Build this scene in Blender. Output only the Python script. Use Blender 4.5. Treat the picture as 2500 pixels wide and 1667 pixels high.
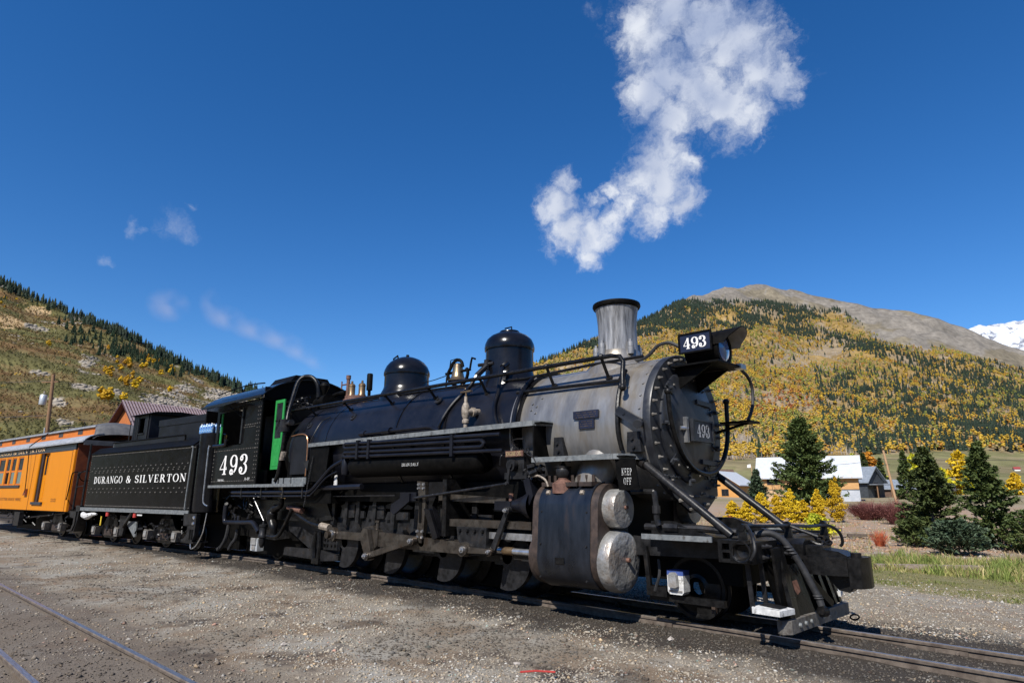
import bpy, math, random
import numpy as np
from mathutils import Vector, Matrix, Quaternion, noise as mnoise

# ------------------------------------------------------------------ camera, sky, sun, exposure
S = bpy.context.scene
for o in list(bpy.data.objects):
    bpy.data.objects.remove(o)
S.render.engine = 'CYCLES'
S.render.resolution_x, S.render.resolution_y = 1024, 682
COL = S.collection
R = math.radians

STATION = (0.0, -8.70, 1.65)
cam_data = bpy.data.cameras.new('camera')
cam_data.sensor_width = 36.0
cam_data.lens = 36.0 * 1520.0 / 2500.0
cam_data.clip_start = 0.1
cam_data.clip_end = 40000.0
cam = bpy.data.objects.new('camera', cam_data)
COL.objects.link(cam)
cam.location = STATION
cam.rotation_euler = (R(90 + 13.752), 0, R(42.968))
S.camera = cam

SUN_DIR = Vector((0.17, -0.68, 0.72)).normalized()          # towards the sun
sun_el = math.asin(SUN_DIR.z)
sun_az = math.atan2(SUN_DIR.x, SUN_DIR.y)                    # clockwise from +Y

world = bpy.data.worlds.new('World')
S.world = world
world.use_nodes = True
wn, wl = world.node_tree.nodes, world.node_tree.links
wn.clear()
world.cycles.sampling_method = 'MANUAL'
world.cycles.sample_map_resolution = 256
w_out = wn.new('ShaderNodeOutputWorld')
sky = wn.new('ShaderNodeTexSky')
sky.sky_type = 'NISHITA'
sky.sun_disc = False
sky.sun_elevation = sun_el
sky.sun_rotation = sun_az
sky.altitude = 900.0
sky.air_density = 1.0
sky.dust_density = 0.1
sky.ozone_density = 4.5
w_sat = wn.new('ShaderNodeHueSaturation')
w_sat.inputs['Saturation'].default_value = 1.28
w_sat.inputs['Hue'].default_value = 0.506
wl.new(sky.outputs[0], w_sat.inputs['Color'])
bg_sky = wn.new('ShaderNodeBackground')
bg_sky.inputs['Strength'].default_value = 0.106
wl.new(w_sat.outputs[0], bg_sky.inputs['Color'])

# fair-weather cloud: puffs given as directions on the sky, broken up by fractal noise
PUFFS = [(-0.3774,0.6675,0.6419,0.037),(-0.3369,0.6871,0.6438,0.0494),(-0.3053,0.7185,0.625,0.0525),(-0.2794,0.7481,0.6019,0.0556),(-0.2607,0.779,0.5703,0.0494),(-0.2358,0.7978,0.5549,0.0309),(-0.3681,0.6939,0.6189,0.0278),(-0.3618,0.7251,0.586,0.0586),(-0.398,0.7168,0.5725,0.0432),(-0.3398,0.7532,0.5632,0.0679),(-0.306,0.7827,0.542,0.0556),(-0.2849,0.8002,0.5278,0.037),(-0.3811,0.7537,0.5355,0.037),(-0.3947,0.7631,0.5118,0.034),(-0.4183,0.7658,0.4885,0.0432),(-0.3794,0.7924,0.4776,0.0278),(-0.4472,0.7643,0.4646,0.0401),(-0.4181,0.7859,0.4556,0.0432),(-0.3934,0.8126,0.4299,0.0278),(-0.438,0.7926,0.4241,0.037),(-0.4675,0.7707,0.4329,0.0278),(-0.5398,0.7007,0.4665,0.0235),(-0.5606,0.7055,0.4336,0.034),(-0.5492,0.7315,0.4041,0.0432),(-0.5202,0.7564,0.3965,0.034),(-0.5369,0.7564,0.3737,0.0278),(-0.494,0.764,0.415,0.026),(-0.480,0.750,0.452,0.022),(-0.512,0.735,0.443,0.018)]
WISPS = [(-0.8933,0.271,0.3586,0.0247),(-0.8913,0.2845,0.353,0.0185),(-0.9096,0.2257,0.3488,0.0136),(-0.8768,0.2832,0.3885,0.0111),(-0.4218,0.6177,0.6637,0.0173),(-0.9309,0.2061,0.3015,0.0099)]
w_tc = wn.new('ShaderNodeTexCoord')
w_n1 = wn.new('ShaderNodeTexNoise')
w_n1.inputs['Scale'].default_value = 19.0
w_n1.inputs['Detail'].default_value = 6.0
w_n1.inputs['Roughness'].default_value = 0.6
wl.new(w_tc.outputs['Generated'], w_n1.inputs['Vector'])
w_sub = wn.new('ShaderNodeVectorMath'); w_sub.operation = 'SUBTRACT'
wl.new(w_n1.outputs['Color'], w_sub.inputs[0]); w_sub.inputs[1].default_value = (0.5, 0.5, 0.5)
w_scl = wn.new('ShaderNodeVectorMath'); w_scl.operation = 'SCALE'
wl.new(w_sub.outputs[0], w_scl.inputs[0]); w_scl.inputs['Scale'].default_value = 0.070
w_dir = wn.new('ShaderNodeVectorMath'); w_dir.operation = 'ADD'
wl.new(w_tc.outputs['Generated'], w_dir.inputs[0]); wl.new(w_scl.outputs[0], w_dir.inputs[1])
def puff_field(puffs):
    acc = None
    for x, y, z, rad in puffs:
        d = wn.new('ShaderNodeVectorMath'); d.operation = 'DISTANCE'
        wl.new(w_dir.outputs[0], d.inputs[0]); d.inputs[1].default_value = (x, y, z)
        m = wn.new('ShaderNodeMapRange')
        m.inputs['From Min'].default_value = rad * 1.30; m.inputs['From Max'].default_value = 0.0
        m.inputs['To Min'].default_value = 0.0; m.inputs['To Max'].default_value = 1.0
        m.clamp = False
        wl.new(d.outputs['Value'], m.inputs['Value'])
        if acc is None:
            acc = m.outputs[0]
        else:
            a = wn.new('ShaderNodeMath'); a.operation = 'SMOOTH_MAX'; a.inputs[2].default_value = 0.12
            wl.new(acc, a.inputs[0]); wl.new(m.outputs[0], a.inputs[1]); acc = a.outputs[0]
    return acc
f_puff = puff_field(PUFFS)
f_wisp = puff_field(WISPS)
w_n2 = wn.new('ShaderNodeTexNoise')
w_n2.inputs['Scale'].default_value = 30.0
w_n2.inputs['Detail'].default_value = 8.0
w_n2.inputs['Roughness'].default_value = 0.68
wl.new(w_dir.outputs[0], w_n2.inputs['Vector'])
def cloud_mask(field, amp, lo, hi, top):
    a = wn.new('ShaderNodeMath'); a.operation = 'MULTIPLY_ADD'
    wl.new(w_n2.outputs['Fac'], a.inputs[0]); a.inputs[1].default_value = amp; a.inputs[2].default_value = -amp * 0.5
    b = wn.new('ShaderNodeMath'); b.operation = 'ADD'
    wl.new(a.outputs[0], b.inputs[0]); wl.new(field, b.inputs[1])
    m = wn.new('ShaderNodeMapRange'); m.interpolation_type = 'SMOOTHSTEP'
    m.inputs['From Min'].default_value = lo; m.inputs['From Max'].default_value = hi
    m.inputs['To Min'].default_value = 0.0; m.inputs['To Max'].default_value = top
    wl.new(b.outputs[0], m.inputs['Value'])
    return m.outputs[0]
m_puff = cloud_mask(f_puff, 1.5, 0.0, 0.98, 0.97)
m_wisp = cloud_mask(f_wisp, 2.2, 0.20, 1.4, 0.30)
w_max = wn.new('ShaderNodeMath'); w_max.operation = 'MAXIMUM'
wl.new(m_puff, w_max.inputs[0]); wl.new(m_wisp, w_max.inputs[1])
w_n3 = wn.new('ShaderNodeTexNoise'); w_n3.inputs['Scale'].default_value = 13.0; w_n3.inputs['Detail'].default_value = 2.0
wl.new(w_tc.outputs['Generated'], w_n3.inputs['Vector'])
w_cr = wn.new('ShaderNodeValToRGB')
w_cr.color_ramp.elements[0].position = 0.32; w_cr.color_ramp.elements[0].color = (0.46, 0.54, 0.74, 1)
w_cr.color_ramp.elements[1].position = 0.62; w_cr.color_ramp.elements[1].color = (0.88, 0.92, 1.0, 1)
wl.new(w_n3.outputs['Fac'], w_cr.inputs[0])
bg_cloud = wn.new('ShaderNodeBackground'); bg_cloud.inputs['Strength'].default_value = 0.70
wl.new(w_cr.outputs[0], bg_cloud.inputs['Color'])
w_mix = wn.new('ShaderNodeMixShader')
wl.new(w_max.outputs[0], w_mix.inputs[0]); wl.new(bg_sky.outputs[0], w_mix.inputs[1]); wl.new(bg_cloud.outputs[0], w_mix.inputs[2])
wl.new(w_mix.outputs[0], w_out.inputs['Surface'])

sun_data = bpy.data.lights.new('sun', 'SUN')
sun_data.energy = 4.8
sun_data.angle = R(0.5)
sun_data.color = (1.0, 0.955, 0.88)
sun = bpy.data.objects.new('sun', sun_data)
COL.objects.link(sun)
sun.rotation_euler = SUN_DIR.to_track_quat('Z', 'Y').to_euler()
sun.location = (0, 0, 60)

S.view_settings.view_transform = 'Standard'
S.view_settings.look = 'None'
S.view_settings.exposure = 0.42
S.view_settings.gamma = 1.0
S.view_settings.use_curve_mapping = False
S.cycles.max_bounces = 4
S.cycles.diffuse_bounces = 2
S.cycles.glossy_bounces = 2
S.cycles.transparent_max_bounces = 8
S.cycles.volume_max_steps = 64
S.cycles.volume_bounces = 1

random.seed(493)
RNG = np.random.default_rng(493)

# ------------------------------------------------------------------ helpers
ORG = {}          # author-space origin of every object built

class MB:
    """collects primitive shapes into one mesh"""
    def __init__(s):
        s.v, s.f = [], []
    def add(s, vs, fs):
        b = len(s.v); s.v.extend(tuple(p) for p in vs); s.f.extend(tuple(i + b for i in f) for f in fs); return s
    def box(s, x0, x1, y0, y1, z0, z1):
        return s.add([(x0,y0,z0),(x1,y0,z0),(x1,y1,z0),(x0,y1,z0),(x0,y0,z1),(x1,y0,z1),(x1,y1,z1),(x0,y1,z1)],
                     [(0,3,2,1),(4,5,6,7),(0,1,5,4),(1,2,6,5),(2,3,7,6),(3,0,4,7)])
    def beam(s, p0, p1, w, h, up=(0,0,1)):
        p0, p1 = Vector(p0), Vector(p1); d = (p1 - p0).normalized(); u = Vector(up)
        sd = d.cross(u)
        if sd.length < 1e-4: sd = d.cross(Vector((0,1,0)))
        sd.normalize(); u = sd.cross(d)
        a, b = sd * w * .5, u * h * .5
        vs = [p0-a-b, p0+a-b, p0+a+b, p0-a+b, p1-a-b, p1+a-b, p1+a+b, p1-a+b]
        return s.add(vs, [(0,1,2,3),(4,7,6,5),(0,4,5,1),(1,5,6,2),(2,6,7,3),(3,7,4,0)])
    def tube(s, pts, r, n=8, cap=True):
        pts = [Vector(p) for p in pts]; rr = r if isinstance(r, (list, tuple)) else [r] * len(pts)
        ref = None; rings = []
        for i, p in enumerate(pts):
            d = (pts[min(i+1, len(pts)-1)] - pts[max(i-1, 0)]).normalized()
            if ref is None:
                ref = d.orthogonal().normalized()
            else:
                ref = (ref - d * ref.dot(d))
                ref = ref.normalized() if ref.length > 1e-5 else d.orthogonal().normalized()
            q = d.cross(ref)
            rings.append([p + (ref * math.cos(2*math.pi*k/n) + q * math.sin(2*math.pi*k/n)) * rr[i] for k in range(n)])
        vs = [p for rg in rings for p in rg]; fs = []
        for i in range(len(rings) - 1):
            for k in range(n):
                a, b = i*n + k, i*n + (k+1) % n
                fs.append((a, b, b + n, a + n))
        if cap:
            fs.append(tuple(range(n-1, -1, -1))); fs.append(tuple((len(rings)-1)*n + k for k in range(n)))
        return s.add(vs, fs)
    def cyl(s, p0, p1, r0, r1=None, n=20, cap=True):
        return s.tube([p0, p1], [r0, r0 if r1 is None else r1], n, cap)
    def lathe(s, prof, org=(0,0,0), axis='z', n=32, a0=0.0, a1=2*math.pi):
        """prof: (radius, height) pairs swept round an axis through org"""
        full = abs(a1 - a0 - 2*math.pi) < 1e-6
        m = n if full else n + 1; vs = []; ox, oy, oz = org
        for r, h in prof:
            for k in range(m):
                t = a0 + (a1 - a0) * k / n; c, q = r*math.cos(t), r*math.sin(t)
                if axis == 'z': vs.append((ox+c, oy+q, oz+h))
                elif axis == 'x': vs.append((ox+h, oy+c, oz+q))
                else: vs.append((ox+q, oy+h, oz+c))
        fs = []
        for i in range(len(prof) - 1):
            for k in range(n):
                a, b = i*m + k, i*m + ((k+1) % m if full else k+1)
                fs.append((a, b, b + m, a + m))
        return s.add(vs, fs)
    def prism(s, poly, plane, d0, d1):
        """polygon extruded: plane 'xz' along y, 'yz' along x, 'xy' along z"""
        n = len(poly); vs = []
        for d in (d0, d1):
            for a, b in poly:
                vs.append({'xz': (a, d, b), 'yz': (d, a, b), 'xy': (a, b, d)}[plane])
        fs = [tuple(range(n-1, -1, -1)), tuple(range(n, 2*n))]
        fs += [(k, (k+1) % n, n + (k+1) % n, n + k) for k in range(n)]
        return s.add(vs, fs)
    def bolt(s, p, ax, r, h, n=6):
        p = Vector(p); ax = Vector(ax).normalized(); u = ax.orthogonal().normalized(); q = ax.cross(u)
        a = [p + (u*math.cos(2*math.pi*k/n) + q*math.sin(2*math.pi*k/n))*r for k in range(n)]
        b = [p + ax*h + (u*math.cos(2*math.pi*k/n) + q*math.sin(2*math.pi*k/n))*r*.72 for k in range(n)]
        return s.add(a + b, [(k, (k+1) % n, n + (k+1) % n, n + k) for k in range(n)] + [tuple(range(n, 2*n))])
    def mirror_y(s):
        m = MB(); m.v = [(x, -y, z) for x, y, z in s.v]; m.f = [tuple(reversed(f)) for f in s.f]; return m
    def moved(s, dx=0, dy=0, dz=0):
        m = MB(); m.v = [(x+dx, y+dy, z+dz) for x, y, z in s.v]; m.f = list(s.f); return m
    def build(s, name, mat, parent=None, smooth=38, org=None):
        a = np.array(s.v, dtype=float)
        c = Vector(org) if org is not None else Vector((a.min(0) + a.max(0)) * .5)
        me = bpy.data.meshes.new(name)
        me.from_pydata([tuple(p) for p in (a - np.array(c))], [], s.f)
        if smooth:
            me.polygons.foreach_set('use_smooth', [True] * len(me.polygons))
            me.set_sharp_from_angle(angle=R(smooth))
        me.materials.append(mat)
        o = bpy.data.objects.new(name, me); COL.objects.link(o)
        ORG[o.name] = c
        if parent is not None:
            o.parent = parent; o.location = c - ORG[parent.name]
        else:
            o.location = c
        return o

def thing(name, label, cat, base=(0,0,0), loc=None, rz=0.0, group=None):
    """Empty at a thing's base; parts are written in author space, base = that space's point under the thing"""
    o = bpy.data.objects.new(name, None); COL.objects.link(o)
    o.empty_display_size = 0.5
    ORG[o.name] = Vector(base)
    o.location = Vector(base) if loc is None else Vector(loc)
    o.rotation_euler = (0, 0, rz)
    o['label'] = label; o['category'] = cat
    if group: o['group'] = group
    return o
def tag(o, label=None, cat=None, group=None, kind=None):
    if label: o['label'] = label
    if cat: o['category'] = cat
    if group: o['group'] = group
    if kind: o['kind'] = kind
    return o
def copy_tree(o, parent=None):
    c = o.copy(); COL.objects.link(c); c.parent = parent
    ORG[c.name] = ORG.get(o.name, Vector((0,0,0)))
    for ch in list(o.children):
        copy_tree(ch, c)
    return c
def bulk(name, V, F, mat, colors=None, smooth=False, loc=(0,0,0)):
    """big mesh from numpy arrays (all faces the same number of corners)"""
    me = bpy.data.meshes.new(name)
    V = np.ascontiguousarray(V, dtype=np.float32); F = np.ascontiguousarray(F, dtype=np.int32)
    k = F.shape[1]
    me.vertices.add(len(V)); me.vertices.foreach_set('co', V.ravel())
    me.loops.add(F.size); me.loops.foreach_set('vertex_index', F.ravel())
    me.polygons.add(len(F)); me.polygons.foreach_set('loop_start', np.arange(0, F.size, k, dtype=np.int32))
    me.polygons.foreach_set('loop_total', np.full(len(F), k, dtype=np.int32))
    if smooth: me.polygons.foreach_set('use_smooth', np.ones(len(F), dtype=bool))
    me.update(calc_edges=True)
    if colors is not None:
        at = me.color_attributes.new('tint', 'FLOAT_COLOR', 'POINT')
        c4 = np.ones((len(V), 4), dtype=np.float32); c4[:, :3] = colors
        at.data.foreach_set('color', c4.ravel())
    if mat is not None: me.materials.append(mat)
    o = bpy.data.objects.new(name, me); COL.objects.link(o); o.location = loc
    ORG[o.name] = Vector(loc)
    return o

# ------------------------------------------------------------------ procedural materials
MATS = {}
def material(name, c1, c2=None, scale=6.0, rough=0.6, rough2=None, metal=0.0, bump=0.0, bscale=40.0,
             stretch=(1,1,1), spec=0.5, attr=False, ramp=(0.35, 0.65), detail=5.0, c3=None, scale3=2.0, ramp3=(0.55, 0.7),
             dirt=None, coat=0.0, rand=0.0, bdist=0.01):
    m = bpy.data.materials.new(name); m.use_nodes = True
    n, l = m.node_tree.nodes, m.node_tree.links
    b = n['Principled BSDF']
    tc = n.new('ShaderNodeTexCoord'); mp = n.new('ShaderNodeMapping'); mp.inputs['Scale'].default_value = stretch
    l.new(tc.outputs['Object'], mp.inputs['Vector'])
    nz = n.new('ShaderNodeTexNoise'); nz.inputs['Scale'].default_value = scale; nz.inputs['Detail'].default_value = detail
    nz.inputs['Roughness'].default_value = 0.62
    l.new(mp.outputs[0], nz.inputs['Vector'])
    cr = n.new('ShaderNodeValToRGB')
    cr.color_ramp.elements[0].position, cr.color_ramp.elements[1].position = ramp
    cr.color_ramp.elements[0].color = (*c1, 1); cr.color_ramp.elements[1].color = (*(c2 or c1), 1)
    l.new(nz.outputs['Fac'], cr.inputs[0])
    col = cr.outputs[0]
    def mixc(a, bcol, fac, mode='MIX'):
        x = n.new('ShaderNodeMix'); x.data_type = 'RGBA'; x.blend_type = mode
        for k, s_ in ((0, fac), (6, a), (7, bcol)):
            if hasattr(s_, 'is_output'): l.new(s_, x.inputs[k])
            elif k == 0: x.inputs[k].default_value = s_
            else: x.inputs[k].default_value = (*s_, 1)
        return x.outputs[2]
    if c3 is not None:
        n3 = n.new('ShaderNodeTexNoise'); n3.inputs['Scale'].default_value = scale3; n3.inputs['Detail'].default_value = 6
        n3.inputs['Roughness'].default_value = 0.7
        l.new(mp.outputs[0], n3.inputs['Vector'])
        mr = n.new('ShaderNodeMapRange'); mr.inputs['From Min'].default_value, mr.inputs['From Max'].default_value = ramp3
        l.new(n3.outputs['Fac'], mr.inputs['Value'])
        col = mixc(col, c3, mr.outputs[0])
    if attr:
        at = n.new('ShaderNodeAttribute'); at.attribute_name = 'tint'
        col = mixc(col, at.outputs['Color'], 1.0, 'MULTIPLY')
    if rand:
        oi = n.new('ShaderNodeObjectInfo'); hs = n.new('ShaderNodeHueSaturation')
        mv = n.new('ShaderNodeMapRange'); mv.inputs['To Min'].default_value = 1 - rand; mv.inputs['To Max'].default_value = 1 + rand
        l.new(oi.outputs['Random'], mv.inputs['Value']); l.new(mv.outputs[0], hs.inputs['Value'])
        mh = n.new('ShaderNodeMapRange'); mh.inputs['To Min'].default_value = 0.5 - rand*.05; mh.inputs['To Max'].default_value = 0.5 + rand*.05
        l.new(oi.outputs['Random'], mh.inputs['Value']); l.new(mh.outputs[0], hs.inputs['Hue'])
        l.new(col, hs.inputs['Color']); col = hs.outputs[0]
    l.new(col, b.inputs['Base Color'])
    if rough2 is not None:
        rr = n.new('ShaderNodeMapRange'); rr.inputs['To Min'].default_value = rough; rr.inputs['To Max'].default_value = rough2
        l.new(nz.outputs['Fac'], rr.inputs['Value']); l.new(rr.outputs[0], b.inputs['Roughness'])
    else:
        b.inputs['Roughness'].default_value = rough
    b.inputs['Metallic'].default_value = metal
    b.inputs['Specular IOR Level'].default_value = spec
    if coat: b.inputs['Coat Weight'].default_value = coat; b.inputs['Coat Roughness'].default_value = 0.12
    if bump:
        bn = n.new('ShaderNodeTexNoise'); bn.inputs['Scale'].default_value = bscale; bn.inputs['Detail'].default_value = 4
        l.new(mp.outputs[0], bn.inputs['Vector'])
        bp = n.new('ShaderNodeBump'); bp.inputs['Strength'].default_value = bump; bp.inputs['Distance'].default_value = bdist
        l.new(bn.outputs['Fac'], bp.inputs['Height']); l.new(bp.outputs[0], b.inputs['Normal'])
    MATS[name] = m
    return m
M = MATS
# paints and metals of the train
material('black_gloss', (.003,.003,.004), (.008,.008,.010), 3, .12, .30, bump=.06, bscale=9, spec=.34)
material('black_panel', (.0025,.0025,.003), (.006,.006,.007), 3, .16, .34, bump=.07, bscale=4, spec=.12, c3=(.012,.011,.010), scale3=5, ramp3=(.58,.75))
material('boiler_jacket', (.0045,.005,.008), (.010,.0105,.015), 2.2, .24, .42, bump=.07, bscale=5, c3=(.018,.017,.016), scale3=9, ramp3=(.62,.8), spec=.28)
material('soot_black', (.002,.002,.002), (.006,.0056,.0052), 8, .4, .7, bump=.15, bscale=30, spec=.07)
material('oily_black', (.003,.003,.0033), (.012,.0116,.0116), 11, .18, .46, bump=.25, bscale=40, c3=(.022,.016,.012), scale3=5, ramp3=(.58,.75), spec=.24)
material('grey_iron', (.007,.007,.0075), (.026,.026,.028), 7, .26, .5, metal=.1, bump=.2, bscale=35, c3=(.026,.019,.014), scale3=6, ramp3=(.56,.72), spec=.26)
material('graphite_smokebox', (.11,.11,.115), (.36,.355,.345), 2.0, .26, .48, metal=.5, stretch=(1.6,.8,.4), ramp=(.25,.72), c3=(.19,.155,.11), scale3=1.1, ramp3=(.46,.68), bump=.16, bscale=12)
material('stack_silver', (.045,.045,.048), (.36,.36,.365), 6.0, .34, .55, metal=.35, stretch=(2.6,2.6,.26), ramp=(.28,.66), bump=.1, bscale=14)
material('smokebox_plate', (.012,.013,.017), (.034,.037,.044), 4, .30, .5, metal=.15, bump=.14, bscale=20, c3=(.05,.049,.047), scale3=3, ramp3=(.6,.75))
material('rod_steel', (.055,.046,.038), (.15,.132,.112), 8, .24, .42, metal=.75, bump=.12, bscale=30, c3=(.06,.036,.022), scale3=4, ramp3=(.52,.72))
material('bright_steel', (.36,.36,.37), (.6,.6,.6), 10, .22, .4, metal=.85)
material('bronze', (.13,.085,.05), (.26,.18,.10), 9, .3, .5, metal=.7)
material('bell_bronze', (.22,.155,.09), (.40,.29,.17), 4, .25, .42, metal=.9)
material('cast_brown', (.020,.014,.011), (.052,.034,.026), 9, .45, .7, bump=.25, bscale=50)
material('worn_steel', (.085,.078,.070), (.19,.175,.155), 12, .5, .7, metal=.2, bump=.2, bscale=40, c3=(.06,.045,.035), scale3=7, ramp3=(.55,.7))
material('rust_cast', (.075,.035,.025), (.17,.085,.06), 14, .6, .85, bump=.3, bscale=60)
material('valve_body', (.13,.105,.08), (.34,.29,.235), 22, .5, .75, bump=.2, bscale=70)
material('cylinder_jacket', (.004,.0055,.009), (.014,.017,.024), 3.5, .18, .42, bump=.08, bscale=8, stretch=(1.6,1,.45), c3=(.035,.02,.011), scale3=.9, ramp3=(.60,.80))
material('dented_tin', (.22,.22,.215), (.48,.475,.46), 3.2, .28, .52, metal=.4, bump=.9, bscale=5, bdist=.05, c3=(.16,.105,.062), scale3=1.7, ramp3=(.50,.70))
material('trim_grey', (.095,.105,.112), (.175,.187,.19), 9, .5, .7, c3=(.05,.045,.04), scale3=13, ramp3=(.54,.68))
material('white_paint', (.70,.69,.66), (.80,.79,.77), 20, .5)
material('worn_white', (.42,.42,.42), (.66,.66,.64), 12, .5, .7, c3=(.12,.11,.10), scale3=9, ramp3=(.54,.64))
material('green_paint', (.016,.20,.045), (.028,.27,.06), 6, .4, .55, c3=(.02,.09,.03), scale3=8, ramp3=(.66,.8))
material('yellow_paint', (.62,.42,.03), (.7,.5,.05), 9, .5)
material('red_paint', (.35,.03,.025), (.45,.05,.04), 9, .5)
material('cast_red', (.22,.03,.03), (.28,.045,.04), 9, .6)
material('blue_paint', (.03,.06,.22), (.05,.09,.28), 9, .45)
material('rubber', (.012,.012,.013), (.03,.03,.032), 12, .55, .75, bump=.1, bscale=60)
material('copper', (.35,.17,.09), (.5,.26,.14), 12, .35, metal=.8)
material('lens_glass', (.03,.11,.34), (.05,.16,.42), 3, .06, spec=.8, coat=1.0)
material('dark_glass', (.012,.015,.018), (.03,.035,.04), 4, .06, spec=.8)
material('visor_inside', (.26,.24,.20), (.36,.33,.28), 9, .7)
material('number_blue', (.008,.010,.024), (.018,.02,.04), 8, .3)
material('brass_letter', (.55,.43,.2), (.7,.56,.3), 15, .4, metal=.4)
# coach
material('coach_yellow', (.56,.185,.004), (.64,.225,.005), 2.2, .34, .46, stretch=(9,9,.35), c3=(.46,.14,.004), scale3=2.2, ramp3=(.55,.78), spec=.25)
material('coach_red', (.13,.030,.010), (.20,.05,.016), 5, .5)
material('clerestory_orange', (.46,.125,.018), (.54,.155,.026), 4, .5, .65, c3=(.2,.05,.02), scale3=16, ramp3=(.64,.7), spec=.3)
material('letterboard', (.016,.020,.030), (.03,.036,.05), 4, .35)
material('gold_letter', (.60,.40,.20), (.72,.5,.28), 9, .5)
material('brown_letter', (.16,.05,.01), (.2,.07,.015), 9, .5)
material('coach_roof', (.060,.060,.062), (.115,.112,.11), 3.5, .5, .7, bump=.15, bscale=20)
material('roof_edge', (.24,.25,.27), (.40,.41,.43), 6, .4, .6, metal=.2)
# ground and rails
material('rail_side', (.07,.052,.04), (.15,.12,.095), 9, .7, .9, bump=.2, bscale=60)
material('rail_head', (.26,.27,.30), (.50,.51,.54), 7, .25, .45, metal=.8, stretch=(1,12,12), c3=(.2,.17,.15), scale3=5, ramp3=(.55,.65))
material('tie_wood', (.055,.04,.03), (.14,.11,.085), 6, .85, bump=.5, bscale=30, stretch=(1,8,1))
material('old_timber', (.16,.12,.09), (.32,.26,.20), 5, .85, bump=.5, bscale=30, stretch=(1,6,6))
# buildings
material('white_metal_roof', (.44,.46,.49), (.52,.54,.56), 2, .5)
material('ply_orange', (.46,.25,.095), (.56,.32,.13), 1.6, .7, stretch=(1,1,3))
material('ply_tan', (.46,.30,.16), (.55,.37,.21), 1.6, .7)
material('orange_siding', (.50,.24,.06), (.58,.29,.085), 1.4, .7)
material('house_wrap', (.36,.39,.44), (.46,.48,.52), 2, .6)
material('dark_siding', (.028,.034,.040), (.05,.058,.066), 3, .6)
material('grey_metal_roof', (.20,.23,.26), (.28,.31,.34), 3, .45, metal=.2)
material('brown_siding', (.075,.045,.03), (.13,.08,.055), 4, .8)
material('window_pane', (.010,.011,.012), (.024,.026,.03), 2, .25, spec=.06)
material('trim_dark', (.03,.028,.03), (.06,.05,.05), 5, .6)
material('shed_boards', (.33,.095,.022), (.46,.15,.04), 5, .75, stretch=(6,6,.6))
material('shed_roof', (.055,.024,.028), (.09,.042,.046), 5, .5, metal=.2)
material('shed_roof_light', (.24,.18,.19), (.32,.25,.26), 5, .5)
material('pole_wood', (.14,.075,.035), (.28,.16,.085), 5, .85, stretch=(5,5,.5), bump=.3, bscale=30)
material('pole_pale', (.34,.21,.11), (.46,.30,.17), 5, .85, stretch=(5,5,.5), bump=.3, bscale=30)
material('galvanised', (.42,.45,.47), (.56,.58,.6), 8, .45, metal=.4)
material('car_white', (.70,.71,.72), (.76,.77,.78), 3, .25, coat=.5)
material('tyre', (.012,.012,.012), (.02,.02,.02), 5, .8)
# vegetation
material('leaf_tint', (.80,.80,.80), (1.15,1.15,1.15), .35, .75, attr=True, spec=.2)
material('conifer_leaf', (.040,.064,.018), (.105,.135,.038), 3.2, .65, spec=.25, rand=.18)
material('blue_spruce_leaf', (.036,.064,.034), (.085,.118,.066), 4, .65, spec=.25)
material('far_conifer', (.018,.032,.018), (.040,.060,.028), .5, .8, spec=.15, rand=.3)
material('aspen_leaf', (.42,.26,.010), (.64,.43,.022), 1.8, .6, spec=.2, rand=.12)
material('aspen_green_leaf', (.30,.34,.02), (.60,.52,.03), 1.3, .6, spec=.2)
material('far_aspen', (.38,.215,.012), (.52,.31,.016), .4, .7, spec=.15, rand=.25)
material('orange_leaf', (.42,.17,.02), (.55,.25,.03), 2, .7, spec=.15)
material('willow_red', (.13,.045,.045), (.24,.10,.085), 5, .8, spec=.15)
material('shrub_red', (.35,.06,.03), (.48,.14,.06), 5, .8, spec=.15)
material('bark', (.085,.065,.05), (.17,.135,.11), 9, .9, bump=.4, bscale=30)
material('aspen_bark', (.42,.40,.36), (.56,.54,.50), 9, .8)
material('grass_blade', (.9,.9,.9), (1.1,1.1,1.1), 2, .7, attr=True, spec=.2)
material('stone', (.85,.85,.85), (1.15,1.15,1.15), 30, .8, attr=True, spec=.25, bump=.3, bscale=80)
material('hill_ground', (.72,.72,.72), (1.22,1.22,1.22), .05, .9, attr=True, spec=.1, bump=.6, bscale=.25, bdist=2.0, detail=12, c3=None)
material('boulder', (.26,.23,.20), (.42,.38,.34), 8, .9, bump=.4, bscale=12, bdist=.02, spec=.15)
material('snow', (.62,.65,.70), (.74,.76,.80), .002, .6, c3=(.16,.17,.20), scale3=.0032, ramp3=(.50,.60), bump=.7, bscale=.012, bdist=40)

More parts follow.
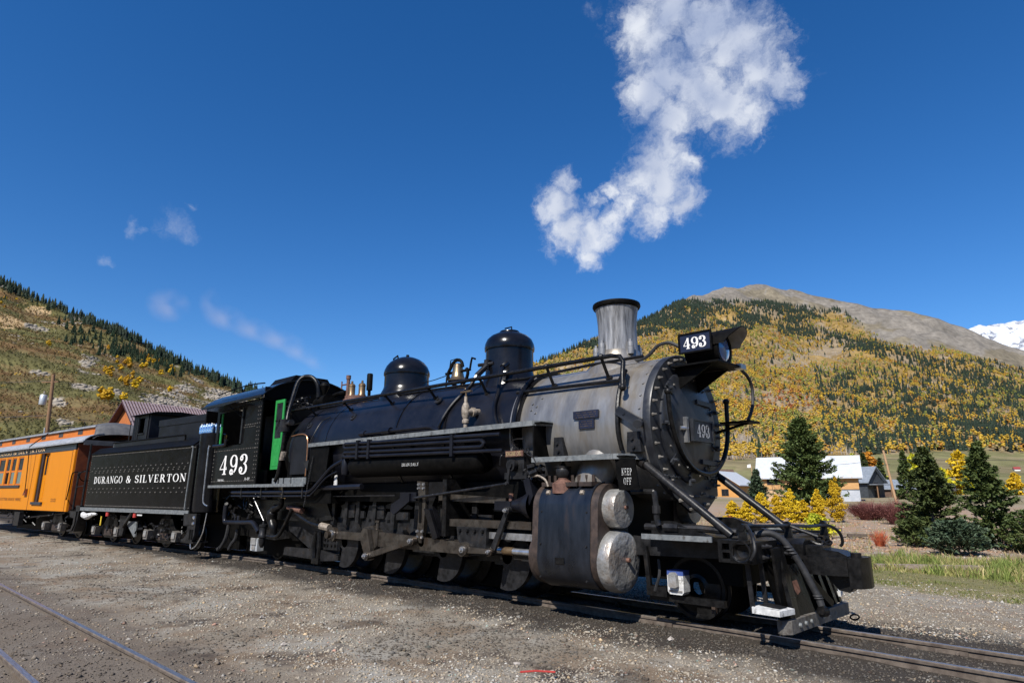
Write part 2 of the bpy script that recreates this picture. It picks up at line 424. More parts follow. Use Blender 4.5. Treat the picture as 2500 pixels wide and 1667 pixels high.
# ------------------------------------------------------------------ ground sheet
TRK_X = np.array([-400,-60,-40,-29,-22,-19,-16.5,-14,-11,-8,-6,-4,-2.94,-2,-1,0,1,2,4,8,14,20], float)
def _trk(x):
    y = np.zeros_like(x)
    a = x < -19; y[a] = -.25 + math.tan(R(5.6)) * (x[a] + 19)
    b = (x >= -19) & (x < -12.5); t = (x[b] + 12.5) / -6.5; y[b] = -.25 * t**2.4
    c = x > -8; y[c] = -(x[c] + 8)**2 / 170.0
    return y
TRK_Y = _trk(TRK_X)
def track_y(x):
    return float(np.interp(x, TRK_X, TRK_Y))
def fbm(x, y, sc, oct=4, z=0.0):
    return mnoise.fractal((x*sc, y*sc, z), 1.0, 2.0, oct)
def base_z(x, y):
    """large-scale level of the yard and the valley floor"""
    z = -0.13
    if y > 4: z -= 0.17 * min(1, (y - 4) / 9)
    if y > 24: z += 0.95 * min(1, (y - 24) / 70.)
    if y > 90: z += 1.2 * min(1, (y - 90) / 60.)
    d = math.hypot(x + 10, y)
    if x < -38: z += 1.5 * min(1, (-38 - x) / 40.)
    if d > 170: z -= min(6.0, (d - 170) * .03)
    return z
def ground_z(x, y):
    z = base_z(x, y)
    near = math.hypot(x + 7, y + 4)
    if near < 45:
        k = min(1, (45 - near) / 15)
        z += k * (.035 * fbm(x, y, .45, 3) + .014 * fbm(x, y, 2.4, 3, 4.0))
        dt = abs(y - track_y(x))
        if dt < 1.9: z += .045 * min(1, (1.9 - dt) / .6)
        if -7.6 < y < -5.5 and x < 3: z += .012
    return z
gx = np.concatenate([-np.geomspace(14000, 42, 16), np.arange(-40, -19, .5), np.arange(-19, 4.01, .13), np.arange(4.5, 20, 1.0), np.geomspace(22, 14000, 15)])
gy = np.concatenate([-np.geomspace(14000, 14, 14), np.arange(-12, -9, .3), np.arange(-9, 7.01, .13), np.arange(7.4, 30, .5), np.geomspace(31, 14000, 26)])
GV = np.array([(x, y, ground_z(x, y)) for y in gy for x in gx], dtype=np.float32)
nx, ny = len(gx), len(gy)
ii = (np.arange(ny - 1)[:, None] * nx + np.arange(nx - 1)[None, :]).ravel()
GF = np.stack([ii, ii + 1, ii + 1 + nx, ii + nx], axis=1)

def ground_material():
    m = bpy.data.materials.new('yard_gravel'); m.use_nodes = True
    n, l = m.node_tree.nodes, m.node_tree.links; b = n['Principled BSDF']
    b.inputs['Roughness'].default_value = .9; b.inputs['Specular IOR Level'].default_value = .2
    tc = n.new('ShaderNodeTexCoord'); sx = n.new('ShaderNodeSeparateXYZ'); l.new(tc.outputs['Object'], sx.inputs[0])
    def noise(sc, det=6, rough=.65):
        q = n.new('ShaderNodeTexNoise'); q.inputs['Scale'].default_value = sc; q.inputs['Detail'].default_value = det
        q.inputs['Roughness'].default_value = rough; l.new(tc.outputs['Object'], q.inputs['Vector']); return q.outputs['Fac']
    def rng(v, a, c, lo=0., hi=1.):
        q = n.new('ShaderNodeMapRange'); q.inputs['From Min'].default_value = a; q.inputs['From Max'].default_value = c
        q.inputs['To Min'].default_value = lo; q.inputs['To Max'].default_value = hi; l.new(v, q.inputs['Value']); return q.outputs[0]
    def mix(fac, a, c):
        q = n.new('ShaderNodeMix'); q.data_type = 'RGBA'
        for k, v in ((0, fac), (6, a), (7, c)):
            if hasattr(v, 'is_output'): l.new(v, q.inputs[k])
            elif k == 0: q.inputs[k].default_value = v
            else: q.inputs[k].default_value = (*v, 1)
        return q.outputs[2]
    def mul(a, c):
        q = n.new('ShaderNodeMath'); q.operation = 'MULTIPLY'; l.new(a, q.inputs[0])
        if hasattr(c, 'is_output'): l.new(c, q.inputs[1])
        else: q.inputs[1].default_value = c
        return q.outputs[0]
    Y = sx.outputs['Y']
    fine = noise(38, 3, .7)
    col = mix(rng(fine, .3, .7), (.122,.100,.074), (.305,.265,.208))
    col = mix(rng(noise(.55), .46, .66), col, (.29,.272,.235))                       # patches of clean crushed rock
    col = mix(rng(noise(.9, 8), .48, .62), col, (.185,.138,.095))                     # brown dirt
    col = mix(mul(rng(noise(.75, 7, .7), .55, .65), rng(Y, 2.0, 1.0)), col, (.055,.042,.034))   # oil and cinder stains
    # cinder strip along the train, darkened further to paint the train's shade, and packed dirt between the near rails
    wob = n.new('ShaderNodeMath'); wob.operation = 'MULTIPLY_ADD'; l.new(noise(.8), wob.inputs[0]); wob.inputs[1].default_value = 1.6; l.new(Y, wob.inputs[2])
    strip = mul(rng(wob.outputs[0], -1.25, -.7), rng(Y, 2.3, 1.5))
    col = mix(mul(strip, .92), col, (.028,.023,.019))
    dirt = mul(rng(wob.outputs[0], -4.4, -4.9), rng(Y, -8.8, -8.2))
    col = mix(mul(dirt, .75), col, (.115,.092,.073))
    # dry soil and weeds beyond the gravel road
    wob2 = n.new('ShaderNodeMath'); wob2.operation = 'MULTIPLY_ADD'; l.new(noise(.6), wob2.inputs[0]); wob2.inputs[1].default_value = 1.4; l.new(Y, wob2.inputs[2])
    yel = n.new('ShaderNodeMath'); yel.operation = 'MULTIPLY_ADD'; l.new(sx.outputs['X'], yel.inputs[0]); yel.inputs[1].default_value = .38; l.new(wob2.outputs[0], yel.inputs[2])
    col = mix(rng(yel.outputs[0], 5.2, 5.9), col, mix(rng(noise(5), .4, .6), (.15,.14,.06), (.20,.175,.085)))
    soil = mix(rng(noise(1.1), .42, .6), (.33,.205,.13), (.27,.235,.185))
    col = mix(rng(wob2.outputs[0], 13.4, 14.6), col, soil)
    col = mix(rng(Y, 60, 84), col, mix(rng(noise(.09), .4, .6), (.20,.17,.09), (.27,.22,.15)))
    l.new(col, b.inputs['Base Color'])
    bp = n.new('ShaderNodeBump'); bp.inputs['Strength'].default_value = .8; bp.inputs['Distance'].default_value = .02
    l.new(fine, bp.inputs['Height']); l.new(bp.outputs[0], b.inputs['Normal'])
    return m
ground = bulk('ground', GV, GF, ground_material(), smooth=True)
tag(ground, kind='structure')

# ------------------------------------------------------------------ rails
def rail_profile(h):
    return [(-.062,-h),(.062,-h),(.062,-h+.012),(.012,-h+.03),(.012,-.042),(.032,-.034),(.034,-.008),(.026,0),(-.026,0),(-.034,-.008),(-.032,-.034),(-.012,-.042),(-.012,-h+.03),(-.062,-h+.012)]
def rail(name, path, ztop, parent):
    pr = rail_profile(.14); vs = []; side = MB(); head = MB()
    for i, (x, y) in enumerate(path):
        a = path[max(0, i-1)]; c = path[min(len(path)-1, i+1)]
        d = Vector((c[0]-a[0], c[1]-a[1])).normalized(); nrm = Vector((-d.y, d.x))
        vs.append([(x + nrm.x*u, y + nrm.y*u, ztop + w) for u, w in pr])
    k = len(pr)
    flat = [p for rg in vs for p in rg]; fs = []; hs = []
    for i in range(len(vs)-1):
        for j in range(k):
            q = (i*k+j, i*k+(j+1) % k, (i+1)*k+(j+1) % k, (i+1)*k+j)
            (hs if j == 7 else fs).append(q)
    fs.append(tuple(range(k-1,-1,-1))); fs.append(tuple((len(vs)-1)*k+j for j in range(k)))
    side.add(flat, fs); o = side.build(name, M['rail_side'], parent)
    for h in hs: head.add([flat[q] for q in h], [(0,1,2,3)])
    head.v = [(x, y, z) for x, y, z in head.v]
    head.build('rail_head', M['rail_head'], o)
    return o
tr_main = thing('railway_track', 'curving narrow gauge track carrying the steam train', 'railway track', (-10, 0, -.13))
del tr_main['category']; del tr_main['label']; tr_main['kind'] = 'structure'
xs = list(np.arange(-75, -20, 2.5)) + list(np.arange(-20, 14, .5))
def off_path(off):
    out = []
    for x in xs:
        d = Vector((1, (track_y(x+.3) - track_y(x-.3)) / .6)).normalized(); nr = Vector((-d.y, d.x))
        out.append((x + nr.x*off, track_y(x) + nr.y*off))
    return out
rail('rail', off_path(-.487), 0, tr_main)
rail('rail', off_path(.487), 0, tr_main)
jb = MB()
for yy in (-.487, .487):
    x = -1.72 if yy > 0 else -4.9
    y = track_y(x) + yy; jb.box(x-.3, x+.3, y-.05, y-.03, -.11, -.045)
    for q in (-.2, .0, .2): jb.bolt((x+q, y-.05, -.075), (0,-1,0), .022, .02)
jb.build('joint_bar', M['rail_side'], tr_main)
tr_near = thing('railway_track', 'straight empty track', 'railway track', (-10, -6.55, -.13))
del tr_near['category']; del tr_near['label']; tr_near['kind'] = 'structure'
rail('rail', [(x, -6.055 + .0*x) for x in range(-60, 8, 2)], -.05, tr_near)
rail('rail', [(x, -7.055) for x in range(-60, 8, 2)], -.05, tr_near)

# ------------------------------------------------------------------ hills
LEFT_RIDGE = [(-1813.4,-331.2,515.6),(-1564.9,-168.0,452.9),(-1304.6,-21.3,379.2),(-1134.1,55.6,319.6),(-1026.3,101.3,272.4),(-987.7,123.6,254.4),(-933.3,146.9,230.5),(-881.0,168.3,209.9),(-826.8,191.5,189.1),(-777.6,210.0,166.0),(-730.3,226.7,145.0),(-681.4,244.9,122.9),(-651.4,259.2,111.6),(-612.3,268.3,99.8),(-568.4,281.9,82.6),(-502.5,288.6,58.8),(-428.6,302.7,36.3),(-349.8,321.4,18.3),(-256.7,326.2,8.3)]
RIGHT_RIDGE = [(-1140.6,432.1,60.8),(-1104.1,602.8,100.8),(-1042.9,796.4,172.8),(-1002.0,971.2,244.0),(-970.8,1137.0,315.3),(-978.3,1375.9,421.6),(-990.3,1638.1,524.5),(-1009.8,1893.2,640.9),(-1020.6,1992.5,685.7),(-1039.3,2166.4,750.0),(-1054.4,2453.0,849.0),(-1039.1,2685.9,916.4),(-996.9,2875.5,954.0),(-962.4,2989.7,951.6),(-876.9,3001.0,908.6),(-752.6,3048.5,866.6),(-646.3,3079.2,825.7),(-539.8,3178.3,806.3),(-427.5,3214.6,757.4),(-347.0,3221.3,699.0),(-253.9,3171.3,616.1),(-158.0,3192.3,559.6),(-43.2,3230.9,503.5),(172.2,3294.9,412.1),(577.7,3535.9,320.5),(1179.1,3822.8,212.4)]
SNOW_RIDGE = [(-3247.3,9266.1,2038.7),(-1901.2,10519.9,2163.5),(-1230.2,10461.6,2191.9),(-1038.9,10639.8,2299.5),(-918.6,10751.8,2311.5),(-745.8,10912.8,2335.5),(-614.4,11035.2,2365.6),(-481.8,11158.7,2401.8),(-208.7,11413.1,2522.8),(373.0,11955.0,2431.9),(1582.9,13081.9,2102.7),(3584.7,14946.5,1691.9)]
ST = np.array(STATION)
class Hill:
    """slope lofted from the valley floor up to a surveyed ridge line, with a back slope behind it"""
    def __init__(s, ridge, d0, z0, expo, sub, rows, rough, seed):
        rd = np.array(ridge); t = np.arange(len(rd)); tt = np.linspace(0, len(rd)-1, (len(rd)-1)*sub+1)
        s.ridge = np.stack([np.interp(tt, t, rd[:, k]) for k in range(3)], 1)
        s.n = len(tt); s.rows = rows; s.ss = np.concatenate([np.linspace(0, 1, rows), [1.06, 1.2, 1.6]])
        flat = s.ridge[:, :2] - ST[:2]; dist = np.hypot(flat[:, 0], flat[:, 1]); un = flat / dist[:, None]
        s.P = np.zeros((len(s.ss), s.n, 3))
        for i, q in enumerate(s.ss):
            d = d0 + (dist - d0) * q
            s.P[i, :, :2] = ST[:2] + un * d[:, None]
            h = q**expo if q <= 1 else 1 - (q - 1) * 1.1
            s.P[i, :, 2] = z0 + (s.ridge[:, 2] - z0) * h
            if 0 < q:
                for j in range(s.n):
                    x, y, z = s.P[i, j]; am = rough * d[j] * min(1, q * 3) * (1 if q < .97 else .35)
                    s.P[i, j, 2] += am * (mnoise.fractal((x*.006+seed, y*.006, 0), 1., 2., 6) * .5)
                    if q < 1: s.P[i, j, 2] = min(s.P[i, j, 2], 1e9)
    def at(s, u, q):
        """point at column fraction u (0..1) and slope fraction q (0..1)"""
        a = u * (s.n - 1); i = int(min(s.n-2, a)); fa = a - i
        b = q * (s.rows - 1); j = int(min(s.rows-2, b)); fb = b - j
        p = s.P
        return (p[j, i]*(1-fa) + p[j, i+1]*fa)*(1-fb) + (p[j+1, i]*(1-fa) + p[j+1, i+1]*fa)*fb
    def mesh(s, name, mat, colour):
        V = s.P.reshape(-1, 3); r, c = s.P.shape[:2]
        k = (np.arange(r-1)[:, None]*c + np.arange(c-1)[None, :]).ravel()
        F = np.stack([k, k+1, k+1+c, k+c], 1)
        cols = np.array([colour(*p) for p in V]) if colour else None
        return bulk(name, V, F, mat, cols, smooth=True)
def survey(p):
    """bearing east of north and elevation, in degrees, as sighted from the yard"""
    d = (p[0]-ST[0], p[1]-ST[1], p[2]-ST[2])
    return math.degrees(math.atan2(d[0], d[1])), math.degrees(math.atan2(d[2], math.hypot(d[0], d[1])))
def poly(pts, b):
    return float(np.interp(b, [p[0] for p in pts], [p[1] for p in pts]))
TREELINE = [(-46.96,20.59),(-29.33,18.64),(-27.95,16.82),(-26.13,16.68),(-22.23,16.39),(-18.88,15.85),(-15.73,15.05),(-14.27,14.78),(-12.55,13.02),(-11.06,11.59),(-7.62,10.77),(-4.78,9.48),(-3.04,8.52),(4.64,6.09)]
CONIFER_LOW = [(-46.76,8.79),(-41.05,11.43),(-35.27,13.2),(-29.59,14.07),(-25.94,14.28),(-20.73,14.05),(-17.45,13.88),(-14.31,14.42),(-12.55,13.02)]
BAND2 = [(-19.09,13.78),(-15.99,12.76),(-13.64,11.89),(-10.9,10.6),(-9.09,9.75),(-7.09,9.0),(-5.02,7.86),(-3.31,6.8)]
BAND3 = [(-16.59,7.23),(-13.69,6.55),(-10.98,5.74),(-8.41,5.11),(-6.02,4.37),(-3.79,3.67)]
BAND4 = [(-15.26,8.31),(-12.13,7.58),(-9.23,6.72),(-6.8,5.77)]
FOOT = [(-46.67,2.71),(-25.04,2.76),(-21.71,3.0),(-17.04,3.03),(-14.1,3.08),(-11.31,3.09),(-8.68,3.15),(-6.21,3.05),(-3.92,2.82)]
def n2(x, y, sc, z=0.0):
    return mnoise.fractal((x*sc, y*sc, z), 1.0, 2.0, 5)
def right_colour(x, y, z):
    b, e = survey((x, y, z)); k = n2(x, y, .01)*.25 + n2(x, y, .05, 3)*.2
    if e > poly(TREELINE, b) - .35 + .5*k:
        c = np.array((.185,.165,.14)) if n2(x, y, .004, 7) < .1 else np.array((.175,.148,.105))
    elif e < poly(FOOT, b):
        c = np.array((.165,.155,.07)) if n2(x, y, .01, 5) < .12 else np.array((.21,.175,.095))
    else:
        c = np.array((.25,.165,.060)) if n2(x, y, .006, 9) < .1 else np.array((.235,.18,.115))
    return c * (1 + k)
LROCKS = [(-66.5,7.6,2.4,.9),(-71.0,8.2,1.6,.6),(-75.6,7.6,.9,.4),(-80.6,8.6,.8,.35),(-78.6,5.2,1.0,.4),(-72.4,7.2,2.2,1.0),(-68.0,7.8,2.6,1.1),(-77.88,9.5,.8,.5),(-77.9,7.9,1.1,.5),(-70.0,6.2,2.0,.9),(-65.5,7.2,2.0,.8),(-79.2,6.4,.7,.4),(-74.4,5.6,1.2,.5)]
def left_rock(x, y, z):
    b, e = survey((x, y, z)); v = 0
    for rb, re, wb, we in LROCKS:
        v = max(v, 1 - math.hypot((b-rb)/wb, (e-re)/we))
    return v + .75*n2(x, y, .035, 2) + .25*n2(x, y, .12, 9)
def left_colour(x, y, z):
    b, e = survey((x, y, z)); k = n2(x, y, .03)*.3 + n2(x, y, .15, 3)*.22
    rk = left_rock(x, y, z)
    for mb_, me_, w, h in ((-81.36,13.15,.75,.32),(-83.2,12.0,1.2,.45)):
        if math.hypot((b-mb_)/w, (e-me_)/h) < 1: return np.array((.48,.33,.17))
    if rk > .46: c = np.array((.29,.25,.20))
    else:
        q = n2(x, y, .02, 11)
        c = np.array((.120,.108,.040)) if q < -.05 else (np.array((.175,.130,.055)) if q < .28 else np.array((.155,.095,.04)))
    return c * (1 + k)
hill_r = Hill(RIGHT_RIDGE, 118, .25, 1.8, 8, 110, .030, 3.1)
hill_l = Hill(LEFT_RIDGE, 82, .6, 1.35, 12, 110, .030, 8.4)
hr = hill_r.mesh('hill', M['hill_ground'], right_colour); tag(hr, kind='structure')
hl = hill_l.mesh('hill', M['hill_ground'], left_colour); tag(hl, kind='structure')
UNSEEN_BACK_RIDGE = [(1400*math.sin(R(a)), -8.7 + 1400*math.cos(R(a)), 260 + 110*math.sin(R(a*3.1)) + 50*math.sin(R(a*7.3))) for a in range(20, 262, 11)]  # unseen hills behind the camera, added to darken reflections and sky fill
unseen_hill_b = Hill(UNSEEN_BACK_RIDGE, 260, -4, 1.25, 5, 30, .03, 1.7)
hb = unseen_hill_b.mesh('hill', M['hill_ground'], lambda x, y, z: np.array((.09,.085,.04))*(1+.5*n2(x, y, .01))); tag(hb, kind='structure')  # added unseen hills behind the camera
hill_s = Hill(SNOW_RIDGE, 4500, 100, 1.3, 10, 40, .02, 5.0)
hs = hill_s.mesh('snowy_mountain', M['snow'], None); tag(hs, kind='structure')
# ------------------------------------------------------------------ lettering: thick and thin strokes with serifs
GL = {   # strokes: l x0 y0 x1 y1 w(T thick / t thin), a cx cy rx ry deg0 deg1, s x y half (serif)
 'D': (.82, ['l .18 0 .18 1 T','a .2 .5 .5 .47 -90 90','l .05 .97 .3 .97 t','l .05 .03 .3 .03 t']),
 'U': (.84, ['l .18 .3 .18 1 T','a .42 .32 .24 .29 180 360','l .66 .3 .66 1 t','s .18 .97 .15','s .66 .97 .12']),
 'R': (.86, ['l .18 0 .18 1 T','a .24 .74 .34 .23 -90 90','l .1 .97 .26 .97 t','l .18 .51 .3 .51 t','l .42 .52 .7 .02 T','s .18 .03 .15','s .74 .03 .1']),
 'A': (.86, ['l .14 .03 .42 1 t','l .43 1 .7 .03 T','l .24 .34 .62 .34 t','s .13 .03 .11','s .71 .03 .14']),
 'N': (.88, ['l .16 .03 .16 .97 t','l .17 .95 .7 .05 T','l .72 .03 .72 .97 t','s .16 .03 .12','s .72 .97 .12','s .12 .97 .1']),
 'G': (.86, ['a .44 .5 .34 .47 40 335','l .74 .06 .74 .42 T','s .72 .42 .14']),
 'O': (.86, ['a .43 .5 .34 .47 0 360']),
 '&': (.92, ['a .38 .74 .17 .22 0 360','a .36 .27 .25 .25 80 340','l .27 .62 .78 .03 T','a .56 .36 .22 .3 -60 20','s .8 .48 .1']),
 'S': (.70, ['a .36 .73 .22 .24 20 260','a .36 .26 .24 .24 -160 90','l .33 .56 .42 .45 T','l .57 .72 .57 .92 t','l .12 .08 .12 .3 t']),
 'I': (.40, ['l .2 0 .2 1 T','s .2 .03 .15','s .2 .97 .15']),
 'L': (.72, ['l .18 0 .18 1 T','l .06 .03 .62 .03 t','l .62 .03 .62 .28 t','s .18 .97 .15']),
 'V': (.84, ['l .15 .97 .43 .02 T','l .43 .02 .7 .97 t','s .15 .97 .14','s .7 .97 .11']),
 'E': (.76, ['l .18 0 .18 1 T','l .06 .97 .62 .97 t','l .06 .03 .64 .03 t','l .2 .51 .48 .51 t','l .61 .97 .61 .76 t','l .63 .03 .63 .27 t','l .47 .4 .47 .62 t']),
 'T': (.80, ['l .4 0 .4 1 T','l .08 .97 .72 .97 t','l .09 .97 .09 .74 t','l .71 .97 .71 .74 t','s .4 .03 .16']),
 'B': (.80, ['l .18 0 .18 1 T','a .24 .74 .32 .23 -90 90','a .24 .26 .36 .24 -90 90','l .06 .97 .26 .97 t','l .06 .03 .26 .03 t','l .18 .5 .3 .5 t']),
 'M': (1.0, ['l .14 .03 .14 .97 t','l .15 .97 .48 .1 T','l .48 .1 .8 .97 t','l .82 0 .82 1 T','s .14 .03 .11','s .82 .03 .13']),
 'K': (.86, ['l .18 0 .18 1 T','l .2 .42 .64 .97 t','l .34 .58 .68 .03 T','s .18 .03 .15','s .18 .97 .15','s .66 .97 .12','s .7 .03 .12']),
 'P': (.78, ['l .18 0 .18 1 T','a .24 .72 .34 .25 -90 90','l .06 .97 .26 .97 t','l .18 .47 .28 .47 t','s .18 .03 .15']),
 'F': (.72, ['l .18 0 .18 1 T','l .06 .97 .62 .97 t','l .2 .5 .46 .5 t','l .61 .97 .61 .76 t','l .45 .4 .45 .62 t','s .18 .03 .15']),
 'C': (.80, ['a .44 .5 .34 .47 45 315','l .68 .97 .68 .72 t']),
 'Y': (.82, ['l .14 .97 .4 .48 T','l .42 .48 .68 .97 t','l .4 0 .4 .5 T','s .14 .97 .13','s .68 .97 .11','s .4 .03 .15']),
 'H': (.9, ['l .18 0 .18 1 T','l .7 0 .7 1 T','l .18 .5 .7 .5 t','s .18 .03 .14','s .18 .97 .14','s .7 .03 .14','s .7 .97 .14']),
 '-': (.46, ['l .06 .42 .38 .42 T']),
 '4': (.74, ['l .48 .02 .48 1 T','l .46 .97 .06 .3 t','l .04 .29 .68 .29 t','s .48 .03 .17','l .62 .29 .62 .42 t']),
 '9': (.70, ['a .35 .69 .25 .29 0 360','a .24 .52 .37 .48 -60 35','a .2 .13 .1 .1 0 360','a .25 .2 .18 .18 -110 -50']),
 '3': (.70, ['a .32 .75 .24 .23 -85 150','a .31 .27 .28 .26 -150 85','a .15 .80 .09 .09 0 360','a .14 .22 .1 .1 0 360']),
 '2': (.70, ['a .33 .72 .24 .26 -35 170','l .5 .55 .12 .12 t','l .08 .08 .62 .08 T','l .62 .06 .62 .26 t','a .16 .76 .08 .08 0 360']),
 '1': (.48, ['l .24 0 .24 1 T','l .1 .84 .22 .95 t','s .24 .03 .18']),
 '7': (.66, ['l .06 .94 .62 .94 T','l .6 .93 .28 0 T','l .08 .95 .08 .72 t']),
}
def lettering(s, org, right, up, height, width=None, thick=.17, thin=.065, gap=.06, mb=None):
    """ribbons of paint laid on a surface; each stroke a hair above the one before"""
    mb = mb or MB(); org, right, up = Vector(org), Vector(right).normalized(), Vector(up).normalized(); nrm = right.cross(up)
    adv = sum((GL[c][0] + gap) if c in GL else .45 for c in s) - gap
    sx = (width / adv) if width else height; sy = height; x0 = 0.0; layer = 0
    def put(pts, ws):
        nonlocal layer
        layer += 1; d = nrm * (layer * .00025)
        vs = []
        for i, p in enumerate(pts):
            a, b = pts[max(0, i-1)], pts[min(len(pts)-1, i+1)]
            t = Vector((b[0]-a[0], b[1]-a[1])).normalized(); q = Vector((-t.y, t.x)) * ws[i] * .5
            for sg in (1, -1):
                u, v = x0 + p[0] + sg*q.x, p[1] + sg*q.y
                vs.append(org + right*(u*sx) + up*(v*sy) + d)
        mb.add(vs, [(2*i, 2*i+1, 2*i+3, 2*i+2) for i in range(len(pts)-1)])
    for c in s:
        if c not in GL: x0 += .45; continue
        w, st = GL[c]
        for q in st:
            k = q.split(); f = [float(v) for v in k[1:5]]
            if k[0] == 'l':
                wd = thick if k[5] == 'T' else thin
                put([(f[0], f[1]), (f[2], f[3])], [wd, wd])
            elif k[0] == 's':
                put([(f[0]-f[2], f[1]), (f[0]+f[2], f[1])], [thin, thin])
            else:
                a0, a1 = R(float(k[5])), R(float(k[6])); m = max(8, int(abs(a1-a0)/.26)); pts = []; ws = []
                small = f[2] < .13
                for i in range(m+1):
                    t = a0 + (a1-a0)*i/m; pts.append((f[0]+f[2]*math.cos(t), f[1]+f[3]*math.sin(t)))
                    ws.append(f[2]*1.1 if small else thin + (thick-thin)*abs(math.cos(t))**1.4)
                put(pts, ws)
        x0 += w + gap
    return mb
def sign(name, s, org, right, up, height, width, mat, parent, **kw):
    return lettering(s, org, right, up, height, width, **kw).build(name, mat, parent, smooth=0)

# ------------------------------------------------------------------ the locomotive (its own X forward, Y away from the yard, Z up from railhead)
ZC = 2.63
LOCO = thing('steam_locomotive', 'black narrow gauge steam locomotive with silver smokebox and tall silver stack', 'locomotive', (-10, 0, 0))
def part(name, mb, mat, parent=None, **k):
    return mb.build(name, M[mat], parent or LOCO, **k)
NEAR = (0, -1, 0)
# boiler
boiler = part('boiler', MB().lathe([(.3,-14.46),(1.16,-14.46),(1.19,-14.40),(1.2,-14.3),(1.2,-10.6),(1.17,-9.2),(1.10,-7.2),(1.09,-6.99),(.4,-6.99)], (0,0,ZC), 'x', 72), 'boiler_jacket')
for x, r in ((-10.2,1.202),(-12.78,1.202),(-8.75,1.165),(-13.9,1.202)):
    part('jacket_band', MB().lathe([(r-.02,x-.03),(r+.006,x-.03),(r+.006,x+.03),(r-.02,x+.03)], (0,0,ZC), 'x', 72), 'black_gloss', boiler)
for x, a in ((-11.98, 146), (-9.18, 140), (-13.75, 150)):      # washout plugs
    y, z = 1.2*math.cos(R(a)), ZC + 1.2*math.sin(R(a)); n_ = (0, math.cos(R(a)), math.sin(R(a))); p = Vector((x, y, z))
    part('washout_plug', MB().cyl(p, p + Vector(n_)*.02, .09, .085, 14).bolt(p + Vector(n_)*.02, n_, .035, .03, 4), 'grey_iron', boiler)
# smokebox
smokebox = part('smokebox', MB().lathe([(1.0,-6.98),(1.078,-6.98),(1.078,-4.53),(1.0,-4.53)], (0,0,ZC), 'x', 80), 'graphite_smokebox')
part('smokebox_flange', MB().lathe([(1.05,-7.13),(1.115,-7.13),(1.115,-7.0),(1.05,-7.0)], (0,0,ZC), 'x', 80), 'graphite_smokebox', smokebox)
part('seam_band', MB().lathe([(1.05,-7.0),(1.13,-7.0),(1.13,-6.93),(1.05,-6.93)], (0,0,ZC), 'x', 80), 'black_gloss', smokebox)
rv = MB()
for k in range(90):
    a = 2*math.pi*k/90; n_ = Vector((0, math.cos(a), math.sin(a)))
    rv.bolt(Vector((-7.065,0,ZC)) + n_*1.113, n_, .022, .016)
for k in range(34):
    a = 2*math.pi*k/34; n_ = Vector((0, math.cos(a), math.sin(a)))
    rv.bolt(Vector((-4.66,0,ZC)) + n_*1.077, n_, .024, .018)
for x, a in ((-6.72,155),(-6.62,158),(-6.72,161),(-6.62,164),(-6.55,150),(-5.3,205),(-5.2,207),(-6.0,208),(-6.78,140),(-4.9,150)):
    n_ = Vector((0, math.cos(R(a)), math.sin(R(a)))); rv.bolt(Vector((x,0,ZC)) + n_*1.077, n_, .024, .018)
tag(part('smokebox_rivets', rv, 'graphite_smokebox', smokebox), kind='stuff')
# builder's plates on the smokebox side
for z0, z1, x0, x1, txt in ((2.755,2.87,-5.8,-5.34,('PIONEERING','DURANGO USA')),(2.60,2.735,-5.7,-5.42,('REBUILT BY','D&SNG'))):
    pl = part('builders_plate', MB().box(x0, x1, -1.105, -1.07, z0, z1), 'number_blue', smokebox)
    tm = MB()
    for k in range(3):
        zz = z1 - .025 - k*.034
        for j in range(int((x1-x0-.06)/.022)):
            if (j*7 + k*3) % 5: tm.box(x0+.035+j*.022, x0+.035+j*.022+.013, -1.1075, -1.105, zz-.009, zz)
    tag(part('plate_lettering', tm, 'bronze', pl), kind='stuff')
# smokebox front: ring, door, dogs, nuts
front = part('smokebox_front', MB().lathe([(1.09,-4.60),(1.095,-4.50),(1.085,-4.48),(.83,-4.48),(.83,-4.45),(.80,-4.43),(.45,-4.40),(0,-4.39)], (0,0,ZC), 'x', 80), 'smokebox_plate')
nb = MB()
for k in range(32):
    a = 2*math.pi*(k+.5)/32; p = Vector((-4.48, 1.02*math.cos(a), ZC + 1.02*math.sin(a)))
    nb.bolt(p, (1,0,0), .026, .03).bolt(p + Vector((.025,0,0)), (1,0,0), .015, .045)
for k in range(14):
    a = 2*math.pi*k/14; p = Vector((-4.44, .74*math.cos(a), ZC + .74*math.sin(a))); nb.bolt(p, (1,0,0), .02, .035)
tag(part('front_nuts', nb, 'worn_steel', front), kind='stuff')
for k in range(9):
    a = R(20 + 40*k); c, s_ = math.cos(a), math.sin(a)
    m = MB().beam((-4.42, .88*c, ZC+.88*s_), (-4.42, .68*c, ZC+.68*s_), .05, .03, (1,0,0)).bolt((-4.44,.8*c,ZC+.8*s_), (1,0,0), .03, .09)
    part('door_dog', m, 'smokebox_plate', front)
part('door_hinge', MB().beam((-4.40,.15,3.02),(-4.40,.62,3.0),.05,.07,(0,0,1)), 'smokebox_plate', front)
part('door_hinge', MB().beam((-4.40,.2,2.12),(-4.40,.68,2.10),.05,.07,(0,0,1)), 'smokebox_plate', front)
part('saddle_plate', MB().prism([(-.80,1.90),(.86,1.90),(.80,1.62),(.42,1.40),(-.05,1.38),(-.55,1.62)], 'yz', -4.52, -4.475), 'smokebox_plate')
wb = MB()
for k in range(34):
    y = -.78 + k*.048; wb.bolt((-4.475, y, 1.885 + random.uniform(-.012,.012)), (1,0,0), .028, .022)
tag(part('weld_bead', wb, 'smokebox_plate'), kind='stuff')
sb = MB()
for y, z in ((-.68,1.74),(-.4,1.56),(-.1,1.44),(.2,1.44),(.36,1.5),(.6,1.6),(.75,1.78)):
    sb.bolt((-4.475,y,z),(1,0,0),.035,.03).bolt((-4.45,y,z),(1,0,0),.02,.06)
tag(part('saddle_nuts', sb, 'worn_steel'), kind='stuff')
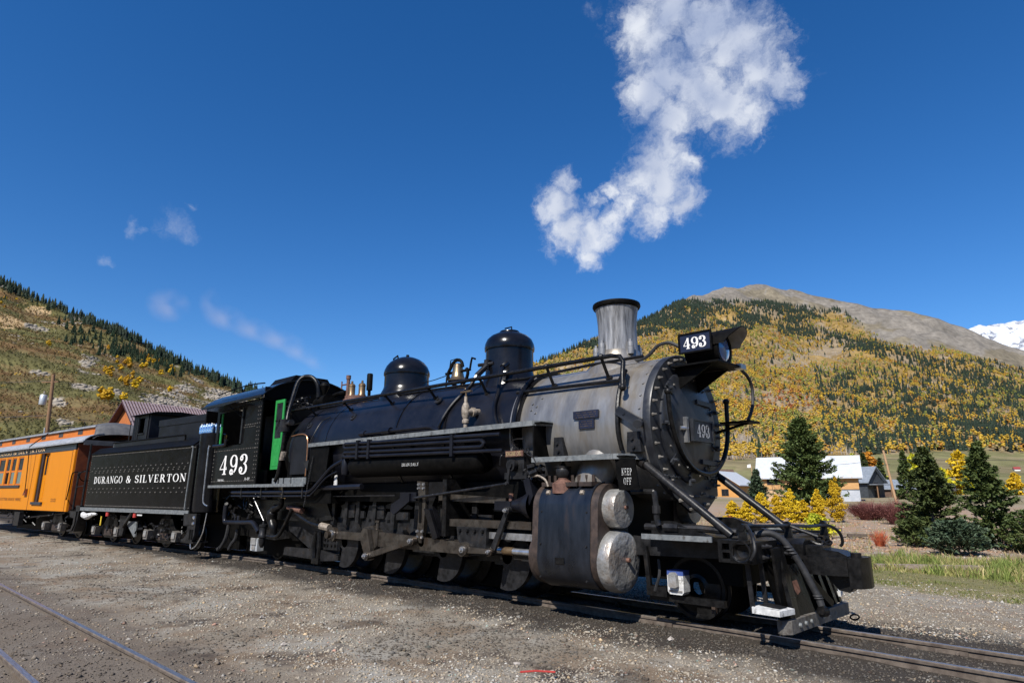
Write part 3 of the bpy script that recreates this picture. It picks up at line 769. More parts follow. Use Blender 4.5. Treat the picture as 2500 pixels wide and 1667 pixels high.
# front hand rail: a hoop round the door with ball ends
hoop = [(-4.36,-.76,3.07),(-4.36,-.74,2.79),(-4.36,-.66,2.52),(-4.36,-.47,2.22),(-4.36,-.15,2.01),(-4.36,.25,1.94),(-4.36,.62,2.01),(-4.36,.93,2.24),(-4.36,1.1,2.59),(-4.36,1.14,3.12)]
def smooth_path(p, k=4):
    p = [Vector(q) for q in p]; out = []
    for i in range(len(p)-1):
        a, b, c, d = p[max(0,i-1)], p[i], p[i+1], p[min(len(p)-1,i+2)]
        for j in range(k):
            t = j/k
            out.append(.5*((2*b) + (c-a)*t + (2*a-5*b+4*c-d)*t*t + (3*b-a-3*c+d)*t**3))
    out.append(p[-1]); return out
def ball(mb, p, r, n=12):
    pr = [(r*math.sin(math.pi*k/8), -r*math.cos(math.pi*k/8)) for k in range(9)]; return mb.lathe(pr, p, 'z', n)
fr = part('front_handrail', MB().tube(smooth_path(hoop), .036, 10), 'oily_black')
for p in (hoop[0], hoop[-1]): part('rail_knob', ball(MB(), p, .055), 'oily_black', fr)
for y, z in ((-.70,2.62),(1.12,2.75),(-.2,2.02),(.45,1.96)):
    part('rail_post', MB().cyl((-4.5,y,z),(-4.36,y,z),.022,n=8).bolt((-4.47,y,z),(1,0,0),.045,.02), 'bright_steel', fr)
# front number plate
npl = part('number_plate', MB().box(-4.34,-4.30,-.2,.42,2.41,2.72), 'number_blue')
part('plate_frame', MB().box(-4.335,-4.285,-.215,-.19,2.40,2.73).box(-4.335,-4.285,.41,.435,2.40,2.73).box(-4.335,-4.285,-.19,.41,2.40,2.425).box(-4.335,-4.285,-.19,.41,2.705,2.73), 'smokebox_plate', npl)
part('plate_bracket', MB().box(-4.42,-4.34,-.30,-.24,2.38,2.75).cyl((-4.4,-.4,2.58),(-4.36,-.25,2.58),.03,n=8), 'bright_steel', npl)
sign('plate_number', '493', (-4.297,-.08,2.47), (0,1,0), (0,0,1), .19, .40, M['worn_white'], npl, thick=.18)
# headlight with visor and number boards
hl = part('headlight', MB().lathe([(0,-4.36),(.20,-4.36),(.235,-4.30),(.235,-3.86),(.25,-3.85),(.25,-3.81),(.19,-3.81)], (0,0,3.73), 'x', 28).box(-4.34,-3.9,-.16,.16,3.50,3.62), 'soot_black')
part('lens', MB().lathe([(.19,-3.82),(.14,-3.805),(.07,-3.798),(0,-3.796)], (0,0,3.73), 'x', 28), 'lens_glass', hl)
vis = MB(); n_ = 16; prof = []
for i in range(n_+1):
    a = R(6 + 168*i/n_); tip = -3.50 - .20*abs(math.cos(a))**5
    y, z = .265*math.cos(a), 3.74 + .265*math.sin(a); prof.append((y, z, tip))
vv = [(-4.32,y,z) for y,z,t in prof] + [(t,y*1.04,3.74+(z-3.74)*1.06) for y,z,t in prof]
vv += [(-4.32,y*.95,3.74+(z-3.74)*.95) for y,z,t in prof] + [(t,y*.99,3.74+(z-3.74)*1.01) for y,z,t in prof]
q = n_+1; outer = MB().add(vv, [(i,i+1,q+i+1,q+i) for i in range(n_)] + [(q+i,q+i+1,3*q+i+1,3*q+i) for i in range(n_)])
inner = MB().add(vv, [(2*q+i+1,2*q+i,3*q+i,3*q+i+1) for i in range(n_)])
part('visor', outer, 'soot_black', hl); part('visor_lining', inner, 'visor_inside', hl)
for sgn in (-1, 1):
    ya, yb = sorted((sgn*.24, sgn*.31))
    bd = part('number_board', MB().box(-4.36,-3.88,ya,yb,3.70,3.96), 'number_blue')
    yo = sgn*.316; fy0, fy1 = sorted((sgn*.30, sgn*.325))
    part('board_frame', MB().box(-4.385,-4.36,fy0,fy1,3.675,3.985).box(-3.88,-3.855,fy0,fy1,3.675,3.985).box(-4.36,-3.88,fy0,fy1,3.675,3.70).box(-4.36,-3.88,fy0,fy1,3.96,3.985), 'soot_black', bd)
    if sgn < 0: sign('board_number', '493', (-4.31,-.3125,3.745), (1,0,0), (0,0,1), .165, .37, M['white_paint'], bd, thick=.19)
    else: sign('board_number', '493', (-3.93,.3125,3.745), (-1,0,0), (0,0,1), .165, .37, M['white_paint'], bd, thick=.19)
part('headlight_shelf', MB().prism([(-4.47,-.42),(-3.72,-.44),(-3.70,.30),(-3.86,.44),(-4.47,.44)], 'xy', 3.475, 3.50), 'soot_black')
for y in (-.30, .27): part('shelf_bracket', MB().prism([(-4.49,3.47),(-3.9,3.47),(-4.45,3.15)], 'xz', y, y+.03), 'soot_black')
cb = part('power_cable', MB().tube(smooth_path([(-3.75,.32,3.49),(-3.85,.52,3.56),(-3.9,.78,3.53),(-3.9,1.0,3.44),(-3.9,1.12,3.27),(-3.9,1.06,2.98),(-3.92,.90,2.77)]), .026, 8), 'rubber')
part('cable_plug', MB().box(-3.78,-3.68,.22,.40,3.46,3.53), 'bright_steel', cb)
part('far_step', MB().box(-4.40,-3.9,.92,1.30,2.74,2.77).beam((-4.5,.95,2.6),(-4.0,1.1,2.75),.04,.04), 'soot_black')
part('conduit', MB().tube(smooth_path([(-5.9,-.12,3.73),(-5.2,-.15,3.735),(-4.98,-.18,3.78),(-4.8,-.2,3.90),(-4.6,-.2,3.92),(-4.42,-.18,3.82),(-4.34,-.15,3.78)]), .028, 8), 'rubber')
# stack
stack = part('stack', MB().lathe([(0.336,3.95),(0.329,4.05),(0.323,4.25),(0.326,4.42),(0.340,4.58),(0.361,4.70),(0.374,4.75)], (-5.66,0,0), 'z', 56), 'stack_silver')
part('stack_base', MB().lathe([(0.602,3.52),(0.533,3.66),(0.447,3.74),(0.387,3.82),(0.361,3.90),(0.357,3.95),(0.344,3.955)], (-5.66,0,0), 'z', 48), 'graphite_smokebox', stack)
part('stack_rim', MB().lathe([(0.361,4.70),(0.391,4.715),(0.407,4.75),(0.399,4.79),(0.370,4.80),(0.311,4.79),(0.277,4.6),(0.277,4.0),(0.000,3.98)], (-5.66,0,0), 'z', 56), 'soot_black', stack)
for a in (-100, -25, 55, 130, 200):
    c, s_ = math.cos(R(a)), math.sin(R(a)); x, y = -5.66+.38*c, .38*s_
    part('stack_lug', MB().cyl((x,y,3.86),(x,y,3.98),.055,n=10).cyl((x,y,3.985),(x,y,4.06),.05,n=10).cyl((x,y,4.06),(x,y,4.11),.025,n=6), 'stack_silver', stack)
# domes
sd = part('sand_dome', MB().lathe([(0.632,3.50),(0.588,3.68),(0.522,3.79),(0.481,3.87),(0.470,3.92),(0.467,4.37)], (-8.17,0,0), 'z', 48), 'black_gloss')
part('dome_cap', MB().lathe([(0.467,4.36),(0.489,4.365),(0.494,4.42),(0.481,4.50),(0.441,4.59),(0.367,4.66),(0.265,4.71),(0.198,4.73),(0.198,4.755),(0.187,4.77),(0.000,4.785)], (-8.17,0,0), 'z', 48), 'black_gloss', sd)
part('dome_handle', MB().tube([(-8.02,-.1,4.76),(-8.02,-.1,4.82),(-8.2,-.1,4.82)], .014, 6), 'soot_black', sd)
std = part('steam_dome', MB().lathe([(0.670,3.45),(0.632,3.62),(0.601,3.80),(0.558,3.90),(0.527,3.96),(0.508,4.02),(0.505,4.29)], (-11.42,0,0), 'z', 56), 'black_gloss')
part('dome_cap', MB().lathe([(0.505,4.28),(0.524,4.285),(0.527,4.33),(0.515,4.40),(0.471,4.50),(0.397,4.59),(0.298,4.66),(0.174,4.71),(0.000,4.73)], (-11.42,0,0), 'z', 56), 'black_gloss', std)
part('dome_handle', MB().tube([(-11.66,-.2,4.60),(-11.67,-.21,4.70),(-11.52,-.21,4.75),(-11.50,-.2,4.66)], .02, 8), 'soot_black', std)
part('dome_bolt', MB().bolt((-11.42,0,4.72),(0,0,1),.045,.07), 'soot_black', std)
# bell in its cradle
bc = part('bell_cradle', MB().tube(smooth_path([(-9.67,0,3.78),(-9.70,-.02,3.86),(-9.84,-.06,3.95),(-9.90,-.07,4.12),(-9.84,-.05,4.26),(-9.79,-.03,4.36),(-9.68,0,4.42),(-9.56,0,4.36),(-9.52,0,4.25)]), .035, 8)
          .tube(smooth_path([(-9.67,0,3.78),(-9.55,0,3.86),(-9.42,0,3.95),(-9.36,0,4.1),(-9.4,0,4.2)]), .035, 8).box(-9.80,-9.54,-.09,.09,3.72,3.82).cyl((-10.05,0,4.16),(-9.29,0,4.16),.03,n=8), 'soot_black')
part('bell', MB().lathe([(.0,4.34),(.06,4.335),(.095,4.31),(.105,4.25),(.115,4.15),(.135,4.06),(.17,4.00),(.208,3.975),(.208,3.96),(.19,3.965),(0,4.05)], (-9.67,0,0), 'z', 36), 'bell_bronze', bc)
part('bell_arm', MB().tube([(-9.30,0,4.16),(-9.27,0,4.3),(-9.24,0,4.40),(-9.14,0,4.36)], .022, 6), 'soot_black', bc)
part('bell_guard', MB().tube([(-9.95,0,4.2),(-9.90,0,4.44),(-9.7,0,4.45),(-9.66,0,4.38)], .012, 6), 'soot_black', bc)
part('bell_rod', MB().tube([(-10.0,0,4.16),(-10.0,-.02,4.05),(-10.0,-.04,3.78)], .018, 6), 'soot_black', bc)
part('bell_cord', MB().tube([(-10.60,-.2,4.0),(-10.3,-.1,4.05),(-10.05,0,4.12)], .010, 5), 'soot_black')
# turret: safety valves, whistle, generator
tu = part('turret_flange', MB().lathe([(.36,3.70),(.34,3.93),(.30,3.95),(.30,4.02),(0,4.03)], (-13.42,0,0), 'z', 28), 'rust_cast')
for x, y, h, mt in ((-13.55,-.08,4.42,'bronze'),(-13.28,.04,4.42,'bronze')):
    part('safety_valve', MB().lathe([(.10,4.0),(.10,4.06),(.085,4.08),(.085,4.28),(.095,4.29),(.07,4.34),(.03,4.36),(.025,h),(0,h)], (x,y,0), 'z', 16), mt, tu)
part('whistle', MB().lathe([(.04,4.0),(.04,4.15),(.075,4.16),(.075,4.55),(.06,4.58),(0,4.59)], (-13.08,.12,0), 'z', 16), 'soot_black', tu)
part('stop_valve', MB().lathe([(.045,3.9),(.045,4.5),(.06,4.5),(.06,4.6),(0,4.6)], (-13.78,-.05,0), 'z', 12).cyl((-13.78,-.05,4.38),(-14.08,-.05,4.38),.02,n=8).cyl((-14.08,-.05,4.28),(-14.08,-.05,4.48),.018,n=6), 'rust_cast', tu)
part('steam_pipe', MB().tube(smooth_path([(-13.8,-.1,4.16),(-14.1,-.15,4.14),(-14.35,-.2,4.05),(-14.5,-.3,3.9)]), .055, 8), 'soot_black', tu)
ge = part('dynamo', MB().cyl((-14.55,-.35,3.94),(-14.2,-.35,3.94),.17,n=20).cyl((-14.2,-.35,3.94),(-14.14,-.35,3.94),.19,n=20).cyl((-14.75,-.35,3.94),(-14.5,-.35,3.94),.11,n=14), 'soot_black')
part('exhaust_muffler', MB().lathe([(.04,4.05),(.05,4.18),(.11,4.30),(.13,4.36),(.10,4.43),(.03,4.46),(0,4.47)], (-14.4,-.35,0), 'z', 16), 'soot_black', ge)
vw = MB()
for k in range(26):
    x = random.uniform(-15.4,-14.6); z = random.uniform(3.82,4.12); y = random.uniform(-.75,-.3)
    vw.cyl((x,y,z),(x+random.uniform(-.15,.15),y+random.uniform(-.1,.1),z+random.uniform(-.06,.06)),random.uniform(.012,.035),n=6)
for z in (3.88, 4.0): vw.tube([(-15.5,-.8,z),(-14.5,-.75,z+.03)], .012, 5)
tag(part('turret_fittings', vw, 'grey_iron'), kind='stuff')
# hand rails along the boiler
for sgn in (-1, 1):
    hr_ = part('boiler_handrail', MB().tube([(-14.9,sgn*.98,3.70),(-12.4,sgn*1.0,3.69),(-9.4,sgn*1.03,3.67),(-6.4,sgn*1.0,3.67),(-5.5,sgn*.99,3.67)] + [(-5.15,sgn*.98,3.67),(-5.0,sgn*.98,3.64),(-4.93,sgn*1.0,3.54),(-4.90,sgn*1.08,3.35),(-4.88,sgn*1.12,3.16)], .036, 10), 'oily_black')
    part('rail_knob', ball(MB(), (-4.88,sgn*1.12,3.14), .055), 'oily_black', hr_)
    for x in (-13.9,-12.39,-10.83,-9.41,-7.97,-6.4,-5.32):
        r = np.interp(-x, [7,9.2,10.6], [1.09,1.17,1.2]); y = .80; z = ZC + math.sqrt(r*r - y*y)
        part('rail_post', MB().cyl((x,sgn*y,z-.02),(x,sgn*1.0,3.67),.026,n=8).cyl((x,sgn*(y-.01),z-.01),(x,sgn*(y+.02),z+.02),.06,.05,n=10), 'oily_black', hr_)
        part('rail_clamp', ball(MB(), (x,sgn*1.0,3.675), .05, 8), 'oily_black', hr_)
    pt = []
    for x in (-14.3,-13,-11,-9,-7.3,-5.9,-4.9):
        r = np.interp(-x, [7,9.2,10.6], [1.09,1.17,1.2]) + .035; y = .48; pt.append((x, sgn*y, ZC + math.sqrt(r*r-y*y) + (.06 if x > -7.2 else 0)))
    part('conduit', MB().tube(pt, .026, 8), 'oily_black')
part('smokebox_pipe', MB().tube([(-7.13,-.92,3.33),(-6.0,-.92,3.31),(-5.07,-.92,3.29),(-5.02,-.86,3.42)], .03, 8), 'oily_black')
part('smokebox_pipe', MB().tube(smooth_path([(-5.02,-.80,3.46),(-5.03,-.90,3.30),(-5.02,-1.02,3.05),(-5.0,-1.10,2.8),(-4.99,-1.12,2.5),(-4.96,-1.08,2.25)]), .034, 8), 'oily_black')
part('bracket_arm', MB().beam((-4.98,-1.13,2.82),(-4.60,-1.15,2.60),.05,.13,(0,0,1)).cyl((-4.63,-1.12,2.62),(-4.58,-1.26,2.58),.06,n=10).bolt((-4.86,-1.155,2.76),NEAR,.03,.02), 'smokebox_plate')
for x0, x1 in ((-6.19,-6.02),(-4.86,-4.66)):
    part('board_bracket', MB().prism([(x0,2.22),(x1+.04,2.22),(x1,2.50),(x0+.02,2.50)], 'xz', -1.12, -1.02).bolt(((x0+x1)/2,-1.12,2.40),NEAR,.03,.03).bolt(((x0+x1)/2+.02,-1.12,2.28),NEAR,.03,.03), 'grey_iron')
for px in ([(-8.30,-.50,4.02),(-8.38,-.68,3.82),(-8.46,-.80,3.58),(-8.6,-.86,3.46),(-8.72,-1.03,3.22),(-8.80,-1.17,2.95),(-8.84,-1.2,2.80)],
           [(-7.80,-.46,4.0),(-7.74,-.64,3.9),(-7.68,-.78,3.62),(-7.62,-.88,3.40),(-7.55,-1.04,3.15),(-7.45,-1.14,2.95),(-7.36,-1.17,2.76)]):
    part('sand_pipe', MB().tube(smooth_path(px), .036, 8).cyl(px[0], px[1], .055, n=8), 'black_gloss')
part('sand_valve', MB().cyl((-8.50,-.52,4.06),(-8.15,-.46,4.06),.035,n=8).cyl((-8.3,-.5,3.96),(-8.3,-.5,4.14),.05,n=8), 'grey_iron', sd)
bx_ = []
for k in range(15):
    a = R(125 + 4.6*k); bx_.append((-7.0, 1.16*math.cos(a), ZC + 1.16*math.sin(a)))
part('band_pipe', MB().tube(bx_, .042, 8), 'black_gloss')
# check valve with hand wheel
cv = part('check_valve', MB().lathe([(.038,2.74),(.038,2.84),(.062,2.85),(.062,2.90),(.045,2.92),(.070,2.98),(.076,3.06),(.07,3.14),(.042,3.20),(.03,3.22),(.03,3.32)], (-8.02,-1.28,0), 'z', 18), 'valve_body')
part('valve_wheel', MB().cyl((-8.02,-1.28,3.32),(-8.02,-1.28,3.42),.015,n=6).beam((-8.15,-1.28,3.405),(-7.89,-1.28,3.405),.04,.03), 'bronze', cv)
part('valve_neck', MB().cyl((-8.0,-1.28,3.05),(-7.96,-1.0,3.06),.06,n=14).cyl((-7.985,-1.17,3.05),(-7.975,-1.12,3.05),.085,n=14), 'valve_body', cv)
# running boards
for sgn in (-1, 1):
    def Y2(a, b): return sorted((sgn*a, sgn*b))
    y0, y1 = Y2(.95, 1.35); rb = part('running_board', MB().box(-13.15,-6.22,y0,y1,2.715,2.735), 'soot_black')
    y0, y1 = Y2(1.35, 1.372); part('board_edge', MB().box(-13.17,-6.39,y0,y1,2.685,2.765).beam((-6.39,sgn*1.361,2.725),(-6.20,sgn*1.0,2.725),.022,.08), 'trim_grey', rb)
    y0, y1 = Y2(.85, 1.35); fb = part('running_board', MB().box(-6.40,-4.74,y0,y1,2.145,2.165), 'soot_black')
    y0, y1 = Y2(1.35, 1.372); part('board_edge', MB().box(-6.42,-4.93,y0,y1,2.12,2.195).beam((-4.93,sgn*1.361,2.157),(-4.86,sgn*1.33,2.157),.022,.075).beam((-4.86,sgn*1.33,2.157),(-4.68,sgn*.90,2.157),.022,.075), 'trim_grey', fb)
    y0, y1 = Y2(.98, 1.36)
    part('step_panel', MB().prism([(y0,2.17),(y1,2.17),(y1,2.71),(y0,2.71)], 'yz', -6.40, -6.37), 'soot_black')
    for x in (-12.6,-11.0,-9.6,-8.1,-6.9):
        y0, y1 = Y2(1.0, 1.3); part('board_support', MB().prism([(y0,2.60 if sgn<0 else 2.30),(y0 if sgn<0 else y1,2.71),(y1 if sgn<0 else y0,2.71),(y1,2.30 if sgn<0 else 2.60)], 'yz', x-.02, x+.02), 'soot_black', rb)
part('side_pipe', MB().tube(smooth_path([(-11.25,-1.28,2.86),(-10.4,-1.28,2.86),(-9.4,-1.28,2.86),(-9.0,-1.28,2.85),(-8.85,-1.28,2.80),(-8.7,-1.30,2.76)]), .045, 8).cyl((-10.42,-1.28,2.86),(-10.18,-1.28,2.86),.075,n=8).cyl((-11.2,-1.28,2.86),(-11.05,-1.28,2.86),.065,n=8), 'boiler_jacket')
# air cooling pipes and the air reservoir behind them
zr, zf, xf = (2.67,2.58,2.49,2.40), (2.59,2.52,2.41,2.33), (-7.06,-7.5,-7.5,-7.0)
for k in range(4):
    part('cooling_pipe', MB().tube([(-11.58,-1.40,zr[k]),(xf[k],-1.40,zf[k])], .034, 10), 'boiler_jacket')
for k0, k1, x in ((0,1,-11.58),(2,3,-11.58)):
    part('pipe_bend', MB().tube(smooth_path([(x,-1.40,zr[k0]),(x-.06,-1.40,(zr[k0]+zr[k1])/2),(x,-1.40,zr[k1])]), .034, 8), 'boiler_jacket')
part('pipe_bend', MB().tube(smooth_path([(-7.5,-1.40,zf[1]),(-7.43,-1.40,(zf[1]+zf[2])/2),(-7.5,-1.40,zf[2])]), .034, 8), 'boiler_jacket')
for x in (-11.1,-10.7,-8.2):
    zt = np.interp(x, [-11.6,-7.1], [2.71,2.62]); part('pipe_clamp', MB().box(x-.035,x+.035,-1.45,-1.36,zt-.36,zt+.02).box(x-.03,x+.03,-1.36,-1.28,zt-.02,2.71), 'boiler_jacket')
ar = part('air_reservoir', MB().lathe([(0,-11.62),(.12,-11.61),(.21,-11.55),(.235,-11.45),(.235,-7.75),(.21,-7.66),(.12,-7.6),(0,-7.59)], (0,-1.13,2.22), 'x', 32), 'soot_black')
sign('drain_lettering', 'DRAIN DAILY', (-9.68,-1.364,2.155), (1,0,0), (0,0,1), .055, .52, M['worn_white'], ar, thick=.11, thin=.06)
# lubricator with ENGINE OIL plate
lu = part('lubricator', MB().box(-6.98,-6.62,-1.32,-1.05,1.98,2.22).box(-7.02,-6.55,-1.34,-1.02,1.88,1.98).box(-6.95,-6.66,-1.30,-1.1,2.22,2.29), 'grey_iron')
ep = part('oil_plate', MB().box(-6.97,-6.60,-1.37,-1.345,2.225,2.315), 'rust_cast', lu)
sign('oil_lettering', 'ENGINE OIL', (-6.955,-1.374,2.24), (1,0,0), (0,0,1), .06, .335, M['brass_letter'], ep, thick=.11, thin=.08)
part('drive_wheel', MB().cyl((-6.82,-1.34,2.09),(-6.82,-1.42,2.09),.09,n=18).cyl((-6.82,-1.42,2.09),(-6.82,-1.45,2.09),.05,n=12).beam((-6.82,-1.43,2.09),(-6.86,-1.43,1.81),.03,.04), 'grey_iron', lu)
part('drive_rod', MB().tube([(-6.86,-1.42,1.81),(-9.27,-1.36,1.58)], .022, 8).bolt((-6.86,-1.44,1.81),NEAR,.035,.04), 'grey_iron', lu)
of = MB()
for k in range(7): of.cyl((-6.96+k*.055,-1.2,2.29),(-6.96+k*.055,-1.2,2.36),.016,n=6)
for k in range(30):
    x, z = random.uniform(-6.62,-6.28), random.uniform(1.86,2.05); of.cyl((x,-1.28+random.uniform(-.1,.1),z),(x+random.uniform(-.05,.12),-1.28+random.uniform(-.06,.06),z+random.uniform(-.05,.05)),random.uniform(.015,.05),n=7)
for pth in ([(-6.7,-1.25,2.34),(-6.5,-1.35,2.24),(-6.38,-1.38,2.20),(-6.32,-1.38,2.10)],[(-6.8,-1.25,2.34),(-6.9,-1.3,2.45),(-6.82,-1.3,2.5),(-6.66,-1.28,2.5)],[(-6.95,-1.25,2.3),(-7.05,-1.38,2.25),(-7.08,-1.38,2.1)],[(-6.6,-1.25,2.34),(-6.42,-1.34,2.22),(-6.3,-1.36,2.2)]):
    of.tube(smooth_path(pth), .010, 5)
tag(part('oil_fittings', of, 'grey_iron', lu), kind='stuff')
# ---- cab
cab = part('cab', MB()
    .box(-18.3,-15.55,-1.4,-1.37,1.9,2.93).box(-16.60,-15.55,-1.4,-1.37,2.93,4.06).box(-18.3,-18.14,-1.4,-1.37,2.93,4.06).box(-18.14,-16.60,-1.4,-1.37,3.86,4.06)
    .box(-18.3,-15.55,1.37,1.4,1.9,4.06)
    .box(-15.58,-15.55,-1.37,-1.12,1.9,2.24).box(-15.58,-15.55,-.60,.60,1.9,4.5).box(-15.58,-15.55,-1.37,-.6,4.02,4.36).box(-15.58,-15.55,.6,1.37,1.9,4.36)
    .box(-18.3,-15.55,-1.37,1.37,1.86,1.9), 'black_panel')
arc = [(1.48*math.cos(R(180-k*9)), 4.08 + .58*math.sin(R(k*9))**1.6) for k in range(21)]
roof = MB(); n_ = len(arc)
rvv = [(x, y, z + dz) for x in (-19.25,-15.45) for dz in (0, .035) for y, z in arc]
roof.add(rvv, [(i,i+1,2*n_+i+1,2*n_+i) for i in range(n_-1)] + [(n_+i+1,n_+i,3*n_+i,3*n_+i+1) for i in range(n_-1)] + [(i,n_+i,n_+i+1,i+1) for i in range(n_-1)] + [(2*n_+i+1,3*n_+i+1,3*n_+i,2*n_+i) for i in range(n_-1)])
part('roof', roof, 'black_gloss', cab)
part('roof_gutter', MB().box(-19.25,-15.42,-1.53,-1.47,4.06,4.12), 'black_gloss', cab)
part('roof_vent', MB().prism([(-.62,4.62),(.62,4.62),(.48,4.80),(-.48,4.80)], 'yz', -16.9, -15.7), 'soot_black', cab)
part('roof_rail', MB().tube(smooth_path([(-18.9,-1.2,4.50),(-17.6,-1.18,4.58),(-16.8,-1.1,4.60),(-16.2,-1.1,4.56)]), .018, 6), 'soot_black', cab)
part('front_fascia', MB().prism([(y, z) for y, z in arc[2:19]] + [(1.2,4.06),(-1.2,4.06)], 'yz', -15.56, -15.53), 'soot_black', cab)
rv = MB()
for x in np.arange(-18.22,-15.6,.105):
    for z in (1.98, 2.80, 4.02): rv.bolt((x,-1.4,z), NEAR, .016, .012)
for z in np.arange(2.06,4.0,.105):
    rv.bolt((-15.63,-1.4,z), NEAR, .016, .012); rv.bolt((-15.75,-1.4,z), NEAR, .016, .012); rv.bolt((-18.24,-1.4,min(z,2.85)), NEAR, .016, .012)
for x in np.arange(-16.5,-15.8,.1): rv.bolt((x,-1.4,3.36),NEAR,.016,.012); rv.bolt((x+.05,-1.4,3.42),NEAR,.016,.012)
tag(part('cab_rivets', rv, 'worn_steel', cab), kind='stuff')
part('corner_angle', MB().box(-15.56,-15.50,-1.43,-1.40,1.9,4.04), 'soot_black', cab)
sign('cab_number', '493', (-17.80,-1.4035,2.155), (1,0,0), (0,0,1), .51, 1.72, M['white_paint'], cab, thick=.15, thin=.05, gap=.17)
sign('road_initials', 'D&SNG', (-17.83,-1.4035,1.985), (1,0,0), (0,0,1), .055, .42, M['worn_white'], cab, thick=.2, thin=.1)
sign('class_mark', 'K-37', (-16.18,-1.4035,2.0), (1,0,0), (0,0,1), .06, .27, M['worn_white'], cab, thick=.2, thin=.1)
part('arm_rest', MB().tube(smooth_path([(-18.2,-1.46,2.95),(-17.5,-1.46,2.95),(-17.42,-1.46,3.0),(-17.42,-1.46,3.10)]), .05, 8), 'black_gloss', cab)
part('window_post', MB().box(-18.12,-18.04,-1.36,-1.33,2.93,3.86), 'green_paint', cab)
part('window_post', MB().box(-16.72,-16.66,-1.39,-1.35,2.98,3.84), 'yellow_paint', cab)
part('window_post', MB().box(-16.66,-16.58,-1.43,-1.40,2.95,3.9), 'grey_iron', cab)
part('window_visor', MB().prism([(-18.3,3.93),(-16.4,3.98),(-16.4,3.99),(-18.3,3.945)], 'xz', -1.78, -1.42), 'grey_iron', cab)
part('visor_stay', MB().tube([(-16.9,-1.7,3.95),(-16.55,-1.44,3.62)], .014, 5), 'soot_black', cab)
part('cab_bulkhead', MB().box(-18.28,-18.24,-.2,1.37,1.9,4.1), 'soot_black', cab)
part('cab_ceiling', MB().box(-18.3,-15.6,-1.36,1.36,4.05,4.08), 'soot_black', cab)
part('backhead_gear', MB().box(-16.6,-15.6,-.8,.8,1.9,3.7), 'soot_black', cab)
part('seat_box', MB().box(-17.9,-16.9,-.95,-.5,1.9,2.75), 'soot_black', cab)
part('gauge_stand', MB().box(-15.7,-15.6,-.3,.3,2.9,3.8), 'grey_iron', cab)
part('grab_iron', MB().tube(smooth_path([(-18.42,-1.47,2.95),(-18.44,-1.5,2.9),(-18.44,-1.5,2.0),(-18.42,-1.5,1.5),(-18.35,-1.48,1.38),(-18.2,-1.45,1.33)]), .02, 6), 'bright_steel', cab)
gd = part('cab_door', MB().box(-15.44,-14.96,-1.115,-1.085,2.25,3.02).box(-15.44,-15.36,-1.115,-1.085,3.02,4.0).box(-15.04,-14.96,-1.115,-1.085,3.02,4.0).box(-15.36,-15.04,-1.115,-1.085,3.92,4.0), 'green_paint')
part('door_pane', MB().box(-15.36,-15.04,-1.104,-1.098,3.02,3.92), 'dark_glass', gd)
part('door_panel', MB().box(-15.37,-15.03,-1.122,-1.116,2.33,2.86), 'green_paint', gd)
part('door_bar', MB().tube([(-15.30,-1.13,3.25),(-15.12,-1.13,3.5)], .012, 5).box(-15.37,-15.03,-1.12,-1.115,3.46,3.49), 'grey_iron', gd)
# cab apron and its pale edge
part('cab_apron', MB().box(-18.35,-13.1,-1.42,-1.0,1.84,1.862), 'soot_black')
part('apron_edge', MB().box(-18.35,-13.12,-1.444,-1.42,1.815,1.885), 'trim_grey')
part('far_apron', MB().box(-18.35,-13.1,1.0,1.42,1.84,1.862), 'soot_black')
# firebox sides
part('firebox', MB().box(-14.42,-12.4,-1.17,1.17,1.45,2.70), 'soot_black')
part('backhead', MB().lathe([(.95,-15.6),(1.0,-14.46)], (0,0,ZC), 'x', 40), 'soot_black')
wp = [(-14.18,2.10),(-13.42,2.10),(-13.42,2.80)] + [(-13.42-.2+.2*math.cos(R(a)), 2.86+.2*math.sin(R(a))) for a in (0,30,60,90)] + [(-13.95,3.06),(-14.12,2.98),(-14.18,2.85)]
part('firebox_panel', MB().prism(wp, 'xz', -1.235, -1.21), 'boiler_jacket')
part('copper_pipe', MB().tube(smooth_path([(-14.2,-1.25,3.0),(-13.7,-1.27,3.02),(-13.45,-1.27,2.95),(-13.38,-1.27,2.7),(-13.38,-1.27,2.05)]), .014, 6), 'copper')
part('copper_pipe', MB().tube(smooth_path([(-13.0,-.95,3.40),(-13.2,-1.05,3.3),(-13.25,-1.2,3.0),(-13.32,-1.27,2.7),(-13.34,-1.27,2.05)]), .011, 5), 'grey_iron')
part('firebox_step', MB().prism([(-13.14,2.71),(-12.35,2.66),(-12.45,1.92),(-13.19,1.92)], 'xz', -1.32, -1.29).box(-13.2,-12.4,-1.29,-1.1,1.90,1.93), 'soot_black')
part('step_funnel', MB().prism([(-13.42,2.36),(-13.16,2.40),(-13.2,2.16)], 'xz', -1.34, -1.2), 'grey_iron')
ch = MB()
for k in range(20):
    z = 2.45 - k*.055; ch.tube([(-12.95-k*.012+.012*math.cos(a_),-1.36+.006*math.sin(k*1.57),z+.032*math.sin(a_)) for a_ in [j*math.pi/4 for j in range(9)]], .008, 4, False)
tag(part('safety_chain', ch, 'grey_iron'), kind='stuff')
part('white_stencil_panel', MB().prism([(-12.25,1.78),(-12.12,1.78),(-12.14,2.05),(-12.22,2.05)], 'xz', -1.22, -1.2), 'worn_white')
for x0, x1 in ((-14.9,-14.62),(-14.55,-14.36),(-14.3,-14.0),(-13.95,-13.3)):
    part('apron_plate', MB().box(x0,x1,-1.30,-1.28,1.865,2.02), 'trim_grey')
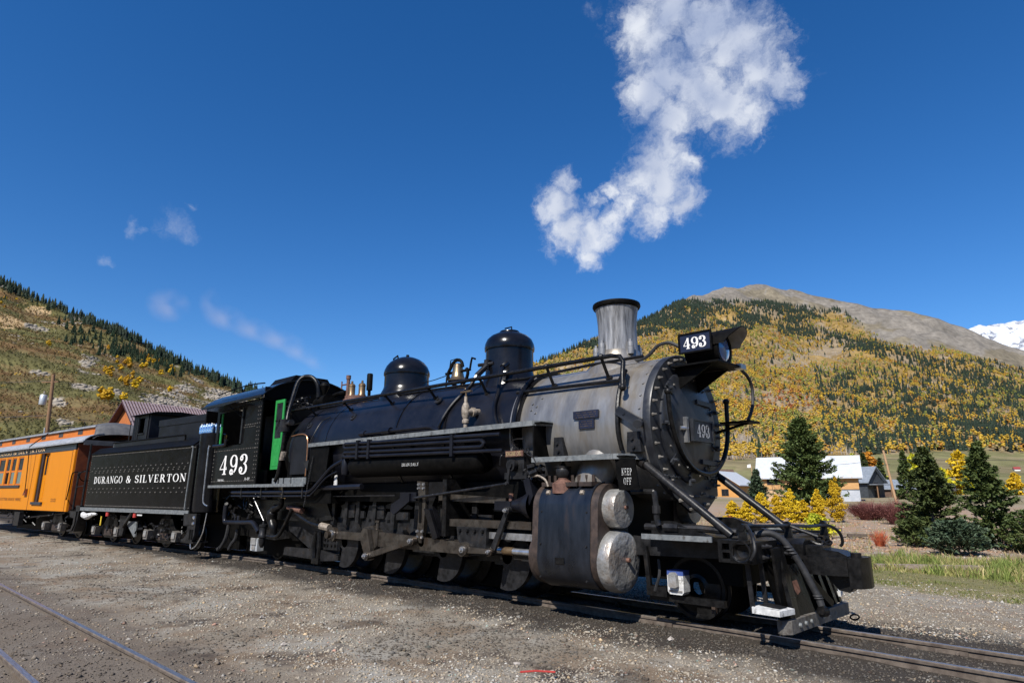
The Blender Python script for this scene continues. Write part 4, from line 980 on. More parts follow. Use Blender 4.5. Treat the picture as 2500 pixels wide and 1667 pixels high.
# big lagged steam pipe over the cab front
bp = [(-14.72,-1.30,1.95),(-14.60,-1.30,2.15),(-14.52,-1.30,2.6),(-14.46,-1.28,3.2),(-14.56,-1.2,3.6),(-14.75,-1.0,4.1),(-14.86,-.85,4.45),(-14.82,-.72,4.60),(-14.62,-.60,4.58),(-14.46,-.52,4.38),(-14.42,-.5,4.05)]
part('lagged_pipe', MB().tube(smooth_path(bp), .055, 10), 'oily_black')
part('pipe_valve', MB().cyl((-14.48,-1.30,3.12),(-14.48,-1.30,3.42),.12,n=12).cyl((-14.48,-1.3,3.3),(-14.2,-1.32,3.32),.05,n=10).cyl((-14.2,-1.32,3.32),(-14.13,-1.32,3.325),.075,n=12), 'grey_iron')
ln = MB()
for k in range(7): ln.lathe([(.064,-.012),(.07,0),(.064,.012)], (-14.50+.01*k,-1.30,2.45+.03*k), 'z', 8)
tag(part('pipe_lashing', ln, 'valve_body'), kind='stuff')
# pipes under the cab
part('train_pipe', MB().tube(smooth_path([(-17.0,-1.32,1.69),(-15.0,-1.32,1.695),(-13.4,-1.32,1.70),(-13.0,-1.32,1.72),(-12.6,-1.32,1.95),(-12.2,-1.32,2.2),(-11.75,-1.32,2.34)]), .045, 8), 'boiler_jacket')
part('train_pipe', MB().tube(smooth_path([(-17.0,-1.34,1.60),(-15.0,-1.34,1.60),(-13.2,-1.34,1.61),(-12.9,-1.34,1.66),(-12.4,-1.33,1.98),(-12.0,-1.3,2.12)]), .022, 8), 'boiler_jacket')
part('train_pipe', MB().tube([(-12.7,-1.2,1.78),(-11.2,-1.2,1.80)], .06, 8), 'boiler_jacket')
part('train_pipe', MB().tube([(-12.9,-1.1,1.60),(-10.2,-1.1,1.62)], .015, 6), 'grey_iron')
for x in (-16.4,-15.3,-14.2,-13.3): part('pipe_hanger', MB().box(x-.02,x+.02,-1.37,-1.28,1.56,1.84), 'grey_iron')
part('drain_pot', MB().lathe([(.07,2.05),(.085,2.12),(.085,2.32),(.06,2.38),(.1,2.40),(.1,2.44),(0,2.45)], (-11.72,-1.28,0), 'z', 14), 'boiler_jacket')
part('ash_pan', MB().prism([(-16.5,1.50),(-13.0,1.50),(-12.7,1.1),(-13.4,1.02),(-16.5,1.05)], 'xz', -.92, .92), 'oily_black')
part('injector_pipe', MB().tube(smooth_path([(-17.6,-1.2,1.35),(-17.58,-1.2,.95),(-17.3,-1.2,.92),(-16.4,-1.2,.94),(-15.95,-1.2,.95),(-15.75,-1.2,.86),(-15.55,-1.2,.74)]), .062, 10), 'boiler_jacket')
part('strainer', MB().lathe([(.03,.38),(.05,.42),(.075,.5),(.075,.6),(.10,.62),(.10,.68),(.085,.70),(.085,.86),(.10,.87),(.10,.92),(.03,.94),(.02,1.02)], (-15.34,-1.2,0), 'z', 14), 'grey_iron')
part('valve_spindle', MB().tube([(-15.34,-1.2,1.0),(-15.9,-1.25,1.55)], .012, 5), 'bright_steel')
part('injector', MB().tube(smooth_path([(-15.0,-1.1,.62),(-15.02,-1.1,.85),(-15.15,-1.1,1.05),(-15.1,-1.1,1.25),(-14.9,-1.1,1.33),(-14.75,-1.1,1.38),(-14.72,-1.1,1.55)]), [.09]*4+[.11]*4+[.13]*4+[.10]*4+[.07]*9, 10), 'oily_black')
part('injector_arm', MB().tube(smooth_path([(-15.2,-1.15,.66),(-14.75,-1.15,.66),(-14.5,-1.15,.8),(-14.2,-1.15,1.15),(-14.1,-1.15,1.3)]), .045, 8), 'oily_black')
part('blowoff_valve', MB().cyl((-14.3,-1.05,1.32),(-13.8,-1.05,1.27),.07,n=10).cyl((-14.42,-1.08,1.34),(-14.3,-1.05,1.33),.05,n=8), 'rust_cast')
part('delivery_pipe', MB().tube(smooth_path([(-14.1,-1.05,1.22),(-13.4,-1.05,1.02),(-12.9,-1.0,.95),(-12.6,-1.0,.93)]), [.05]*8+[.075]*5, 8), 'oily_black')
part('pipe_end', MB().tube([(-12.95,-1.03,.96),(-12.6,-1.03,.93)], .078, 8), 'valve_body')
fm = MB()
for k in range(46):
    x, z = random.uniform(-18.2,-16.3), random.uniform(1.05,1.7); a = random.uniform(0,6.28); l_ = random.uniform(.05,.22)
    fm.cyl((x,-1.05,z),(x+l_*math.cos(a),-1.05+random.uniform(-.1,.1),z+l_*math.sin(a)),random.uniform(.015,.06),n=7)
tag(part('undercab_fittings', fm, 'oily_black'), kind='stuff')
# frames and trailing truck
for sgn in (-1, 1):
    y0, y1 = sorted((sgn*.70, sgn*.78))
    part('main_frame', MB().prism([(-14.9,1.05),(-13.0,1.05),(-12.9,1.16),(-6.6,1.20),(-4.6,1.05),(-3.6,1.05),(-3.6,.85),(-6.4,.80),(-6.9,.55),(-12.5,.50),(-12.56,.27),(-13.5,.30),(-14.85,.80)], 'xz', y0, y1), 'grey_iron')
    y0, y1 = sorted((sgn*.80, sgn*.86))
    part('frame_splice', MB().prism([(-13.55,.90),(-12.45,.90),(-12.40,.46),(-13.5,.44)], 'xz', y0, y1), 'grey_iron')
    y0, y1 = sorted((sgn*.86, sgn*.93))
    part('equaliser_bar', MB().prism([(-14.72,.42),(-13.4,.44),(-13.4,.22),(-14.74,.24)], 'xz', y0, y1), 'grey_iron')
    part('equaliser_bar', MB().prism([(-13.1,.44),(-12.35,.36),(-12.35,.26),(-13.1,.20)], 'xz', y0, y1), 'grey_iron')
    sh = MB().tube(smooth_path([(-13.28,sgn*.95,.18),(-13.34,sgn*.95,.5),(-13.27,sgn*.95,.82)]), .05, 8).tube(smooth_path([(-13.14,sgn*.95,.18),(-13.10,sgn*.95,.5),(-13.14,sgn*.95,.82)]), .05, 8).box(-13.34,-13.06,min(sgn*.88,sgn*.99),max(sgn*.88,sgn*.99),.14,.26)
    part('spring_shackle', sh, 'oily_black')
fbl = MB()
for x in (-13.45,-13.02,-12.9,-12.74,-12.6):
    for z in (.55,.66,.77): fbl.bolt((x,-.86,z),NEAR,.035,.035)
tag(part('frame_bolts', fbl, 'oily_black'), kind='stuff')
for k, (x0, x1) in enumerate(((-12.52,-11.96),(-11.92,-11.6),(-11.5,-10.9),(-10.85,-10.1),(-9.6,-9.1),(-8.4,-7.8))):
    part('pedestal_cap', MB().prism([(x0,1.14),(x1,1.16),(x1,1.30 if k%2 else 1.42),(x0+.08,1.30 if k%2 else 1.42)], 'xz', -.84, -.79), 'grey_iron')
for x in (-12.75,-12.25,-11.8,-11.2,-10.55,-9.8,-8.2):
    part('spring_hanger', MB().beam((x,-.86,1.0),(x+.03,-.86,1.62),.05,.12,(1,0,0)), 'grey_iron')
for x in (-12.05,-10.47,-8.87,-7.30):
    part('leaf_spring', MB().prism([(x-.5,1.40),(x-.2,1.48),(x+.2,1.48),(x+.5,1.40),(x+.46,1.36),(x+.2,1.36),(x-.2,1.36),(x-.46,1.36)], 'xz', -.82, -.68), 'oily_black')
# driving wheels with outside counterweight cranks
AX = (-12.05,-10.47,-8.87,-7.30); ZA = .66; PIN = (-.27,.15)
for x in AX:
    for sgn in (-1, 1):
        w = part('driving_wheel', MB().lathe([(.08,sgn*.44),(.46,sgn*.47),(.56,sgn*.50),(.58,sgn*.52),(.66,sgn*.44),(.69,sgn*.42),(.69,sgn*.40),(.56,sgn*.40),(.1,sgn*.40)], (x,0,ZA+.03), 'y', 40), 'oily_black')
        part('axle', MB().cyl((x,sgn*.3,ZA),(x,sgn*.98,ZA),.11,n=16), 'oily_black', w)
        sg2 = sgn; pin = (PIN[0], PIN[1]) if sgn < 0 else (-PIN[1], PIN[0])
        ca = math.atan2(-pin[1], -pin[0]); poly_ = [(x + .16*math.cos(ca+math.pi/2), ZA + .16*math.sin(ca+math.pi/2))]
        poly_ += [(x + .51*math.cos(ca + a), ZA + .51*math.sin(ca + a)) for a in np.linspace(R(78), R(-78), 17)]
        poly_ += [(x + .16*math.cos(ca-math.pi/2), ZA + .16*math.sin(ca-math.pi/2))] + [(x + pin[0]*1.0 + .15*math.cos(ca + math.pi + a), ZA + pin[1]*1.0 + .15*math.sin(ca + math.pi + a)) for a in np.linspace(R(80), R(-80), 7)]
        y0, y1 = sorted((sgn*.88, sgn*.98)); part('counterweight', MB().prism(poly_, 'xz', y0, y1), 'grey_iron', w)
        part('crank_pin', MB().cyl((x+pin[0],sgn*.96,ZA+pin[1]),(x+pin[0],sgn*1.27,ZA+pin[1]),.075,n=14), 'rod_steel', w)
def rod(name, a, b, y0, y1, h0, h1, e0, e1, mat='rod_steel'):
    """tapered rod with round ends, forked bosses proud of the shank"""
    d = Vector((b[0]-a[0], b[1]-a[1])); L_ = d.length; d.normalize(); nv = Vector((-d.y, d.x)); m = MB()
    def pt(s_, w_): p = Vector(a) + d*s_ + nv*w_; return (p.x, p.y)
    m.prism([pt(e0*.8,-h0/2), pt(L_-e1*.8,-h1/2), pt(L_-e1*.8,h1/2), pt(e0*.8,h0/2)], 'xz', y0, y1)
    for c, e in ((a, e0), (b, e1)):
        m.prism([(c[0]+e*math.cos(R(t)), c[1]+e*math.sin(R(t))) for t in range(0,360,15)], 'xz', y0-.015, y1+.015)
    o = part(name, m, mat)
    for c, e in ((a, e0), (b, e1)):
        part('rod_pin', MB().cyl((c[0],y0-.02,c[1]),(c[0],y0-.06,c[1]),e*.62,e*.55,n=14).bolt((c[0],y0-.06,c[1]),NEAR,e*.35,.03), 'bright_steel', o)
    return o
P_ = [(x+PIN[0], ZA+PIN[1]) for x in AX]
for i in range(3): rod('side_rod', P_[i], P_[i+1], -1.13, -1.07, .15, .15, .15, .15)
XH = (-7.98,.77)
mr = rod('main_rod', P_[1], XH, -1.27, -1.19, .27, .19, .20, .13)
part('rod_strap', MB().prism([(P_[1][0]-.2,P_[1][1]-.2),(P_[1][0]+.12,P_[1][1]-.24),(P_[1][0]+.3,P_[1][1]-.12),(P_[1][0]+.3,P_[1][1]+.14),(P_[1][0]+.1,P_[1][1]+.24),(P_[1][0]-.16,P_[1][1]+.2)], 'xz', -1.29, -1.17), 'rod_steel', mr)
part('eccentric_crank', MB().prism([(P_[1][0]-.17,P_[1][1]+.05),(P_[1][0]-.05,P_[1][1]+.2),(P_[1][0]+.09,P_[1][1]+.17),(P_[1][0]+.16,P_[1][1]-.05),(-10.50,.56),(-10.49,.45),(-10.60,.41),(-10.69,.47)], 'xz', -1.39, -1.30), 'rod_steel')
part('grease_cup', MB().cyl((P_[1][0]+.2,-1.23,P_[1][1]+.13),(P_[1][0]+.2,-1.23,P_[1][1]+.3),.035,n=8).cyl((P_[1][0]+.2,-1.23,P_[1][1]+.3),(P_[1][0]+.2,-1.23,P_[1][1]+.34),.05,n=6), 'rod_steel')
rod('eccentric_rod', (-10.6,.50), (-9.23,.84), -1.42, -1.36, .10, .10, .085, .075)
# valve gear: link, hangers, lifting arm, radius rod, combination lever
lk = part('expansion_link', MB().prism([(-9.28,1.88),(-9.05,1.86),(-9.02,1.5),(-9.05,1.05),(-9.10,.80),(-9.28,.82),(-9.22,1.1),(-9.2,1.5)], 'xz', -1.30, -1.22), 'rod_steel')
part('link_slot', MB().prism([(-9.19,1.62),(-9.11,1.62),(-9.12,1.15),(-9.18,1.15)], 'xz', -1.312, -1.302), 'soot_black', lk)
for z in (1.82,1.75,1.0,.9): part('link_bolt', MB().bolt((-9.22,-1.30,z),NEAR,.03,.03).bolt((-9.08,-1.30,z),NEAR,.03,.03), 'bright_steel', lk)
part('gear_bracket', MB().prism([(-8.98,1.86),(-8.55,1.86),(-8.5,1.7),(-8.75,1.66),(-8.88,1.45),(-8.72,1.1),(-8.62,.95),(-8.74,.88),(-8.98,1.12),(-9.06,1.40),(-9.0,1.62)], 'xz', -1.26, -1.16), 'black_gloss')
part('gear_bracket', MB().prism([(-9.02,1.40),(-8.86,1.38),(-8.62,.92),(-8.74,.88)], 'xz', -1.34, -1.28), 'black_gloss')
part('guide_yoke', MB().box(-8.50,-8.40,-1.35,1.35,.95,1.9), 'oily_black')
part('lifting_arm', MB().prism([(-9.98,1.34),(-9.9,1.28),(-9.82,1.30),(-9.42,1.52),(-9.42,1.66),(-9.55,1.64),(-9.96,1.46)], 'xz', -1.36, -1.30), 'boiler_jacket')
part('reverse_shaft', MB().box(-9.75,-9.27,-1.32,-1.18,1.53,1.68).cyl((-9.5,-1.25,1.6),(-9.5,1.25,1.6),.07,n=12), 'boiler_jacket')
part('radius_rod', MB().prism([(-8.72,1.66),(-7.08,1.59),(-7.08,1.50),(-8.72,1.54)], 'xz', -1.25, -1.18), 'rod_steel')
part('valve_crosshead', MB().box(-7.28,-6.93,-1.30,-1.1,1.40,1.54).lathe([(.09,-6.95),(.10,-6.85),(.15,-6.70),(.21,-6.58),(.22,-6.5)], (0,-1.2,1.48), 'x', 20), 'boiler_jacket')
rod('combination_lever', (-6.93,1.40), (-7.26,.77), -1.38, -1.33, .08, .10, .06, .055, 'grey_iron')
rod('union_link', (-7.26,.77), (-7.86,.77), -1.42, -1.38, .07, .10, .055, .09)
part('valve_stem_bracket', MB().prism([(-6.62,1.86),(-6.5,1.90),(-6.42,1.62),(-6.5,1.48)], 'xz', -1.34, -1.18), 'boiler_jacket')
part('gear_fittings', MB().cyl((-7.0,-1.2,1.54),(-7.0,-1.2,1.66),.04,n=8), 'rust_cast')
# crosshead and guides
part('upper_guide', MB().box(-8.36,-6.5,-1.30,-1.12,1.12,1.235), 'rod_steel')
part('lower_guide', MB().box(-7.52,-6.5,-1.27,-1.13,.955,1.055), 'bright_steel')
xh = part('crosshead', MB().prism([(-8.13,1.12),(-7.42,1.12),(-7.44,.70),(-7.7,.68),(-7.86,.66),(-8.0,.80),(-8.1,.92)], 'xz', -1.34, -1.14), 'grey_iron')
part('crosshead_pin', MB().cyl((XH[0]+.08,-1.34,XH[1]),(XH[0]+.08,-1.44,XH[1]),.12,.11,n=18).cyl((XH[0]+.08,-1.44,XH[1]),(XH[0]+.08,-1.47,XH[1]),.06,n=10), 'rod_steel', xh)
for x in (-8.04,-7.86,-7.68,-7.5): part('crosshead_bolt', MB().bolt((x,-1.34,1.06),NEAR,.035,.04), 'oily_black', xh)
part('piston_rod', MB().cyl((-7.45,-1.2,.78),(-6.5,-1.2,.78),.05,n=14), 'bright_steel')
part('rod_gland', MB().cyl((-7.16,-1.2,.78),(-6.95,-1.2,.78),.062,n=14), 'bronze')
part('brace_bar', MB().box(-7.6,-6.7,-.96,-.88,.53,.64), 'grey_iron')
# ---- cylinders
for sgn in (-1, 1):
    cy = sgn*1.05
    # jacketed block: piston valve chest above the cylinder, one skin pulled round both
    big, sm = .415, .37; zc_, zv = .75, 1.45
    outl = [(cy + big*math.cos(R(a)), zc_ + big*math.sin(R(a))) for a in range(-184, 5, 8)]
    outl += [(cy + sm*math.cos(R(a)), zv + sm*math.sin(R(a))) for a in range(5, 180, 8)]
    cyl = part('cylinder', MB().prism(outl, 'yz', -6.24, -5.30), 'cylinder_jacket')
    inner_ = [(cy + (y-cy)*.97, 1.05 + (z-1.05)*.97) for y, z in outl]
    part('cylinder_end', MB().prism(inner_, 'yz', -5.31, -5.18), 'cast_brown', cyl)
    part('cylinder_end', MB().prism(inner_, 'yz', -6.36, -6.23), 'cast_brown', cyl)
    hd = MB().lathe([(.40,-5.20),(.41,-5.18),(.41,-5.06),(.39,-5.01),(.34,-4.99),(.2,-4.995),(0,-5.0)], (0,cy,zc_), 'x', 40)
    part('cylinder_head_cover', hd, 'dented_tin', cyl)
    part('head_stud', MB().cyl((-5.0,cy+.04,.77),(-4.95,cy+.04,.77),.03,n=8), 'rust_cast', cyl)
    part('valve_head_cover', MB().lathe([(.265,-5.20),(.27,-5.03),(.255,-4.99),(.2,-4.98),(0,-4.98)], (0,cy,zv), 'x', 36), 'dented_tin', cyl)
    part('valve_stud', MB().cyl((-4.98,cy+.02,1.47),(-4.94,cy+.02,1.47),.025,n=8), 'rust_cast', cyl)
    part('rear_head', MB().lathe([(.40,-6.35),(.38,-6.44),(.2,-6.46),(.15,-6.6),(0,-6.6)], (0,cy,zc_), 'x', 32), 'cast_brown', cyl)
    part('steam_pipe_cover', MB().tube(smooth_path([(-5.5,sgn*.80,2.14),(-5.5,sgn*.86,2.06),(-5.52,sgn*.93,1.95),(-5.6,sgn*.98,1.72)]), .27, 18), 'graphite_smokebox')
part('cylinder_saddle', MB().box(-6.4,-5.2,-.95,.95,.95,1.75).prism([(-1.0,1.72),(1.0,1.72),(.55,1.95),(-.55,1.95)], 'yz', -6.4, -5.2), 'soot_black')
rel = part('relief_valve', MB().lathe([(.17,1.66),(.17,1.80),(.12,1.83),(.08,1.86),(.08,1.89)], (-5.92,-1.22,0), 'z', 16), 'rust_cast')
part('relief_cap', MB().lathe([(.08,1.88),(.11,1.92),(.115,2.0),(.10,2.03),(.12,2.035),(.12,2.05),(.04,2.06),(.02,2.12),(0,2.12)], (-5.92,-1.22,0), 'z', 16), 'grey_iron', rel)
for x in (-6.14,-5.70,-5.44):
    part('chest_flange', MB().box(x-.11,x+.11,-1.33,-1.1,1.76,1.82).cyl((x-.06,-1.2,1.82),(x-.06,-1.2,1.92),.025,n=6).cyl((x+.07,-1.22,1.82),(x+.07,-1.22,1.92),.025,n=6), 'cast_brown')
for x, z in ((-6.1,1.66),(-5.48,1.66)): part('indicator_plug', MB().bolt((x,-1.34,z),(0,-.8,.6),.05,.04,4), 'valve_body')
part('plate_mount', MB().box(-5.9,-5.74,-1.478,-1.464,.70,.78), 'oily_black')
part('oil_line', MB().tube(smooth_path([(-6.5,-1.3,1.9),(-6.32,-1.34,1.92),(-6.16,-1.36,1.86),(-6.10,-1.36,1.76)]), .016, 6), 'valve_body')
cr_ = MB()
for z in (.5,.95,1.4): cr_.bolt((-5.36,-1.05-(.405 if z<1.2 else .365),z),NEAR,.018,.018); cr_.bolt((-6.18,-1.05-(.405 if z<1.2 else .365),z),NEAR,.018,.018)
tag(part('jacket_screws', cr_, 'grey_iron'), kind='stuff')
# KEEP OFF panel
ko = part('warning_panel', MB().prism([(-4.93,2.12),(-4.62,2.12),(-4.56,1.70),(-4.88,1.70)], 'xz', -1.32, -1.30), 'soot_black')
sign('warning_lettering', 'KEEP', (-4.825,-1.3235,1.90), (1,0,0), (0,0,1), .09, .17, M['worn_white'], ko, thick=.10, thin=.07, gap=.12)
sign('warning_lettering', 'OFF', (-4.80,-1.3235,1.775), (1,0,0), (0,0,1), .09, .13, M['worn_white'], ko, thick=.10, thin=.07, gap=.12)
# ---- front end
for sgn in (-1, 1):
    part('smokebox_brace', MB().tube([(-4.80,sgn*.92,2.12),(-4.68,sgn*.95,2.06),(-3.50,sgn*.95,1.15)], .055, 12).cyl((-4.78,sgn*.92,2.10),(-4.66,sgn*.95,2.045),.075,n=12), 'grey_iron')
    y0, y1 = sorted((sgn*.95, sgn*1.32)); dk = part('front_deck', MB().box(-4.55,-3.40,y0,y1,1.10,1.125), 'soot_black')
    y0, y1 = sorted((sgn*1.32, sgn*1.342)); part('deck_edge', MB().box(-4.55,-3.58,y0,y1,1.085,1.15), 'trim_grey', dk)
part('pilot_deck', MB().box(-4.5,-3.35,-.95,.95,1.06,1.10).prism([(-4.6,1.30),(-4.3,1.30),(-3.75,1.12),(-4.6,1.12)], 'xz', -1.0, -.9).prism([(-4.6,1.30),(-4.3,1.30),(-3.75,1.12),(-4.6,1.12)], 'xz', .9, 1.0), 'oily_black')
part('deck_pipe', MB().tube(smooth_path([(-4.85,-1.05,1.68),(-4.55,-1.05,1.68),(-4.5,-1.05,1.66),(-4.48,-1.05,1.45),(-4.48,-1.05,1.32),(-4.45,-1.05,1.24)]), .038, 8).cyl((-4.48,-1.05,1.40),(-4.48,-1.05,1.50),.055,n=8), 'grey_iron')
part('deck_pipe', MB().tube([(-4.7,-.98,1.22),(-3.9,-.95,1.22),(-3.45,-.9,1.19)], .045, 8).cyl((-4.4,-.98,1.22),(-4.2,-.97,1.22),.065,n=8), 'grey_iron')
beam = part('buffer_beam', MB().box(-3.38,-3.12,-1.30,1.30,.86,1.10), 'oily_black')
for sgn in (-1, 1):
    y0, y1 = sorted((sgn*1.18, sgn*1.30))
    pk = part('poling_pocket', MB().box(-3.47,-3.42,min(sgn*1.31,sgn*1.42),max(sgn*1.31,sgn*1.42),.88,1.13).box(-3.42,-3.13,min(sgn*1.31,sgn*1.42),max(sgn*1.31,sgn*1.42),1.09,1.13).box(-3.42,-3.13,min(sgn*1.31,sgn*1.42),max(sgn*1.31,sgn*1.42),.88,.92).box(-3.33,-3.29,min(sgn*1.31,sgn*1.42),max(sgn*1.31,sgn*1.42),.92,1.09).box(-3.42,-3.33,min(sgn*1.31,sgn*1.42),max(sgn*1.31,sgn*1.42),.99,1.02).box(-3.47,-3.13,min(sgn*1.29,sgn*1.312),max(sgn*1.29,sgn*1.312),.88,1.13), 'oily_black')
    cup = MB().lathe([(.10,sgn*.11),(.115,sgn*.115),(.12,sgn*.10),(.10,sgn*.09),(.07,sgn*.04),(.0,sgn*.02)], (-3.20,sgn*1.31,1.005), 'y', 20)
    part('pocket_cup', cup, 'oily_black', pk)
part('uncoupling_bar', MB().tube(smooth_path([(-3.10,-1.40,.92),(-3.05,-1.38,1.02),(-3.10,-1.30,1.18),(-3.22,-1.14,1.28),(-3.25,-1.05,1.28),(-3.18,-.5,1.26),(-3.14,0,1.25),(-3.08,.6,1.22),(-3.05,1.0,1.22),(-2.98,1.2,1.20),(-2.92,1.35,1.10),(-2.92,1.42,.98),(-2.96,1.44,.92)]), .022, 8).tube([(-3.14,0,1.25),(-2.82,.08,1.12)], .022, 8), 'grey_iron')
for y, x in ((-1.1,-3.3),(0,-3.16),(1.1,-3.06)):
    part('bar_post', MB().prism([(x-.05,1.08),(x+.06,1.08),(x+.035,1.29-.03*(y>0)),(x-.03,1.29-.03*(y>0))], 'xz', y-.02, y+.02).cyl((x,y-.03,1.26-.02*(y>0)),(x,y+.03,1.26-.02*(y>0)),.045,n=10), 'oily_black')
lkm = MB()
for cx_, cy_, w_ in ((-2.84,.02,.09),(-2.74,.10,.07)):
    lkm.tube([(cx_+w_*math.cos(a_),cy_+.035*math.sin(a_),1.05+.02*math.sin(a_*2)) for a_ in [j*math.pi/8 for j in range(17)]], .016, 6, False)
part('lift_chain', lkm, 'oily_black')
# coupler
part('drawhead', MB().prism([(-.26,.86),(.26,.86),(.26,1.04),(.16,1.10),(-.16,1.10),(-.26,1.04)], 'yz', -3.14, -2.9).box(-3.0,-2.70,-.17,.17,.84,1.03), 'oily_black')
cp = part('coupler', MB().prism([(-2.90,-.30),(-2.58,-.30),(-2.42,-.24),(-2.40,.05),(-2.50,.10),(-2.90,.14)], 'xy', .70, .91).prism([(-2.78,.88),(-2.45,.86),(-2.42,.92),(-2.52,.97),(-2.76,1.0)], 'xz', -.18, .16).prism([(-2.74,.72),(-2.45,.70),(-2.40,.56),(-2.46,.50),(-2.58,.52)], 'xz', -.12, .14), 'oily_black')
part('knuckle', MB().prism([(-2.42,-.22),(-2.30,-.17),(-2.24,-.02),(-2.26,.18),(-2.36,.22),(-2.40,.05)], 'xy', .56, .91), 'oily_black', cp)
part('knuckle_pin', MB().cyl((-2.36,-.06,.90),(-2.36,-.06,.96),.06,n=10), 'oily_black', cp)
# pilot: foot bar, staves, steps, hoses
pb = part('pilot_bar', MB().prism([(-2.96,-1.02),(-2.88,-.93),(-2.79,.90),(-2.86,1.0),(-2.92,.98),(-2.86,.86),(-2.94,-.88),(-3.03,-.98)], 'xy', .10, .245), 'worn_steel')
for y in (-.72,-.55,-.38,-.02,.22,.42,.72): part('bar_rivet', MB().bolt((-2.878+.05*(y+.93)/1.85,y,.175),(1,0,0),.03,.03,8), 'trim_grey', pb)
part('pilot_plate', MB().prism([(-.90,1.02),(-.66,1.02),(-.60,.22),(-.78,.22),(-.84,.6)], 'yz', -3.06, -3.03), 'oily_black')
part('pilot_plate', MB().add([(-3.06,-.55,.80),(-3.03,-.18,.80),(-2.88,-.12,.24),(-2.95,-.66,.24),(-3.09,-.55,.80),(-3.06,-.18,.80),(-2.91,-.12,.24),(-2.98,-.66,.24)], [(0,1,2,3),(7,6,5,4),(0,4,5,1),(1,5,6,2),(2,6,7,3),(3,7,4,0)]), 'oily_black')
part('rust_patch', MB().add([(-3.002,-.47,.62),(-2.982,-.36,.63),(-2.957,-.33,.50),(-2.966,-.42,.46),(-2.985,-.46,.52)], [(0,4,3,2,1)]), 'rust_cast')
for y0, y1 in ((-.62,-.70),(-.56,-.62),(.1,.16),(.35,.45),(.6,.72),(.8,.9)):
    part('pilot_stave', MB().beam((-3.08,y0,1.02),(-2.93+.03*(y1>0),y1,.24),.05,.09,(0,1,0)), 'oily_black')
part('pilot_stave', MB().beam((-2.98,.05,.60),(-2.86,.45,.26),.10,.05,(1,0,0)), 'oily_black')
part('pilot_apron', MB().add([(-3.14,-.9,.86),(-3.14,.95,.86),(-2.95,.95,.2),(-2.99,-.9,.2)], [(0,3,2,1)]).add([(-3.17,-.9,.86),(-3.17,.95,.86),(-2.98,.95,.2),(-3.02,-.9,.2)], [(0,1,2,3)]), 'soot_black')
for sgn in (-1, 1):
    for x, y in ((-3.22,1.22),(-3.16,.98)):
        part('step_hanger', MB().beam((x,sgn*y,.88),(x+.02,sgn*(y-.02),.32),.05,.025,(0,1,0)), 'grey_iron')
    st = part('pilot_step', MB().add([(-3.2,sgn*1.24,.40),(-2.92,sgn*1.16,.37),(-2.86,sgn*.86,.37),(-3.14,sgn*.92,.41),(-3.2,sgn*1.24,.33),(-2.92,sgn*1.16,.31),(-2.86,sgn*.86,.31),(-3.14,sgn*.92,.34)], [(0,1,2,3),(7,6,5,4),(0,4,5,1),(1,5,6,2),(2,6,7,3),(3,7,4,0)]), 'worn_white')
    part('step_tread', MB().add([(-3.17,sgn*1.12,.412),(-2.95,sgn*1.07,.386),(-2.92,sgn*.9,.386),(-3.13,sgn*.95,.418)], [(0,1,2,3)] if sgn > 0 else [(3,2,1,0)]), 'grey_iron', st)
ah = part('air_hose', MB().tube(smooth_path([(-3.3,-.72,1.16),(-3.16,-.64,1.18),(-3.05,-.57,1.12),(-2.97,-.52,1.0),(-2.88,-.47,.82),(-2.80,-.43,.62),(-2.74,-.40,.46),(-2.71,-.40,.36)]), .042, 10), 'rubber')
for x, y, z in ((-2.985,-.53,1.02),(-2.965,-.52,.985),(-2.945,-.51,.95),(-2.745,-.40,.47),(-2.735,-.40,.445)):
    part('hose_clamp', MB().lathe([(.046,-.012),(.055,0),(.046,.012)], (x,y,z), 'z', 12), 'rubber', ah)
part('glad_hand', MB().cyl((-2.71,-.44,.30),(-2.69,-.36,.30),.06,n=14).cyl((-2.70,-.46,.30),(-2.70,-.44,.30),.03,n=10).beam((-2.72,-.40,.38),(-2.69,-.40,.30),.05,.06), 'oily_black', ah)
part('pilot_ring', MB().tube([(-2.76+.06*math.cos(a_)*.9,1.0+.05*math.sin(a_),.05+.025*math.sin(a_)) for a_ in [j*math.pi/8 for j in range(17)]], .012, 5, False), 'soot_black')
bn = MB()
for y in (-.98,-.86,-.5,-.3,.3,.5,.9,1.1):
    for z in (.92,1.04): bn.bolt((-3.12,y,z),(1,0,0),.03,.03).bolt((-3.09,y,z),(1,0,0),.018,.04)
tag(part('beam_nuts', bn, 'grey_iron'), kind='stuff')
